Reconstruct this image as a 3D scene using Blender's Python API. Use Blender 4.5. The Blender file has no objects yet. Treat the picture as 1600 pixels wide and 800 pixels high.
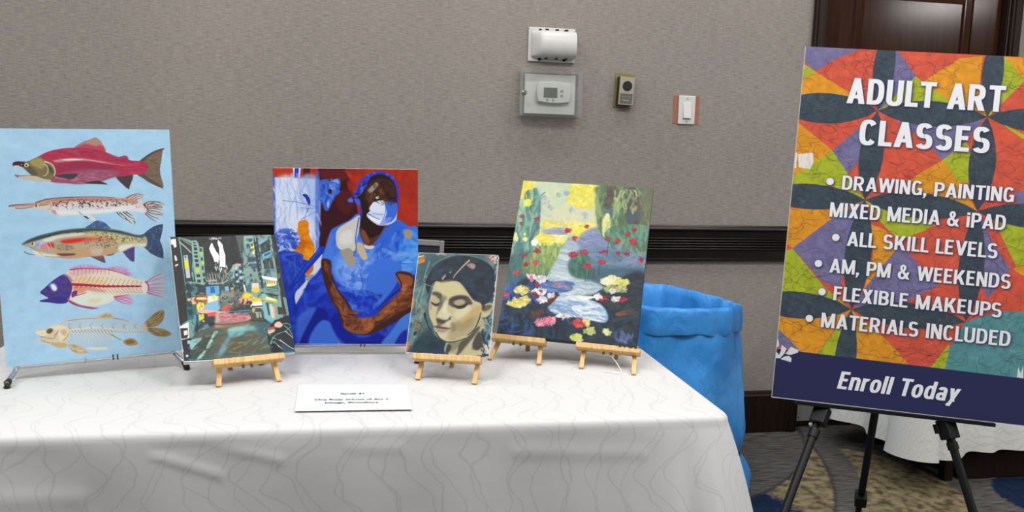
import bpy, bmesh, math, random, json
import numpy as np
from mathutils import Vector, Matrix, noise
# ------------------------------------------------------------------ scene basics
SC = bpy.context.scene
COL = SC.collection
PI = math.pi
def R(d): return math.radians(d)

# camera -----------------------------------------------------------------
CAM_F, CAM_PITCH, CAM_YAW, CAM_ROLL = (1278.071, 0.130079, -0.186934, 0.027615)      # focal length in pixels of the 1600 px frame, radians
CAM_POS = Vector((0.0, -3.1962, 1.1974))
fw = Vector((-math.sin(CAM_YAW), math.cos(CAM_YAW), 0)); rt = Vector((math.cos(CAM_YAW), math.sin(CAM_YAW), 0)); up = Vector((0, 0, 1))
f2 = fw*math.cos(CAM_PITCH) - up*math.sin(CAM_PITCH); u2 = up*math.cos(CAM_PITCH) + fw*math.sin(CAM_PITCH)
r3 = rt*math.cos(CAM_ROLL) + u2*math.sin(CAM_ROLL); u3 = u2*math.cos(CAM_ROLL) - rt*math.sin(CAM_ROLL)
cam = bpy.data.cameras.new('camera'); camo = bpy.data.objects.new('camera', cam); COL.objects.link(camo)
cam.sensor_width = 36.0; cam.lens = 36.0*CAM_F/1600; cam.clip_start = .05
mw = Matrix((r3, u3, -f2)).transposed().to_4x4(); mw.translation = CAM_POS; camo.matrix_world = mw
SC.camera = camo

# light ------------------------------------------------------------------
SC.view_settings.view_transform = 'Standard'; SC.view_settings.look = 'None'
SC.view_settings.gamma = 1; SC.view_settings.exposure = EXPOSURE = 0.0
SC.view_settings.use_curve_mapping = False
w = bpy.data.worlds.new('world'); SC.world = w; w.use_nodes = True
bg = w.node_tree.nodes['Background']; bg.inputs[0].default_value = (1.0, .99, .98, 1); bg.inputs[1].default_value = .19
CEIL = 3.0
def ceiling_lamp(x, y, power, size=.6, z=CEIL-.02, spread=PI):
    l = bpy.data.lights.new('ceiling_lamp', 'AREA'); l.shape = 'DISK'; l.size = size; l.energy = power; l.color = (1, .985, .965); l.spread = spread
    o = bpy.data.objects.new('ceiling_lamp', l); COL.objects.link(o); o.location = (x, y, z)
for x, y, p in ((-1.9, -.7, 11), (-.5, -.7, 12.5), (.9, -.7, 13.5), (2.3, -.75, 11), (-1.9, -2.35, 30), (-.5, -2.35, 32), (.9, -2.35, 33), (2.4, -2.35, 26), (4.2, -3.0, 30), (6.6, -5.4, 110), (.2, -4.8, 8), (2.8, -4.8, 44)):
    ceiling_lamp(x, y, p)

# ------------------------------------------------------------------ colours and materials
def s2l(c):
    c = c/255.0 if c > 1.0 or isinstance(c, int) else c
    return c/12.92 if c <= .04045 else ((c+.055)/1.055)**2.4
def rgb(h, g=1.0): return tuple(s2l(int(h[i:i+2], 16))*g for i in (0, 2, 4)) + (1.0,)
def mat(name, col, rough=.5, metal=0.0, var=.06, scale=30, bump=0, bscale=120, spec=.5, coat=0, stretch=(1, 1, 1)):
    m = bpy.data.materials.new(name); m.use_nodes = True; nt = m.node_tree; b = nt.nodes['Principled BSDF']
    b.inputs['Roughness'].default_value = rough; b.inputs['Metallic'].default_value = metal
    b.inputs['Specular IOR Level'].default_value = spec; b.inputs['Coat Weight'].default_value = coat
    c = rgb(col) if isinstance(col, str) else col
    tc = nt.nodes.new('ShaderNodeTexCoord'); mp = nt.nodes.new('ShaderNodeMapping'); mp.inputs['Scale'].default_value = stretch
    n = nt.nodes.new('ShaderNodeTexNoise'); n.inputs['Scale'].default_value = scale; n.inputs['Detail'].default_value = 3
    nt.links.new(tc.outputs['Object'], mp.inputs['Vector']); nt.links.new(mp.outputs[0], n.inputs['Vector'])
    rp = nt.nodes.new('ShaderNodeValToRGB'); rp.color_ramp.elements[0].position = .3; rp.color_ramp.elements[1].position = .7
    rp.color_ramp.elements[0].color = tuple(v*(1-var) for v in c[:3])+(1,); rp.color_ramp.elements[1].color = tuple(min(1, v*(1+var)) for v in c[:3])+(1,)
    nt.links.new(n.outputs['Fac'], rp.inputs[0]); nt.links.new(rp.outputs[0], b.inputs['Base Color'])
    if bump:
        n2 = nt.nodes.new('ShaderNodeTexNoise'); n2.inputs['Scale'].default_value = bscale; n2.inputs['Detail'].default_value = 4
        nt.links.new(mp.outputs[0], n2.inputs['Vector'])
        bp = nt.nodes.new('ShaderNodeBump'); bp.inputs['Strength'].default_value = bump; bp.inputs['Distance'].default_value = .003
        nt.links.new(n2.outputs['Fac'], bp.inputs['Height']); nt.links.new(bp.outputs[0], b.inputs['Normal'])
    return m
def node(nt, t, **kw):
    n = nt.nodes.new(t)
    for k, v in kw.items():
        if k.startswith('i_'): n.inputs[k[2:]].default_value = v
        elif isinstance(v, tuple) and k == 'ins':
            for i, x in enumerate(v):
                if x is not None: n.inputs[i].default_value = x
        else: setattr(n, k, v)
    return n
def math_n(nt, op, a, b=None, clamp=False):
    n = nt.nodes.new('ShaderNodeMath'); n.operation = op; n.use_clamp = clamp
    for i, x in enumerate((a, b)):
        if x is None: continue
        if isinstance(x, (int, float)): n.inputs[i].default_value = x
        else: nt.links.new(x, n.inputs[i])
    return n.outputs[0]
def mix_n(nt, fac, a, b):
    n = nt.nodes.new('ShaderNodeMix'); n.data_type = 'RGBA'
    for s, x in ((0, fac), (6, a), (7, b)):
        if isinstance(x, (int, float, tuple)): n.inputs[s].default_value = x
        else: nt.links.new(x, n.inputs[s])
    return n.outputs[2]

def wall_material():
    m = bpy.data.materials.new('woven_wallcovering'); m.use_nodes = True; nt = m.node_tree; b = nt.nodes['Principled BSDF']
    tc = node(nt, 'ShaderNodeTexCoord'); L = nt.links.new
    def streak(sx, sz, sc, det=4):
        mp = node(nt, 'ShaderNodeMapping'); mp.inputs['Scale'].default_value = (sx, 1, sz); L(tc.outputs['Object'], mp.inputs[0])
        n = node(nt, 'ShaderNodeTexNoise'); n.inputs['Scale'].default_value = sc; n.inputs['Detail'].default_value = det; L(mp.outputs[0], n.inputs['Vector']); return n.outputs['Fac']
    a = streak(9, 110, 3.2); c = streak(34, 260, 2.4, 2); d = streak(1, 1, 1.3, 2); e = streak(60, 8, 2.5, 2)
    s = math_n(nt, 'ADD', math_n(nt, 'MULTIPLY', a, .45), math_n(nt, 'ADD', math_n(nt, 'MULTIPLY', c, .30), math_n(nt, 'ADD', math_n(nt, 'MULTIPLY', d, .15), math_n(nt, 'MULTIPLY', e, .10))))
    r = node(nt, 'ShaderNodeValToRGB'); L(s, r.inputs[0])
    r.color_ramp.elements[0].position = .36; r.color_ramp.elements[0].color = rgb('736c67'); r.color_ramp.elements[1].position = .64; r.color_ramp.elements[1].color = rgb('a0988f')
    el = r.color_ramp.elements.new(.5); el.color = rgb('8b847e')
    L(r.outputs[0], b.inputs['Base Color']); b.inputs['Roughness'].default_value = .75; b.inputs['Specular IOR Level'].default_value = .25
    bp = node(nt, 'ShaderNodeBump'); bp.inputs['Strength'].default_value = .25; bp.inputs['Distance'].default_value = .002; L(s, bp.inputs['Height']); L(bp.outputs[0], b.inputs['Normal'])
    return m

def carpet_material():
    m = bpy.data.materials.new('patterned_carpet'); m.use_nodes = True; nt = m.node_tree; b = nt.nodes['Principled BSDF']; L = nt.links.new
    tc = node(nt, 'ShaderNodeTexCoord'); sep = node(nt, 'ShaderNodeSeparateXYZ'); L(tc.outputs['Object'], sep.inputs[0])
    wob = node(nt, 'ShaderNodeTexNoise'); wob.inputs['Scale'].default_value = 60; wob.inputs['Detail'].default_value = 3; L(tc.outputs['Object'], wob.inputs['Vector'])
    wv = math_n(nt, 'MULTIPLY', math_n(nt, 'SUBTRACT', wob.outputs['Fac'], .5), .05)
    def circ(cx, cy, r, rag=.3):      # 1 inside
        dx = math_n(nt, 'SUBTRACT', sep.outputs[0], cx); dy = math_n(nt, 'SUBTRACT', sep.outputs[1], cy)
        d = math_n(nt, 'SQRT', math_n(nt, 'ADD', math_n(nt, 'MULTIPLY', dx, dx), math_n(nt, 'MULTIPLY', dy, dy)))
        d = math_n(nt, 'SUBTRACT', math_n(nt, 'ADD', d, math_n(nt, 'MULTIPLY', wv, rag)), r)
        return d
    def inside(d, soft=.006): return math_n(nt, 'ADD', math_n(nt, 'MULTIPLY', d, -.5/soft), .5, True)
    def edge(d, wd=.012): return math_n(nt, 'SUBTRACT', 1.0, math_n(nt, 'DIVIDE', math_n(nt, 'ABSOLUTE', d), wd), True)
    mp = node(nt, 'ShaderNodeMapping'); mp.inputs['Scale'].default_value = (6, 60, 1); L(tc.outputs['Object'], mp.inputs[0])
    st = node(nt, 'ShaderNodeTexNoise'); st.inputs['Scale'].default_value = 2.2; st.inputs['Detail'].default_value = 5; L(mp.outputs[0], st.inputs['Vector'])
    gr = node(nt, 'ShaderNodeValToRGB'); L(st.outputs['Fac'], gr.inputs[0])
    gr.color_ramp.elements[0].position = .3; gr.color_ramp.elements[0].color = rgb('34312f'); gr.color_ramp.elements[1].position = .7; gr.color_ramp.elements[1].color = rgb('6b6966')
    sp = node(nt, 'ShaderNodeTexNoise'); sp.inputs['Scale'].default_value = 26; sp.inputs['Detail'].default_value = 6; L(tc.outputs['Object'], sp.inputs['Vector'])
    be = node(nt, 'ShaderNodeValToRGB'); L(sp.outputs['Fac'], be.inputs[0])
    be.color_ramp.elements[0].position = .36; be.color_ramp.elements[0].color = rgb('4c4434'); be.color_ramp.elements[1].position = .6; be.color_ramp.elements[1].color = rgb('8c7f62')
    na = node(nt, 'ShaderNodeValToRGB'); L(sp.outputs['Fac'], na.inputs[0])
    na.color_ramp.elements[0].position = .3; na.color_ramp.elements[0].color = rgb('101c33'); na.color_ramp.elements[1].position = .75; na.color_ramp.elements[1].color = rgb('1c2c49')
    a1 = circ(.878, .33, 1.093, .15); a2 = circ(-.02, .292, 1.95, .3); a3 = circ(.783, -.007, 1.205, .3); a4 = circ(1.752, -.59, .421, .3); nl = circ(1.18, -.75, .295, 2.2); nr = circ(2.52, -.80, .24, .8)
    c = mix_n(nt, inside(a4), gr.outputs[0], be.outputs[0])          # far grey, with the big beige leaf
    c = mix_n(nt, inside(nr), c, na.outputs[0])
    c = mix_n(nt, inside(a3), c, gr.outputs[0])                        # grey band
    c = mix_n(nt, inside(a2), c, be.outputs[0])                        # small beige leaf
    c = mix_n(nt, inside(nl, .02), c, na.outputs[0])
    c = mix_n(nt, inside(a1), c, gr.outputs[0])                        # grey swoosh by the wall
    e = math_n(nt, 'MAXIMUM', math_n(nt, 'MULTIPLY', edge(a1), .8), math_n(nt, 'MULTIPLY', edge(a2), .7))
    c = mix_n(nt, e, c, rgb('26272e'))
    L(c, b.inputs['Base Color']); b.inputs['Roughness'].default_value = .95; b.inputs['Specular IOR Level'].default_value = .1
    bp = node(nt, 'ShaderNodeBump'); bp.inputs['Strength'].default_value = .5; bp.inputs['Distance'].default_value = .004
    fn = node(nt, 'ShaderNodeTexNoise'); fn.inputs['Scale'].default_value = 220; L(tc.outputs['Object'], fn.inputs['Vector']); L(fn.outputs['Fac'], bp.inputs['Height']); L(bp.outputs[0], b.inputs['Normal'])
    return m

def cloth_material(name, base, line, sx=.052, amp=1.0, axis=0):
    # damask cloth: tone-on-tone wandering lines woven along the cloth's own length (its UV map, in metres)
    m = bpy.data.materials.new(name); m.use_nodes = True; nt = m.node_tree; b = nt.nodes['Principled BSDF']; L = nt.links.new
    uv = node(nt, 'ShaderNodeUVMap'); uv.uv_map = 'weave'; sep = node(nt, 'ShaderNodeSeparateXYZ'); L(uv.outputs[0], sep.inputs[0])
    U, V = sep.outputs[axis], sep.outputs[1-axis]
    n1 = node(nt, 'ShaderNodeTexNoise'); n1.inputs['Scale'].default_value = 1; n1.inputs['Detail'].default_value = 1
    def warp(su, sv, amt, off):
        cb = node(nt, 'ShaderNodeCombineXYZ'); L(math_n(nt, 'MULTIPLY', U, su), cb.inputs[0]); L(math_n(nt, 'ADD', math_n(nt, 'MULTIPLY', V, sv), off), cb.inputs[1])
        n = node(nt, 'ShaderNodeTexNoise'); n.inputs['Scale'].default_value = 1; n.inputs['Detail'].default_value = 1; L(cb.outputs[0], n.inputs['Vector'])
        return math_n(nt, 'MULTIPLY', math_n(nt, 'SUBTRACT', n.outputs['Fac'], .5), amt)
    ph = warp(7, .6, 9, 3)
    wav = math_n(nt, 'MULTIPLY', math_n(nt, 'SINE', math_n(nt, 'ADD', math_n(nt, 'MULTIPLY', V, 44), ph)), .016*amp)
    def lines(spacing, off):
        x = math_n(nt, 'ADD', math_n(nt, 'ADD', U, wav), math_n(nt, 'ADD', warp(3, 8, .15*amp, off), warp(9, 26, .03*amp, off+5)))
        fr = math_n(nt, 'FRACT', math_n(nt, 'ADD', math_n(nt, 'DIVIDE', x, spacing), off))
        d = math_n(nt, 'MULTIPLY', math_n(nt, 'ABSOLUTE', math_n(nt, 'SUBTRACT', fr, .5)), spacing)
        return math_n(nt, 'SUBTRACT', 1.0, math_n(nt, 'DIVIDE', d, .0029), True)
    ln = math_n(nt, 'MAXIMUM', lines(sx, .1), lines(sx*1.37, 7.3))
    L(mix_n(nt, math_n(nt, 'MULTIPLY', ln, .8), rgb(base), rgb(line)), b.inputs['Base Color'])
    L(math_n(nt, 'SUBTRACT', .62, math_n(nt, 'MULTIPLY', ln, .12)), b.inputs['Roughness'])
    b.inputs['Specular IOR Level'].default_value = .3; b.inputs['Sheen Weight'].default_value = .1
    tc = node(nt, 'ShaderNodeTexCoord'); n3 = node(nt, 'ShaderNodeTexNoise'); n3.inputs['Scale'].default_value = 9; n3.inputs['Detail'].default_value = 4; L(tc.outputs['Object'], n3.inputs['Vector'])
    bp = node(nt, 'ShaderNodeBump'); bp.inputs['Strength'].default_value = .12; bp.inputs['Distance'].default_value = .012; L(n3.outputs['Fac'], bp.inputs['Height']); L(bp.outputs[0], b.inputs['Normal'])
    return m

def paint_material(name, rough=.5, relief=.25, gain=1.0):
    m = bpy.data.materials.new(name); m.use_nodes = True; nt = m.node_tree; b = nt.nodes['Principled BSDF']; L = nt.links.new
    at = node(nt, 'ShaderNodeAttribute'); at.attribute_name = 'pigment'
    tc = node(nt, 'ShaderNodeTexCoord'); n = node(nt, 'ShaderNodeTexNoise'); n.inputs['Scale'].default_value = 420; n.inputs['Detail'].default_value = 2; L(tc.outputs['Object'], n.inputs['Vector'])
    mx = node(nt, 'ShaderNodeMix'); mx.data_type = 'RGBA'; mx.blend_type = 'MULTIPLY'; mx.inputs[0].default_value = .10
    L(at.outputs['Color'], mx.inputs[6]); L(n.outputs['Color'], mx.inputs[7]); L(mx.outputs[2], b.inputs['Base Color'])
    b.inputs['Roughness'].default_value = rough; b.inputs['Specular IOR Level'].default_value = .2
    if relief:
        bp = node(nt, 'ShaderNodeBump'); bp.inputs['Strength'].default_value = relief; bp.inputs['Distance'].default_value = .0015
        L(math_n(nt, 'ADD', at.outputs['Fac'], math_n(nt, 'MULTIPLY', n.outputs['Fac'], .3)), bp.inputs['Height']); L(bp.outputs[0], b.inputs['Normal'])
    return m

def wood_material(name, c1, c2, rough=.45, scale=6, stretch=(14, 14, 1), coat=0.0, spec=.5, grain=.06):
    m = mat(name, c1, rough, 0, .1, scale, grain, 160, spec, coat, stretch)
    rp = [n for n in m.node_tree.nodes if n.type == 'VALTORGB'][0]
    rp.color_ramp.elements[0].color = rgb(c1); rp.color_ramp.elements[1].color = rgb(c2); return m

M = {}
M['wall'] = wall_material(); M['carpet'] = carpet_material()
M['dark_wood'] = wood_material('dark_stained_wood', '0d0908', '1b1310', .26, spec=.3)
M['door_wood'] = wood_material('dark_varnished_door', '2a150b', '371f12', .13, 5, (16, 16, 1.2), spec=.24, grain=.02)
M['base_wood'] = wood_material('dark_brown_wood', '170d09', '26160f', .42, spec=.25)
M['pine'] = wood_material('raw_pine', 'c49a62', 'dab981', .6, 4, (60, 8, 8), spec=.3)
M['pine_shade'] = wood_material('shaded_pine', 'b98c55', 'cfa46c', .6, 4, (60, 8, 8), spec=.3)  # darker copy of the pine: shade put into the rear legs' colour
M['steel'] = mat('polished_steel_tube', 'c4c4c4', .22, 1.0, .03)
M['kick'] = mat('brushed_kick_plate', 'a2a3a3', .45, .25, .06, 80, .05, 200)
M['rubber'] = mat('black_rubber', '141414', .6, 0, .1)
M['black_metal'] = mat('black_coated_metal', '0d0d0e', .45, 0, .1, spec=.25)
M['plastic_white'] = mat('white_plastic', 'c9c9c4', .35, 0, .02)
M['plastic_cream'] = mat('ivory_plastic', 'c4c4bd', .38, 0, .02)
M['paper'] = mat('white_paper', 'd3d6d9', .7, 0, .015, 60)
M['ink'] = mat('black_ink', '2a2c30', .6, 0, .05)
M['canvas_white'] = mat('primed_canvas_edge', 'd4d6d4', .7, 0, .05, 120, .2, 400)
M['canvas_dark'] = mat('painted_dark_canvas_edge', '22262e', .6, 0, .2, 60, .2, 400)
M['canvas_blue'] = mat('painted_blue_canvas_edge', '8fb4d4', .6, 0, .08, 60, .2, 400)
M['brass'] = mat('aged_brass', '8a7f4e', .4, .55, .1)
M['champagne'] = mat('champagne_metal', 'a79f90', .38, .45, .05)
M['dark_panel'] = mat('dark_panel', '1d1a17', .45, 0, .1)
M['grey_plate'] = mat('grey_engraved_plate', '5e5c56', .45, .2, .08)
M['lcd'] = mat('grey_green_display', '5d625c', .25, 0, .06)
M['button'] = mat('grey_rubber_button', '8f918c', .5, 0, .05)
M['hole'] = mat('black_recess', '0b0b0b', .8, 0, .1)
M['terracotta'] = mat('bare_terracotta_paint', '97634c', .8, 0, .1, 40)
M['silver_frame'] = mat('satin_silver_frame', '858585', .4, .25, .04)
M['navy_panel'] = mat('navy_felt_backing', '0c0e1e', .7, 0, .12)
M['foam_white'] = mat('white_foam_board', 'e4e5e8', .6, 0, .02)
M['letter'] = mat('white_printed_lettering', 'dcdee3', .45, 0, .01)
M['cord'] = mat('white_cord', 'ece9e0', .6, 0, .04)
M['tabletop'] = mat('grey_laminate', '8c8a86', .5, 0, .05)
M['cloth'] = cloth_material('white_damask_cloth', 'bebebe', 'aeaeae')
M['cloth_far'] = cloth_material('white_wave_cloth', 'dcdcd8', 'c2c2be', .03, .8, 1)
def bag_material():
    m = bpy.data.materials.new('blue_polythene'); m.use_nodes = True; nt = m.node_tree; b = nt.nodes['Principled BSDF']; L = nt.links.new
    tc = node(nt, 'ShaderNodeTexCoord'); n = node(nt, 'ShaderNodeTexNoise'); n.inputs['Scale'].default_value = 5; n.inputs['Detail'].default_value = 4; L(tc.outputs['Object'], n.inputs['Vector'])
    r = node(nt, 'ShaderNodeValToRGB'); r.color_ramp.elements[0].position = .3; r.color_ramp.elements[0].color = rgb('2277c4'); r.color_ramp.elements[1].position = .72; r.color_ramp.elements[1].color = rgb('4fa4ee'); L(n.outputs['Fac'], r.inputs[0]); L(r.outputs[0], b.inputs['Base Color'])
    b.inputs['Roughness'].default_value = .38; b.inputs['Specular IOR Level'].default_value = .35; b.inputs['Subsurface Weight'].default_value = 0
    mp = node(nt, 'ShaderNodeMapping'); mp.inputs['Scale'].default_value = (1, 1, .45); L(tc.outputs['Object'], mp.inputs[0])
    n2 = node(nt, 'ShaderNodeTexNoise'); n2.inputs['Scale'].default_value = 13; n2.inputs['Detail'].default_value = 6; n2.inputs['Distortion'].default_value = 1.2; L(mp.outputs[0], n2.inputs['Vector'])
    bp = node(nt, 'ShaderNodeBump'); bp.inputs['Strength'].default_value = .75; bp.inputs['Distance'].default_value = .014; L(n2.outputs['Fac'], bp.inputs['Height']); L(bp.outputs[0], b.inputs['Normal'])
    return m
M['bag'] = bag_material()
def clear_material():
    m = bpy.data.materials.new('clear_acrylic'); m.use_nodes = True; nt = m.node_tree; b = nt.nodes['Principled BSDF']; out = nt.nodes['Material Output']
    b.inputs['Base Color'].default_value = (.75, .76, .76, 1); b.inputs['Roughness'].default_value = .12
    tr = node(nt, 'ShaderNodeBsdfTransparent'); tr.inputs[0].default_value = (.975, .98, .98, 1); mx = node(nt, 'ShaderNodeMixShader')
    tc = node(nt, 'ShaderNodeTexCoord'); n = node(nt, 'ShaderNodeTexNoise'); n.inputs['Scale'].default_value = 30; nt.links.new(tc.outputs['Object'], n.inputs['Vector'])
    fr = node(nt, 'ShaderNodeFresnel'); fr.inputs[0].default_value = 1.35
    f = math_n(nt, 'ADD', math_n(nt, 'MULTIPLY', fr.outputs[0], .55), math_n(nt, 'MULTIPLY', n.outputs['Fac'], .05))
    nt.links.new(f, mx.inputs[0]); nt.links.new(tr.outputs[0], mx.inputs[1]); nt.links.new(b.outputs[0], mx.inputs[2]); nt.links.new(mx.outputs[0], out.inputs[0])
    return m
M['clear'] = clear_material()

# ------------------------------------------------------------------ mesh helpers
class MB:
    def __init__(s): s.v = []; s.f = []
    def add(s, vs, fs):
        k = len(s.v); s.v += [tuple(v) for v in vs]; s.f += [tuple(i+k for i in f) for f in fs]; return s
    def box(s, x0, x1, y0, y1, z0, z1, frame=None, bev=0):
        if bev:
            b = bev; bm = bmesh.new(); bmesh.ops.create_cube(bm, size=1)
            for v in bm.verts: v.co = Vector((x0+(v.co.x+.5)*(x1-x0), y0+(v.co.y+.5)*(y1-y0), z0+(v.co.z+.5)*(z1-z0)))
            bmesh.ops.bevel(bm, geom=list(bm.edges), offset=b, segments=2, affect='EDGES', profile=.5)
            bm.verts.ensure_lookup_table(); vs = [v.co.copy() for v in bm.verts]; fs = [[v.index for v in f.verts] for f in bm.faces]; bm.free()
        else:
            vs = [Vector((x, y, z)) for z in (z0, z1) for y in (y0, y1) for x in (x0, x1)]
            fs = [(0, 2, 3, 1), (4, 5, 7, 6), (0, 1, 5, 4), (2, 6, 7, 3), (0, 4, 6, 2), (1, 3, 7, 5)]
        if frame: vs = [frame @ v for v in vs]
        return s.add(vs, fs)
    def tube(s, pts, r, n=10, sq=False, cap=True, frame=None, side=None):
        pts = [Vector(p) for p in pts]; rings = []
        for i, p in enumerate(pts):
            d = (pts[min(i+1, len(pts)-1)]-pts[max(i-1, 0)]).normalized()
            a = (Vector(side) if side else (Vector((0, 0, 1)) if abs(d.z) < .9 else Vector((1, 0, 0))))
            a = (a-d*a.dot(d)).normalized(); b = d.cross(a)
            rr = r[i] if isinstance(r, (list, tuple)) and not sq else r
            if sq:
                hw, hd = r if isinstance(r, tuple) else (r, r)
                rings.append([p+a*hw*q+b*hd*t for q, t in ((1, 1), (-1, 1), (-1, -1), (1, -1))])
            else: rings.append([p+(a*math.cos(2*PI*k/n)+b*math.sin(2*PI*k/n))*rr for k in range(n)])
        m = len(rings[0]); vs = [v for g in rings for v in g]
        if frame: vs = [frame @ v for v in vs]
        fs = [(i*m+k, i*m+(k+1) % m, (i+1)*m+(k+1) % m, (i+1)*m+k) for i in range(len(rings)-1) for k in range(m)]
        if cap: fs += [tuple(range(m))[::-1], tuple((len(rings)-1)*m+k for k in range(m))]
        return s.add(vs, fs)
    def lathe(s, prof, n=24, frame=None):
        vs = []; fs = []
        for r, z in prof: vs += [Vector((r*math.cos(2*PI*k/n), r*math.sin(2*PI*k/n), z)) for k in range(n)]
        for i in range(len(prof)-1): fs += [(i*n+k, i*n+(k+1) % n, (i+1)*n+(k+1) % n, (i+1)*n+k) for k in range(n)]
        fs += [tuple(range(n))[::-1], tuple((len(prof)-1)*n+k for k in range(n))]
        if frame: vs = [frame @ v for v in vs]
        return s.add(vs, fs)
    def extrude_x(s, prof, x0, x1, frame=None):      # prof: closed list of (y, z)
        n = len(prof); vs = [Vector((x0, y, z)) for y, z in prof]+[Vector((x1, y, z)) for y, z in prof]
        if frame: vs = [frame @ v for v in vs]
        return s.add(vs, [(k, (k+1) % n, n+(k+1) % n, n+k) for k in range(n)]+[tuple(range(n))[::-1], tuple(range(n, 2*n))])
    def build(s, name, m, parent=None, smooth=False, angle=35):
        me = bpy.data.meshes.new(name); me.from_pydata(s.v, [], s.f); me.materials.append(m)
        bm = bmesh.new(); bm.from_mesh(me); bmesh.ops.recalc_face_normals(bm, faces=bm.faces); bm.to_mesh(me); bm.free()
        if smooth:
            me.polygons.foreach_set('use_smooth', [True]*len(me.polygons)); me.set_sharp_from_angle(angle=R(angle))
        o = bpy.data.objects.new(name, me); COL.objects.link(o)
        if parent: o.parent = parent; o.matrix_parent_inverse = parent.matrix_world.inverted()
        return o
def tag(o, label, cat, group=None):
    o['label'] = label; o['category'] = cat
    if group: o['group'] = group
    return o
def thing(name, label, cat, loc, group=None, frame=None):
    o = bpy.data.objects.new(name, None); COL.objects.link(o); o.empty_display_size = .05
    o.matrix_world = frame if frame is not None else Matrix.Translation(loc); return tag(o, label, cat, group)
def struct(o): o['kind'] = 'structure'; return o
def lerp(a, b, t): return Vector(a)*(1-t)+Vector(b)*t
def board_frame(cx, cy, hz, yaw, lean, roll, W, H):
    # x to the right along the lower edge, y up the board, z out of its face towards the viewer; origin at the middle of the lower edge
    rx = Vector((math.cos(yaw), math.sin(yaw), 0)); nb = Vector((-math.sin(yaw), math.cos(yaw), 0))
    u = Vector((0, 0, 1))*math.cos(lean)+nb*math.sin(lean)
    x2 = rx*math.cos(roll)+u*math.sin(roll); y2 = u*math.cos(roll)-rx*math.sin(roll); z2 = x2.cross(y2)
    m = Matrix((x2, y2, z2)).transposed().to_4x4(); m.translation = Vector((cx, cy, hz)); return m

# ------------------------------------------------------------------ picture painting
def hexc(h): return np.array([int(h[i:i+2],16) for i in (0,2,4)],np.float32)/255
def smooth_loop(p, closed=True, sub=5):
    p=np.asarray(p,float); n=len(p)
    if n<3: return p
    out=[]
    rng=range(n) if closed else range(n-1)
    for i in rng:
        if closed: a,b,c,d=p[(i-1)%n],p[i],p[(i+1)%n],p[(i+2)%n]
        else: a,b,c,d=p[max(i-1,0)],p[i],p[i+1],p[min(i+2,n-1)]
        for t in np.arange(sub)/sub:
            out.append(.5*((2*b)+(c-a)*t+(2*a-5*b+4*c-d)*t*t+(3*b-a-3*c+d)*t**3))
    if not closed: out.append(p[-1])
    return np.array(out)
def inside(p,X,Y):
    m=np.zeros(X.shape,bool); q=np.roll(p,-1,0)
    for (x0,y0),(x1,y1) in zip(p,q):
        if y0==y1: continue
        c=((y0>Y)!=(y1>Y)); m^=c&(X<(x1-x0)*(Y-y0)/(y1-y0)+x0)
    return m
def blur(a,r):
    r=int(round(r))
    if r<1: return a
    for _ in range(2):
        for ax in (0,1):
            pad=[(0,0)]*a.ndim; pad[ax]=(r+1,r)
            c=np.cumsum(np.pad(a,pad,mode='edge'),axis=ax,dtype=np.float64)
            n=a.shape[ax]; k=2*r+1
            a=((np.take(c,range(k,k+n),axis=ax)-np.take(c,range(0,n),axis=ax))/k).astype(np.float32)
    return a
def vnoise(h,w,cell,seed):
    r=np.random.RandomState(seed); cell=max(cell,1.01)
    gy,gx=int(h/cell)+3,int(w/cell)+3; g=r.rand(gy,gx).astype(np.float32)
    y=np.arange(h)/cell; x=np.arange(w)/cell; iy=y.astype(int); ix=x.astype(int)
    fy=(y-iy)[:,None]; fx=(x-ix)[None]; fy=fy*fy*(3-2*fy); fx=fx*fx*(3-2*fx)
    a=g[iy][:,ix]; b=g[iy][:,ix+1]; c=g[iy+1][:,ix]; d=g[iy+1][:,ix+1]
    return (a*(1-fx)+b*fx)*(1-fy)+(c*(1-fx)+d*fx)*fy
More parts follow.
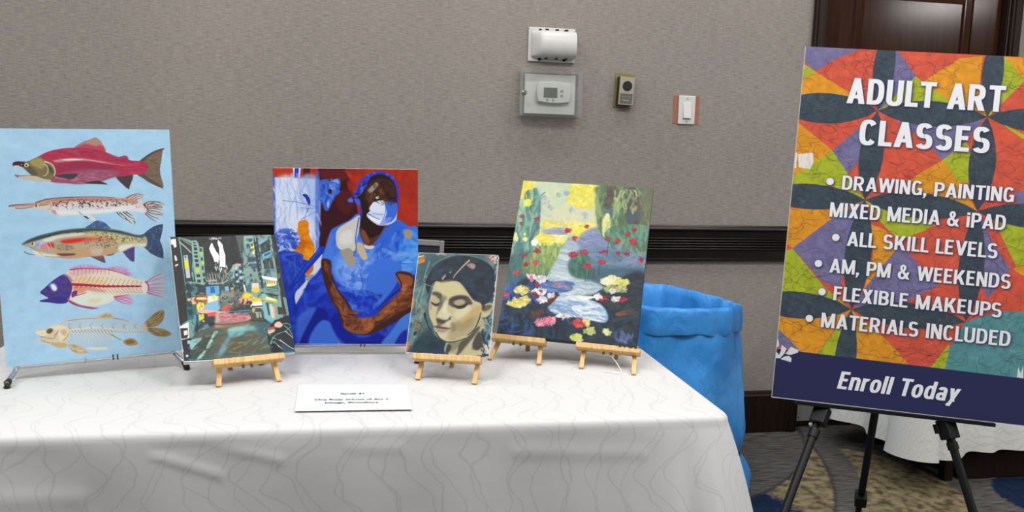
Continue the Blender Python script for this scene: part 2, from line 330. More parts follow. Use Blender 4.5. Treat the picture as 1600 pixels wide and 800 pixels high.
class Canvas:
    def __init__(s,nx,asp):
        s.nx=nx; s.ny=int(round(nx*asp)); s.k=(nx-1)/1000.
        s.im=np.ones((s.ny,s.nx,3),np.float32)
    def box(s,p,m):
        x0=max(int(p[:,0].min()-m),0); y0=max(int(p[:,1].min()-m),0)
        x1=min(int(p[:,0].max()+m)+2,s.nx); y1=min(int(p[:,1].max()+m)+2,s.ny)
        return x0,y0,x1,y1
    def comp(s,b,mask,col,al):
        x0,y0,x1,y1=b; v=s.im[y0:y1,x0:x1]; a=(mask*al)[...,None]; v+= (col-v)*a
    def pmask(s,p,b,fe=0):
        x0,y0,x1,y1=b; m=0
        gx,gy=np.meshgrid(np.arange(x0,x1),np.arange(y0,y1))
        for ox in (-.25,.25):
            for oy in (-.25,.25): m=m+inside(p,gx+ox,gy+oy).astype(np.float32)
        m=m/4
        return blur(m,fe) if fe else m
    def poly(s,col,al,fe,sm,pts):
        p=np.array(pts,float).reshape(-1,2)*s.k
        if sm: p=smooth_loop(p)
        f=fe*s.k; b=s.box(p,2*f+2)
        if b[2]<=b[0] or b[3]<=b[1]: return
        s.comp(b,s.pmask(p,b,f),hexc(col),al)
    def seg(s,p,w0,w1,col,al,clip=None):
        b=s.box(p,max(w0,w1)+1.5)
        if b[2]<=b[0] or b[3]<=b[1]: return
        gx,gy=np.meshgrid(np.arange(b[0],b[2],dtype=np.float32),np.arange(b[1],b[3],dtype=np.float32))
        n=len(p)-1; m=np.zeros(gx.shape,np.float32)
        L=np.concatenate([[0],np.cumsum(np.hypot(*np.diff(p,axis=0).T))]); T=L[-1] or 1
        for i in range(n):
            ax,ay=p[i]; dx,dy=p[i+1]-p[i]; q=dx*dx+dy*dy or 1e-6
            t=np.clip(((gx-ax)*dx+(gy-ay)*dy)/q,0,1)
            d=np.hypot(gx-ax-t*dx,gy-ay-t*dy)
            w=w0+(w1-w0)*((L[i]+t*(L[i+1]-L[i]))/T)
            m=np.maximum(m,np.clip(.5+w/2-d,0,1)*np.clip(w,0,1))
        if clip is not None:
            cb,cm=clip; X0,Y0=max(b[0],cb[0]),max(b[1],cb[1]); X1,Y1=min(b[2],cb[2]),min(b[3],cb[3])
            if X1<=X0 or Y1<=Y0: return
            m=m[Y0-b[1]:Y1-b[1],X0-b[0]:X1-b[0]]*cm[Y0-cb[1]:Y1-cb[1],X0-cb[0]:X1-cb[0]]; b=(X0,Y0,X1,Y1)
        s.comp(b,m,col,al)
    def stroke(s,col,al,w0,w1,pts):
        p=smooth_loop(np.array(pts,float).reshape(-1,2)*s.k,False,4)
        s.seg(p,w0*s.k,w1*s.k,hexc(col),al)
    def dabs(s,pal,n,ln,w,ang,jit,al,seed,pts,cut=True):
        p=smooth_loop(np.array(pts,float).reshape(-1,2)*s.k); r=np.random.RandomState(seed)
        pal=[hexc(c) for c in pal.split()]; lo,hi=p.min(0),p.max(0); k=0
        cb=s.box(p,2); clip=(cb,s.pmask(p,cb,1.2)) if cut else None
        for _ in range(40):
            c=lo+r.rand(n,2)*(hi-lo); c=c[inside(p,c[:,0],c[:,1])]
            for x,y in c:
                if k>=n: return
                k+=1; a=ang+r.randn()*jit; l=ln*s.k*(.5+r.rand()); ww=w*s.k*(.6+.8*r.rand())
                dx,dy=np.cos(a)*l/2,np.sin(a)*l/2; bx,by=-dy*.25*r.randn(),dx*.25*r.randn()
                s.seg(np.array([[x-dx,y-dy],[x+bx,y+by],[x+dx,y+dy]]),ww,ww*.6,pal[r.randint(len(pal))],al*(.7+.3*r.rand()),clip)
    def mottle(s,amp,cell,seed,pts):
        p=np.array(pts,float).reshape(-1,2)*s.k; b=s.box(p,1)
        m=s.pmask(p,b); h,w=m.shape
        n=sum(vnoise(h,w,cell*s.k/2**i,seed+i)/2**i for i in range(3))/1.75-.5
        s.im[b[1]:b[3],b[0]:b[2]]*= (1+2*amp*n*m)[...,None]
    def stitches(s,n,seed,col,al):
        r=np.random.RandomState(seed); H=s.ny/s.k
        for _ in range(n):
            x,y=r.uniform(0,1000),r.uniform(0,H*.87); a=r.uniform(0,6.28); q=[x,y]
            for _ in range(6):
                a+=r.uniform(-1.2,1.2); x+=22*np.cos(a); y+=15*np.sin(a); q+=[x,y]
            s.stroke(col,al,3.4,2.6,q)
    def run(s,ops):
        for o in ops:
            k=o[0]
            if k=='B': s.im[:]=hexc(o[1])
            elif k=='P': s.poly(*o[1:])
            elif k=='S': s.stroke(*o[1:])
            elif k=='D': s.dabs(*o[1:])
            elif k=='Q': s.stitches(*o[1:])
            elif k=='F': s.dabs(*o[1:],False)
            elif k=='M': s.mottle(*o[1:])
        return s
# brush strokes, patches and dabs of the pictures, in each picture's own plane (thousandths of its width)
ART_DATA = ('{"fish":{"a":1448.5,"o":[["B","acd5f0"],["D","a6d0f2 b2dbf0 a9cbf0 b6dff0 aed8f2 a4cdee",420,92.8,42.8,0.15,0.5,0.35,1,[0,0,1000,0,1000,1449,0,1449]],["M",0.035,50.0,2,[0,0,1000,0,1000,1449,0,1449]],["P","7d6a5c",1,0,0,[813,199,827,192,857,164,906,135,940,122,963,118,953,138,947,168,940,209,930,245,931,281,936,312,944,338,945,377,907,361,861,335,825,306,798,288,832,281,857,245,854,215]],["D","6b6450 85765f 5d574a 8d7a68 77684f",60,50.0,7.9,0.1,0.4,0.6,3,[840,209,959,122,932,250,942,369,835,301]],["P","4d463f",0.7,0,1,[813,199,857,164,906,135,963,118,954,130,905,148,861,179,836,204]],["P","50443f",0.6,0,1,[798,288,832,281,858,306,908,338,945,377,907,361,861,335,825,306]],["P","b08f7d",1,0,1,[458,116,485,94,513,77,545,62,576,52,602,76,613,100,621,123,622,141,594,130,550,122]],["P","c2465a",1,3.9,1,[466,116,503,94,534,94,573,106,596,100,617,110,622,141,594,130,550,122,506,117]],["S","443336",1,3.2,1.8,[453,116,486,92,522,71]],["P","7a5a68",1,0,1,[695,177,718,167,736,165,748,173,751,195,730,195]],["P","b9405a",1,0,1,[704,177,722,170,739,168,746,177,748,199,712,189]],["P","4c4446",1,0,0,[669,297,696,296,743,288,773,287,769,311,758,336,750,356,743,379,725,364,694,330,678,308]],["P","b33a55",1,0,1,[118,217,124,203,138,197,163,197,197,197,222,186,266,162,292,146,332,131,379,121,423,116,462,116,506,117,554,122,594,130,620,140,659,162,695,177,731,182,767,195,813,199,854,209,862,230,852,260,831,283,780,285,743,290,696,296,669,297,641,305,595,322,550,331,505,337,448,338,396,331,340,327,306,321,272,319,222,314,172,306,148,296,126,282,131,275,147,279,207,281,214,280,188,253,165,229,149,229,122,225]],["D","a82e4a be4460 93304a c4536b b03550",120,78.5,10.7,0.18,0.3,0.45,5,[274,162,462,119,615,142,767,197,859,220,846,271,743,285,609,250,346,234]],["P","9c5a74",0.85,5.9,1,[338,288,409,259,476,244,564,244,631,250,698,270,674,295,641,305,595,322,550,331,505,337,448,338,396,331,340,327,320,312]],["P","8c3550",0.6,5.9,1,[347,220,434,205,567,205,678,225,631,250,519,249,409,259,352,268]],["D","b47a90 a5687f 90526c c08d9e",60,50.0,10.7,0.1,0.4,0.5,6,[430,279,564,254,670,275,559,329,426,333]],["P","c9a3a6",0.85,2.9,1,[332,193,384,183,436,179,488,183,545,190,594,200,638,210,692,222,638,214,584,206,523,196,457,195,392,199,348,203]],["P","f0dfe0",0.9,2.4,1,[384,186,423,183,462,183,493,186,479,191,427,193,392,192]],["S","e2b9b4",0.6,7.1,2.1,[488,185,567,196,625,209,687,222,728,230]],["S","7c2a40",0.6,4.3,2.9,[462,117,554,125,620,142,695,177]],["P","7f7452",1,0,1,[167,199,197,197,222,186,266,167,277,183,306,200,330,224,341,254,339,280,316,307,282,307,249,292,216,282,188,253,172,227]],["P","a59a5e",1,3.9,1,[213,193,257,176,281,193,287,220,269,244,236,229,216,215]],["P","5d5642",0.85,2.9,1,[179,210,203,220,227,244,246,273,228,287,208,272,185,244,170,224]],["P","c9c0ad",1,0,1,[149,281,207,283,241,287,273,302,315,312,306,321,272,319,222,314,172,306,148,296]],["S","e6dcb8",1,4.6,2.9,[282,212,300,229,302,254,292,278,275,285]],["S","e2cbb0",1,8.6,4.3,[289,199,318,210,335,234,340,263,'
'332,285]],["P","4e5346",1,2.0,1,[304,220,324,239,329,268,318,268,307,244]],["P","3f3536",1,0,1,[118,217,124,203,138,197,163,197,179,203,182,220,169,229,151,220,129,217]],["P","e8dfdc",1,0,0,[124,222,153,222,155,229,132,229]],["S","7d7b7e",1,5.7,2.1,[127,277,143,283,182,283,209,281]],["P","eee6cc",1,0,1,[202,220,200,226,196,230,190,231,184,230,181,225,179,220,181,214,186,209,192,208,197,209,201,214]],["P","3b3433",1,0,1,[196,221,195,224,192,226,189,227,187,226,185,224,184,221,185,217,187,215,190,214,193,215,195,217]],["P","c89080",1,0,1,[169,215,168,217,167,218,165,219,163,218,162,217,162,215,162,213,164,211,166,211,167,211,169,213]],["P","45434a",1,1.2,1,[338,285,378,277,421,274,460,276,451,293,437,304,410,308,385,298,359,293]],["S","b8a79c",1,4.3,2.1,[338,294,367,303,402,308]],["P","3d3c42",1,0,1,[496,334,528,324,568,320,595,327,625,344,585,342,536,339]],["P","d9cfc8",1,0,1,[83,464,89,458,137,454,211,450,238,441,273,430,308,424,370,420,440,418,517,419,589,422,643,429,719,433,789,448,829,471,847,492,853,517,829,533,785,523,737,515,667,514,619,521,568,526,503,528,457,531,370,528,364,542,345,535,329,523,295,506,252,490,209,481,179,478,119,479,86,468]],["P","c58f7f",1,3.9,1,[83,464,89,459,137,454,211,450,245,439,280,428,315,424,377,421,440,420,517,421,589,424,646,430,719,435,789,450,769,474,696,452,587,450,445,443,322,460,306,444,244,458,210,465,136,471]],["P","e4e4ea",0.9,5.9,1,[314,487,373,477,478,475,622,479,732,473,805,491,833,525,785,521,737,514,667,512,619,519,511,526,370,526,336,519]],["P","e6f0e8",0.9,5.9,1,[330,503,441,506,584,506,693,497,730,508,667,513,619,519,504,526,370,526,346,520]],["P","b98e86",0.9,0,1,[83,464,89,458,137,454,211,450,213,461,136,467,90,468]],["P","d6b8a6",0.9,0,1,[103,469,156,467,210,465,209,475,162,478,122,477]],["S","5e4a46",1,4.3,2.9,[117,478,162,479,189,474,209,470]],["S","6a5452",1,5.7,2.9,[83,463,120,457,177,454]],["P","c79f84",1,2.0,1,[211,454,245,443,280,432,300,440,302,459,278,463,237,466,213,465]],["S","6d4f42",1,3.6,2.9,[240,466,271,462,285,462]],["P","7a5a44",1,0,1,[234,464,233,468,230,472,226,473,222,472,220,468,219,463,221,459,224,455,227,454,231,456,234,459]],["P","e2c8a8",1,0,1,[238,462,237,467,235,470,233,471,231,470,230,466,230,462,230,457,232,454,234,453,236,454,237,457]],["S","bb9c78",1,3.6,2.9,[286,440,302,459,300,483,282,496]],["S","604b48",1,5.7,3.6,[225,447,273,430,315,424,377,420,482,419,589,422,661,429]],["D","3f2a38 51344a 2f2230 6d3b44",120,7.9,5.7,0.7,1.2,0.9,11,[305,463,327,444,393,440,463,439,552,443,624,446,696,452,769,470,805,487,797,499,731,481,658,484,570,490,443,484,338,484]],["D","8c4a44 9c5a50 7a3d3e",70,9.3,4.3,0.2,0.8,0.7,12,[324,432,446,425,624,432,733,445,733,457,587,448,375,441]],["D","5b4a72 6c5c86",28,10.7,3.6,0.2,0.8,0.7,13,[331,484,443,484,585,486,694,480,621,495,442,496,338,492]],["P","c89aa6",1,1.2,1,[303,497,320,494,330,507,330,523,315,515]],["P","dde3de",0.9,0,1,[455,511,482,523,524,537,544,565,522,569,495,552,468,531]],["P","3f333c",1,0,1,[478,539,492,539,507,556,495'
',554]],["S","7c6c6a",1,4.3,1.4,[453,509,468,527,481,539]],["P","d2c8c2",0.55,0,1,[820,487,852,463,913,461,943,478,933,507,935,540,915,552,887,584,850,558,833,533]],["S","4a2f30",1,5.4,2.5,[825,475,852,460,898,461,946,481]],["S","4a2f30",1,5.4,2.5,[847,480,882,472,927,486]],["S","4a2f30",1,5.4,2.5,[850,490,888,493,933,502]],["S","4a2f30",1,5.4,2.5,[846,500,887,505,925,514]],["S","4a2f30",1,5.4,2.5,[842,513,887,522,931,540]],["S","4a2f30",1,5.4,2.5,[841,521,878,538,935,548]],["S","4a2f30",1,5.4,2.5,[837,529,869,555,907,570]],["S","4a2f30",1,5.4,2.5,[829,533,850,558,890,589]],["S","4a2f30",1,5.4,2.5,[855,476,890,461,924,464]],["S","4a2f30",1,5.4,2.5,[858,494,896,487,934,496]],["S","b06c50",1,7.9,3.6,[840,475,882,476,911,485]],["S","b06c50",1,7.1,3.6,[843,488,880,495,907,502]],["S","503038",1,10.7,3.6,[825,475,835,492,849,511]],["P","d8c6ba",0.7,0,1,[723,432,758,412,803,406,836,415,817,426,808,450,752,439]],["S","6b4a3c",1,4.3,1.8,[723,432,758,413,795,407,832,414]],["S","6b4a3c",1,4.3,1.8,[749,439,776,419,810,409]],["S","6b4a3c",1,4.3,1.8,[763,441,790,425,821,418]],["S","6b4a3c",1,4.3,1.8,[778,443,809,434,820,426]],["S","b98050",1,7.1,2.9,[730,434,761,417,784,413]],["P","d8d2ce",0.55,0,1,[666,520,714,517,747,531,771,568,765,597,736,588,708,562]],["S","43302f",1,6.4,2.1,[666,522,683,545,701,562]],["S","43302f",1,6.4,2.1,[681,523,712,554,726,575]],["S","43302f",1,6.4,2.1,[703,521,735,551,767,570]],["S","43302f",1,6.4,2.1,[718,520,743,539,757,547]],["S","43302f",1,6.4,2.1,[712,562,733,579,747,596]],["S","43302f",1,6.4,2.1,[759,580,766,589,761,601]],["P","4b6690",1,0,1,[486,613,510,592,534,575,554,568,576,575,602,591,616,611,623,622,569,622]],["D","3c62a8 5f86c0 33508c 87a6cc",34,14.3,5.0,0.8,0.8,0.7,21,[498,613,554,570,609,604,616,619,551,619]],["P","42526e",1,0,0,[793,672,814,664,844,638,877,618,906,608,930,606,926,642,919,672,906,712,915,739,923,784,922,831,886,818,847,793,820,761,797,742]],["D","35568f 50719f 5a4f78 2e4674 6a86ae",70,21.4,6.4,0.9,0.9,0.6,22,[814,668,926,610,900,711,920,824,821,757]],["P","574a80",1,0,0,[681,768,717,752,757,743,751,780,751,815,747,843,728,836,706,808]],["D","4a4488 6a5a90",14,17.8,5.0,0.9,0.4,0.6,23,[693,768,753,749,746,837]],["P","6d5560",1,0,0,[494,789,521,786,571,788,579,810,583,841,557,829,520,807]],["P","8c5f5c",0.8,0,1,[505,791,559,790,573,810,538,810]],["P","5f4a66",1,0,0,[582,789,618,780,649,775,625,791,603,796]],["P","b8ac8c",1,0,1,[134,699,151,684,177,669,207,657,240,646,292,635,344,624,400,618,456,615,524,615,577,621,623,627,669,636,723,654,762,668,793,673,825,686,831,722,817,748,789,742,758,741,725,752,693,768,653,775,609,786,559,790,498,791,444,795,388,798,340,791,296,783,253,778,199,769,160,759,144,745,149,742,168,755,196,763,201,744,181,722,156,713,139,704]],["P","c9a377",1,5.9,1,[307,741,373,736,448,743,524,738,600,746,657,766,609,786,559,790,498,791,444,795,388,798,333,785]],["P","dde2d8",1,5.9,1,[242,667,305,652,379,647,454,641,484,645,453,658,378,664,322,674,288,690,248,688]],["P","c7c48d",1,7.9,1,['
'492,643,568,646,645,657,722,678,800,703,798,729,719,717,641,713,566,680,491,664]],["P","3c4f52",1,3.9,1,[134,699,151,684,177,669,207,657,240,646,292,635,344,624,400,618,456,615,524,615,577,621,623,627,669,636,723,654,762,668,801,674,813,688,761,681,684,659,607,642,531,633,455,633,380,638,305,650,249,669,194,683,158,694]],["P","5d6148",0.6,3.9,1,[243,654,306,640,380,630,474,627,492,641,417,638,342,645,275,660]],["P","e9e6dc",1,5.9,1,[663,736,719,726,778,728,822,726,817,747,789,742,758,740,725,751,693,766,665,769]],["P","d8342f",1,3.9,1,[339,692,362,680,407,676,452,673,505,675,558,682,577,687,527,691,451,699,394,705,361,703]],["P","dc8468",0.7,7.9,1,[502,671,567,667,635,683,650,701,603,703,545,701,488,702,450,709,412,712,451,697]],["P","dc7f6c",0.7,3.9,1,[317,691,348,677,400,671,453,669,415,674,362,682]],["P","b9cbe4",1,3.9,1,[208,686,238,681,255,696,246,721,227,729,208,715]],["P","8a9bc8",0.7,3.9,1,[208,694,230,691,221,720,208,713]],["P","d98d98",1,3.9,1,[228,716,247,700,273,701,286,719,277,740,248,738,231,733]],["P","cc3c48",1,2.9,1,[265,701,288,692,302,699,308,720,300,728,282,719,272,710]],["S","e9c0b8",1,3.6,2.1,[281,693,292,719,293,732]],["S","e9c8c0",1,3.6,2.1,[265,701,275,727,275,744]],["P","e2e4d6",1,2.9,1,[190,740,219,745,254,759,305,770,326,780,296,783,253,778,199,769]],["P","eeeede",1,0,1,[202,699,200,704,197,708,192,709,187,707,184,703,183,698,185,693,188,690,193,689,198,690,201,694]],["P","2b2c34",1,0,1,[196,697,195,701,193,703,190,704,187,703,185,700,185,697,186,693,188,691,191,690,194,691,196,694]],["S","5d7a88",1,5.4,2.9,[144,744,161,757,199,765]],["S","a98ea6",1,7.1,3.6,[174,718,195,731,212,741]],["S","8c8a50",1,3.6,1.8,[219,743,226,754,239,767]],["D","4f5a58 6a6a58 5a5c68",110,5.4,3.6,0.8,1.5,0.65,24,[320,712,368,710,411,725,403,746,336,747,315,729]],["D","3a3f38 4a4a3c 2c3a3a",190,6.8,3.9,0.7,1.5,0.8,25,[484,642,569,637,645,653,722,673,800,690,810,725,739,713,664,719,658,749,600,746,504,750,486,732,564,710,450,709,528,670]],["D","303c3a 2f3634",70,6.4,4.3,0.7,1.5,0.8,26,[250,659,343,637,493,630,492,636,342,645,261,663]],["P","6e4a5e",1,2.0,1,[316,765,357,765,416,770,408,780,356,782,334,776]],["P","d8c3b8",0.7,7.9,1,[505,742,547,731,573,754,559,783,513,785]],["S","c69a70",1,4.3,2.9,[253,778,333,790,388,797,444,795,498,792]],["P","c8a5d2",0.75,2.0,1,[379,875,400,852,444,843,503,845,541,863,590,877,601,866,652,863,692,874,706,895,734,937,704,935,639,908,511,878]],["D","a88ad0 d07fae b79ad6 d86a96",60,32.1,5.0,-0.5,0.6,0.7,31,[389,865,444,845,512,853,601,869,687,874,729,933,634,902,511,875]],["P","e6dcc6",1,0,1,[353,901,379,875,423,864,501,869,585,879,660,903,729,942,805,967,820,988,816,1046,800,1056,728,1051,681,1053,629,1067,613,1082,571,1102,496,1107,428,1096,390,1076,367,1052,368,969]],["P","dcb4bc",0.8,7.9,1,[373,886,423,864,501,871,585,882,509,900,410,911,380,925]],["P","ecc790",0.8,7.9,1,[400,927,459,919,532,941,585,961,579,983,505,973,436,968,393,960]],["P","e08a6a",0.8,5.9,1,[392,971,455,980,513,996,577,1017,551,1027,478,100'
'5,432,1024,395,1004]],["P","dde8d8",1,5.9,1,[392,1043,452,1025,526,1022,591,1035,619,1066,572,1096,496,1104,428,1093,386,1065]],["P","e6cfa0",0.7,7.9,1,[474,1066,539,1065,527,1093,473,1088]],["S","b4808a",0.75,3.9,1.8,[426,906,409,930,395,959]],["S","a87a66",0.75,3.9,1.8,[450,910,432,935,418,962]],["S","b4808a",0.75,3.9,1.8,[473,913,455,940,441,965]],["S","a87a66",0.75,3.9,1.8,[496,917,479,945,464,968]],["S","b4808a",0.75,3.9,1.8,[520,921,502,949,488,972]],["S","a87a66",0.75,3.9,1.8,[543,925,526,954,511,975]],["S","b4808a",0.75,3.9,1.8,[567,928,549,959,535,978]],["S","a87a66",0.75,3.9,1.8,[591,933,573,964,559,981]],["S","b4808a",0.75,3.9,1.8,[615,938,597,969,583,985]],["S","a87a66",0.75,3.9,1.8,[639,943,621,974,607,988]],["S","b4808a",0.75,3.9,1.8,[663,948,645,979,631,991]],["S","a87a66",0.75,3.9,1.8,[687,953,669,984,655,995]],["S","b4808a",0.75,3.9,1.8,[711,958,693,989,679,998]],["S","a87a66",0.75,3.9,1.8,[736,963,717,995,704,1002]],["S","b4808a",0.75,3.9,1.8,[760,968,742,1000,728,1005]],["S","a87a66",0.75,3.9,1.8,[785,973,767,1005,753,1008]],["S","b4808a",0.75,3.9,1.8,[810,978,791,1010,778,1012]],["S","b98272",0.7,3.9,1.8,[474,987,495,1014,513,1038]],["S","a06a6e",0.7,3.9,1.8,[495,989,515,1016,534,1038]],["S","b98272",0.7,3.9,1.8,[515,991,536,1018,555,1039]],["S","a06a6e",0.7,3.9,1.8,[536,993,557,1020,576,1039]],["S","b98272",0.7,3.9,1.8,[557,995,578,1022,597,1040]],["S","a06a6e",0.7,3.9,1.8,[578,997,599,1024,618,1040]],["S","b98272",0.7,3.9,1.8,[599,999,620,1027,640,1040]],["S","a06a6e",0.7,3.9,1.8,[620,1001,641,1029,661,1041]],["S","b98272",0.7,3.9,1.8,[641,1004,663,1031,682,1041]],["S","a06a6e",0.7,3.9,1.8,[663,1006,684,1033,704,1042]],["S","b98272",0.7,3.9,1.8,[684,1008,705,1035,725,1042]],["S","a06a6e",0.7,3.9,1.8,[705,1010,727,1037,747,1043]],["S","b98272",0.7,3.9,1.8,[727,1012,748,1039,769,1043]],["S","a06a6e",0.7,3.9,1.8,[748,1014,770,1041,791,1043]],["S","b98272",0.7,3.9,1.8,[770,1016,792,1043,813,1044]],["S","c24a6a",0.8,3.9,1.8,[404,865,404,882,400,902]],["S","c24a6a",0.8,3.9,1.8,[425,866,426,884,422,903]],["S","c24a6a",0.8,3.9,1.8,[446,867,447,885,443,904]],["S","c24a6a",0.8,3.9,1.8,[468,868,469,886,465,906]],["S","c24a6a",0.8,3.9,1.8,[489,870,490,888,486,907]],["S","c24a6a",0.8,3.9,1.8,[511,871,512,889,508,908]],["S","c24a6a",0.8,3.9,1.8,[533,872,534,890,529,910]],["S","c24a6a",0.8,3.9,1.8,[555,874,556,892,551,911]],["S","c24a6a",0.8,3.9,1.8,[577,875,577,893,573,912]],["S","c24a6a",0.8,3.9,1.8,[599,876,599,894,595,914]],["S","c13a58",1,7.9,4.3,[384,870,443,866,521,872,590,881,659,906,709,929]],["S","c02c50",1,17.8,7.1,[388,962,436,968,504,978,564,988,634,994,705,999,787,1004]],["S","b02448",1,6.4,3.6,[402,963,416,977,403,984]],["S","b02448",1,6.4,3.6,[428,966,442,978,429,985]],["S","b02448",1,6.4,3.6,[455,968,469,980,455,987]],["S","b02448",1,6.4,3.6,[481,971,495,982,482,989]],["S","b02448",1,6.4,3.6,[508,973,522,984,508,991]],["S","b02448",1,6.4,3.6,[534,976,549,986,535,993]],["S","b02448",1,6.4,3.6,[561,979,576,988,562,995]],["S"'
',"b02448",1,6.4,3.6,[588,981,603,989,589,996]],["S","b02448",1,6.4,3.6,[615,984,630,991,616,998]],["S","b02448",1,6.4,3.6,[642,987,657,993,643,1000]],["S","b02448",1,6.4,3.6,[670,990,685,995,671,1002]],["S","b02448",1,6.4,3.6,[697,992,712,997,698,1004]],["S","b02448",1,6.4,3.6,[725,995,740,999,726,1006]],["S","b02448",1,6.4,3.6,[752,998,768,1001,754,1008]],["P","4a3f8c",1,0,1,[211,999,239,971,279,935,314,910,339,898,362,908,375,931,387,965,382,1009,368,1041,351,1076,303,1078,256,1066,209,1058,210,1049,243,1043,253,1038,231,1020]],["D","3f3a9c 4c4aa8 5a3f7e 3a3484 6a4a80",70,32.1,14.3,0.4,0.8,0.55,33,[218,1003,329,905,375,936,374,1025,346,1073,256,1060,249,1032]],["P","33348f",0.6,3.9,1,[214,1052,258,1041,306,1031,353,1046,346,1073,280,1068]],["P","8aa0d8",1,2.9,1,[263,956,283,947,301,959,304,992,284,996,271,979]],["P","eef0f4",1,1.6,1,[272,957,287,955,302,976,294,996,280,988,274,971]],["P","9c7a86",0.8,2.0,1,[339,895,363,899,394,937,379,947,362,913]],["P","7e3a7a",1,0,1,[382,1014,404,1002,414,1011,407,1033,382,1045]],["S","a84a78",1,7.1,3.6,[388,1037,432,1029,462,1020]],["P","b65a86",0.9,0,1,[358,1046,376,1064,428,1096,496,1116,530,1124,490,1129,446,1117,389,1093,361,1069]],["S","8c2f62",1,5.7,2.1,[366,1069,427,1107,515,1126]],["P","d4b0d8",0.85,0,1,[614,1060,681,1050,707,1055,725,1091,718,1116,678,1107,638,1090]],["S","c03f78",1,5.4,1.8,[620,1057,691,1054,707,1051]],["S","c03f78",1,5.4,1.8,[620,1060,679,1087,719,1108]],["S","c03f78",1,5.4,1.8,[624,1072,668,1104,713,1116]],["S","c03f78",1,5.4,1.8,[630,1058,690,1071,725,1091]],["P","dccfdc",0.8,0,1,[810,976,853,950,891,929,918,934,913,971,916,1018,904,1081,878,1076,821,1052]],["S","b070b8",0.8,6.4,2.1,[810,977,859,947,902,929]],["S","b070b8",0.8,6.4,2.1,[815,982,874,963,917,954]],["S","b070b8",0.8,6.4,2.1,[819,1000,872,995,920,995]],["S","b070b8",0.8,6.4,2.1,[821,1017,870,1021,918,1024]],["S","b070b8",0.8,6.4,2.1,[817,1034,869,1052,910,1064]],["S","b070b8",0.8,6.4,2.1,[814,1046,862,1067,904,1083]],["S","b070b8",0.8,6.4,2.1,[817,1026,875,1038,911,1047]],["S","b8305c",1,8.6,3.6,[805,976,819,994,823,1023,811,1048]],["S","c04a80",1,5.0,2.1,[810,977,859,947,907,930]],["S","b04a84",1,5.7,2.1,[814,1048,857,1066,904,1083]],["P","e9e4e2",1,2.0,1,[794,975,814,994,814,1040,790,1050,782,1009]],["P","b9c9d6",0.55,7.9,1,[352,1194,433,1183,514,1187,596,1194,705,1238,789,1255,792,1303,701,1301,589,1302,584,1377,474,1378,348,1341,358,1268]],["P","d9cdb0",1,0,1,[166,1244,183,1230,219,1233,251,1218,293,1208,335,1214,354,1243,358,1274,338,1327,326,1351,284,1352,253,1337,203,1314,162,1301,178,1296,204,1296,190,1270]],["P","e9dfc4",1,2.9,1,[245,1221,293,1213,339,1229,341,1279,307,1324,289,1280,285,1249]],["P","ece2c6",1,2.0,1,[171,1244,218,1236,243,1257,216,1273,186,1264]],["P","c9b27a",1,2.0,1,[248,1330,296,1323,337,1340,326,1357,284,1354]],["P","c4a878",0.7,3.9,1,[307,1245,338,1248,330,1284,310,1269]],["P","86684a",1,0,1,[265,1236,265,1244,261,1253,252,1260,243,1262,234,1260,229,1254,229,1246,233,1237,241,1231,251,12'
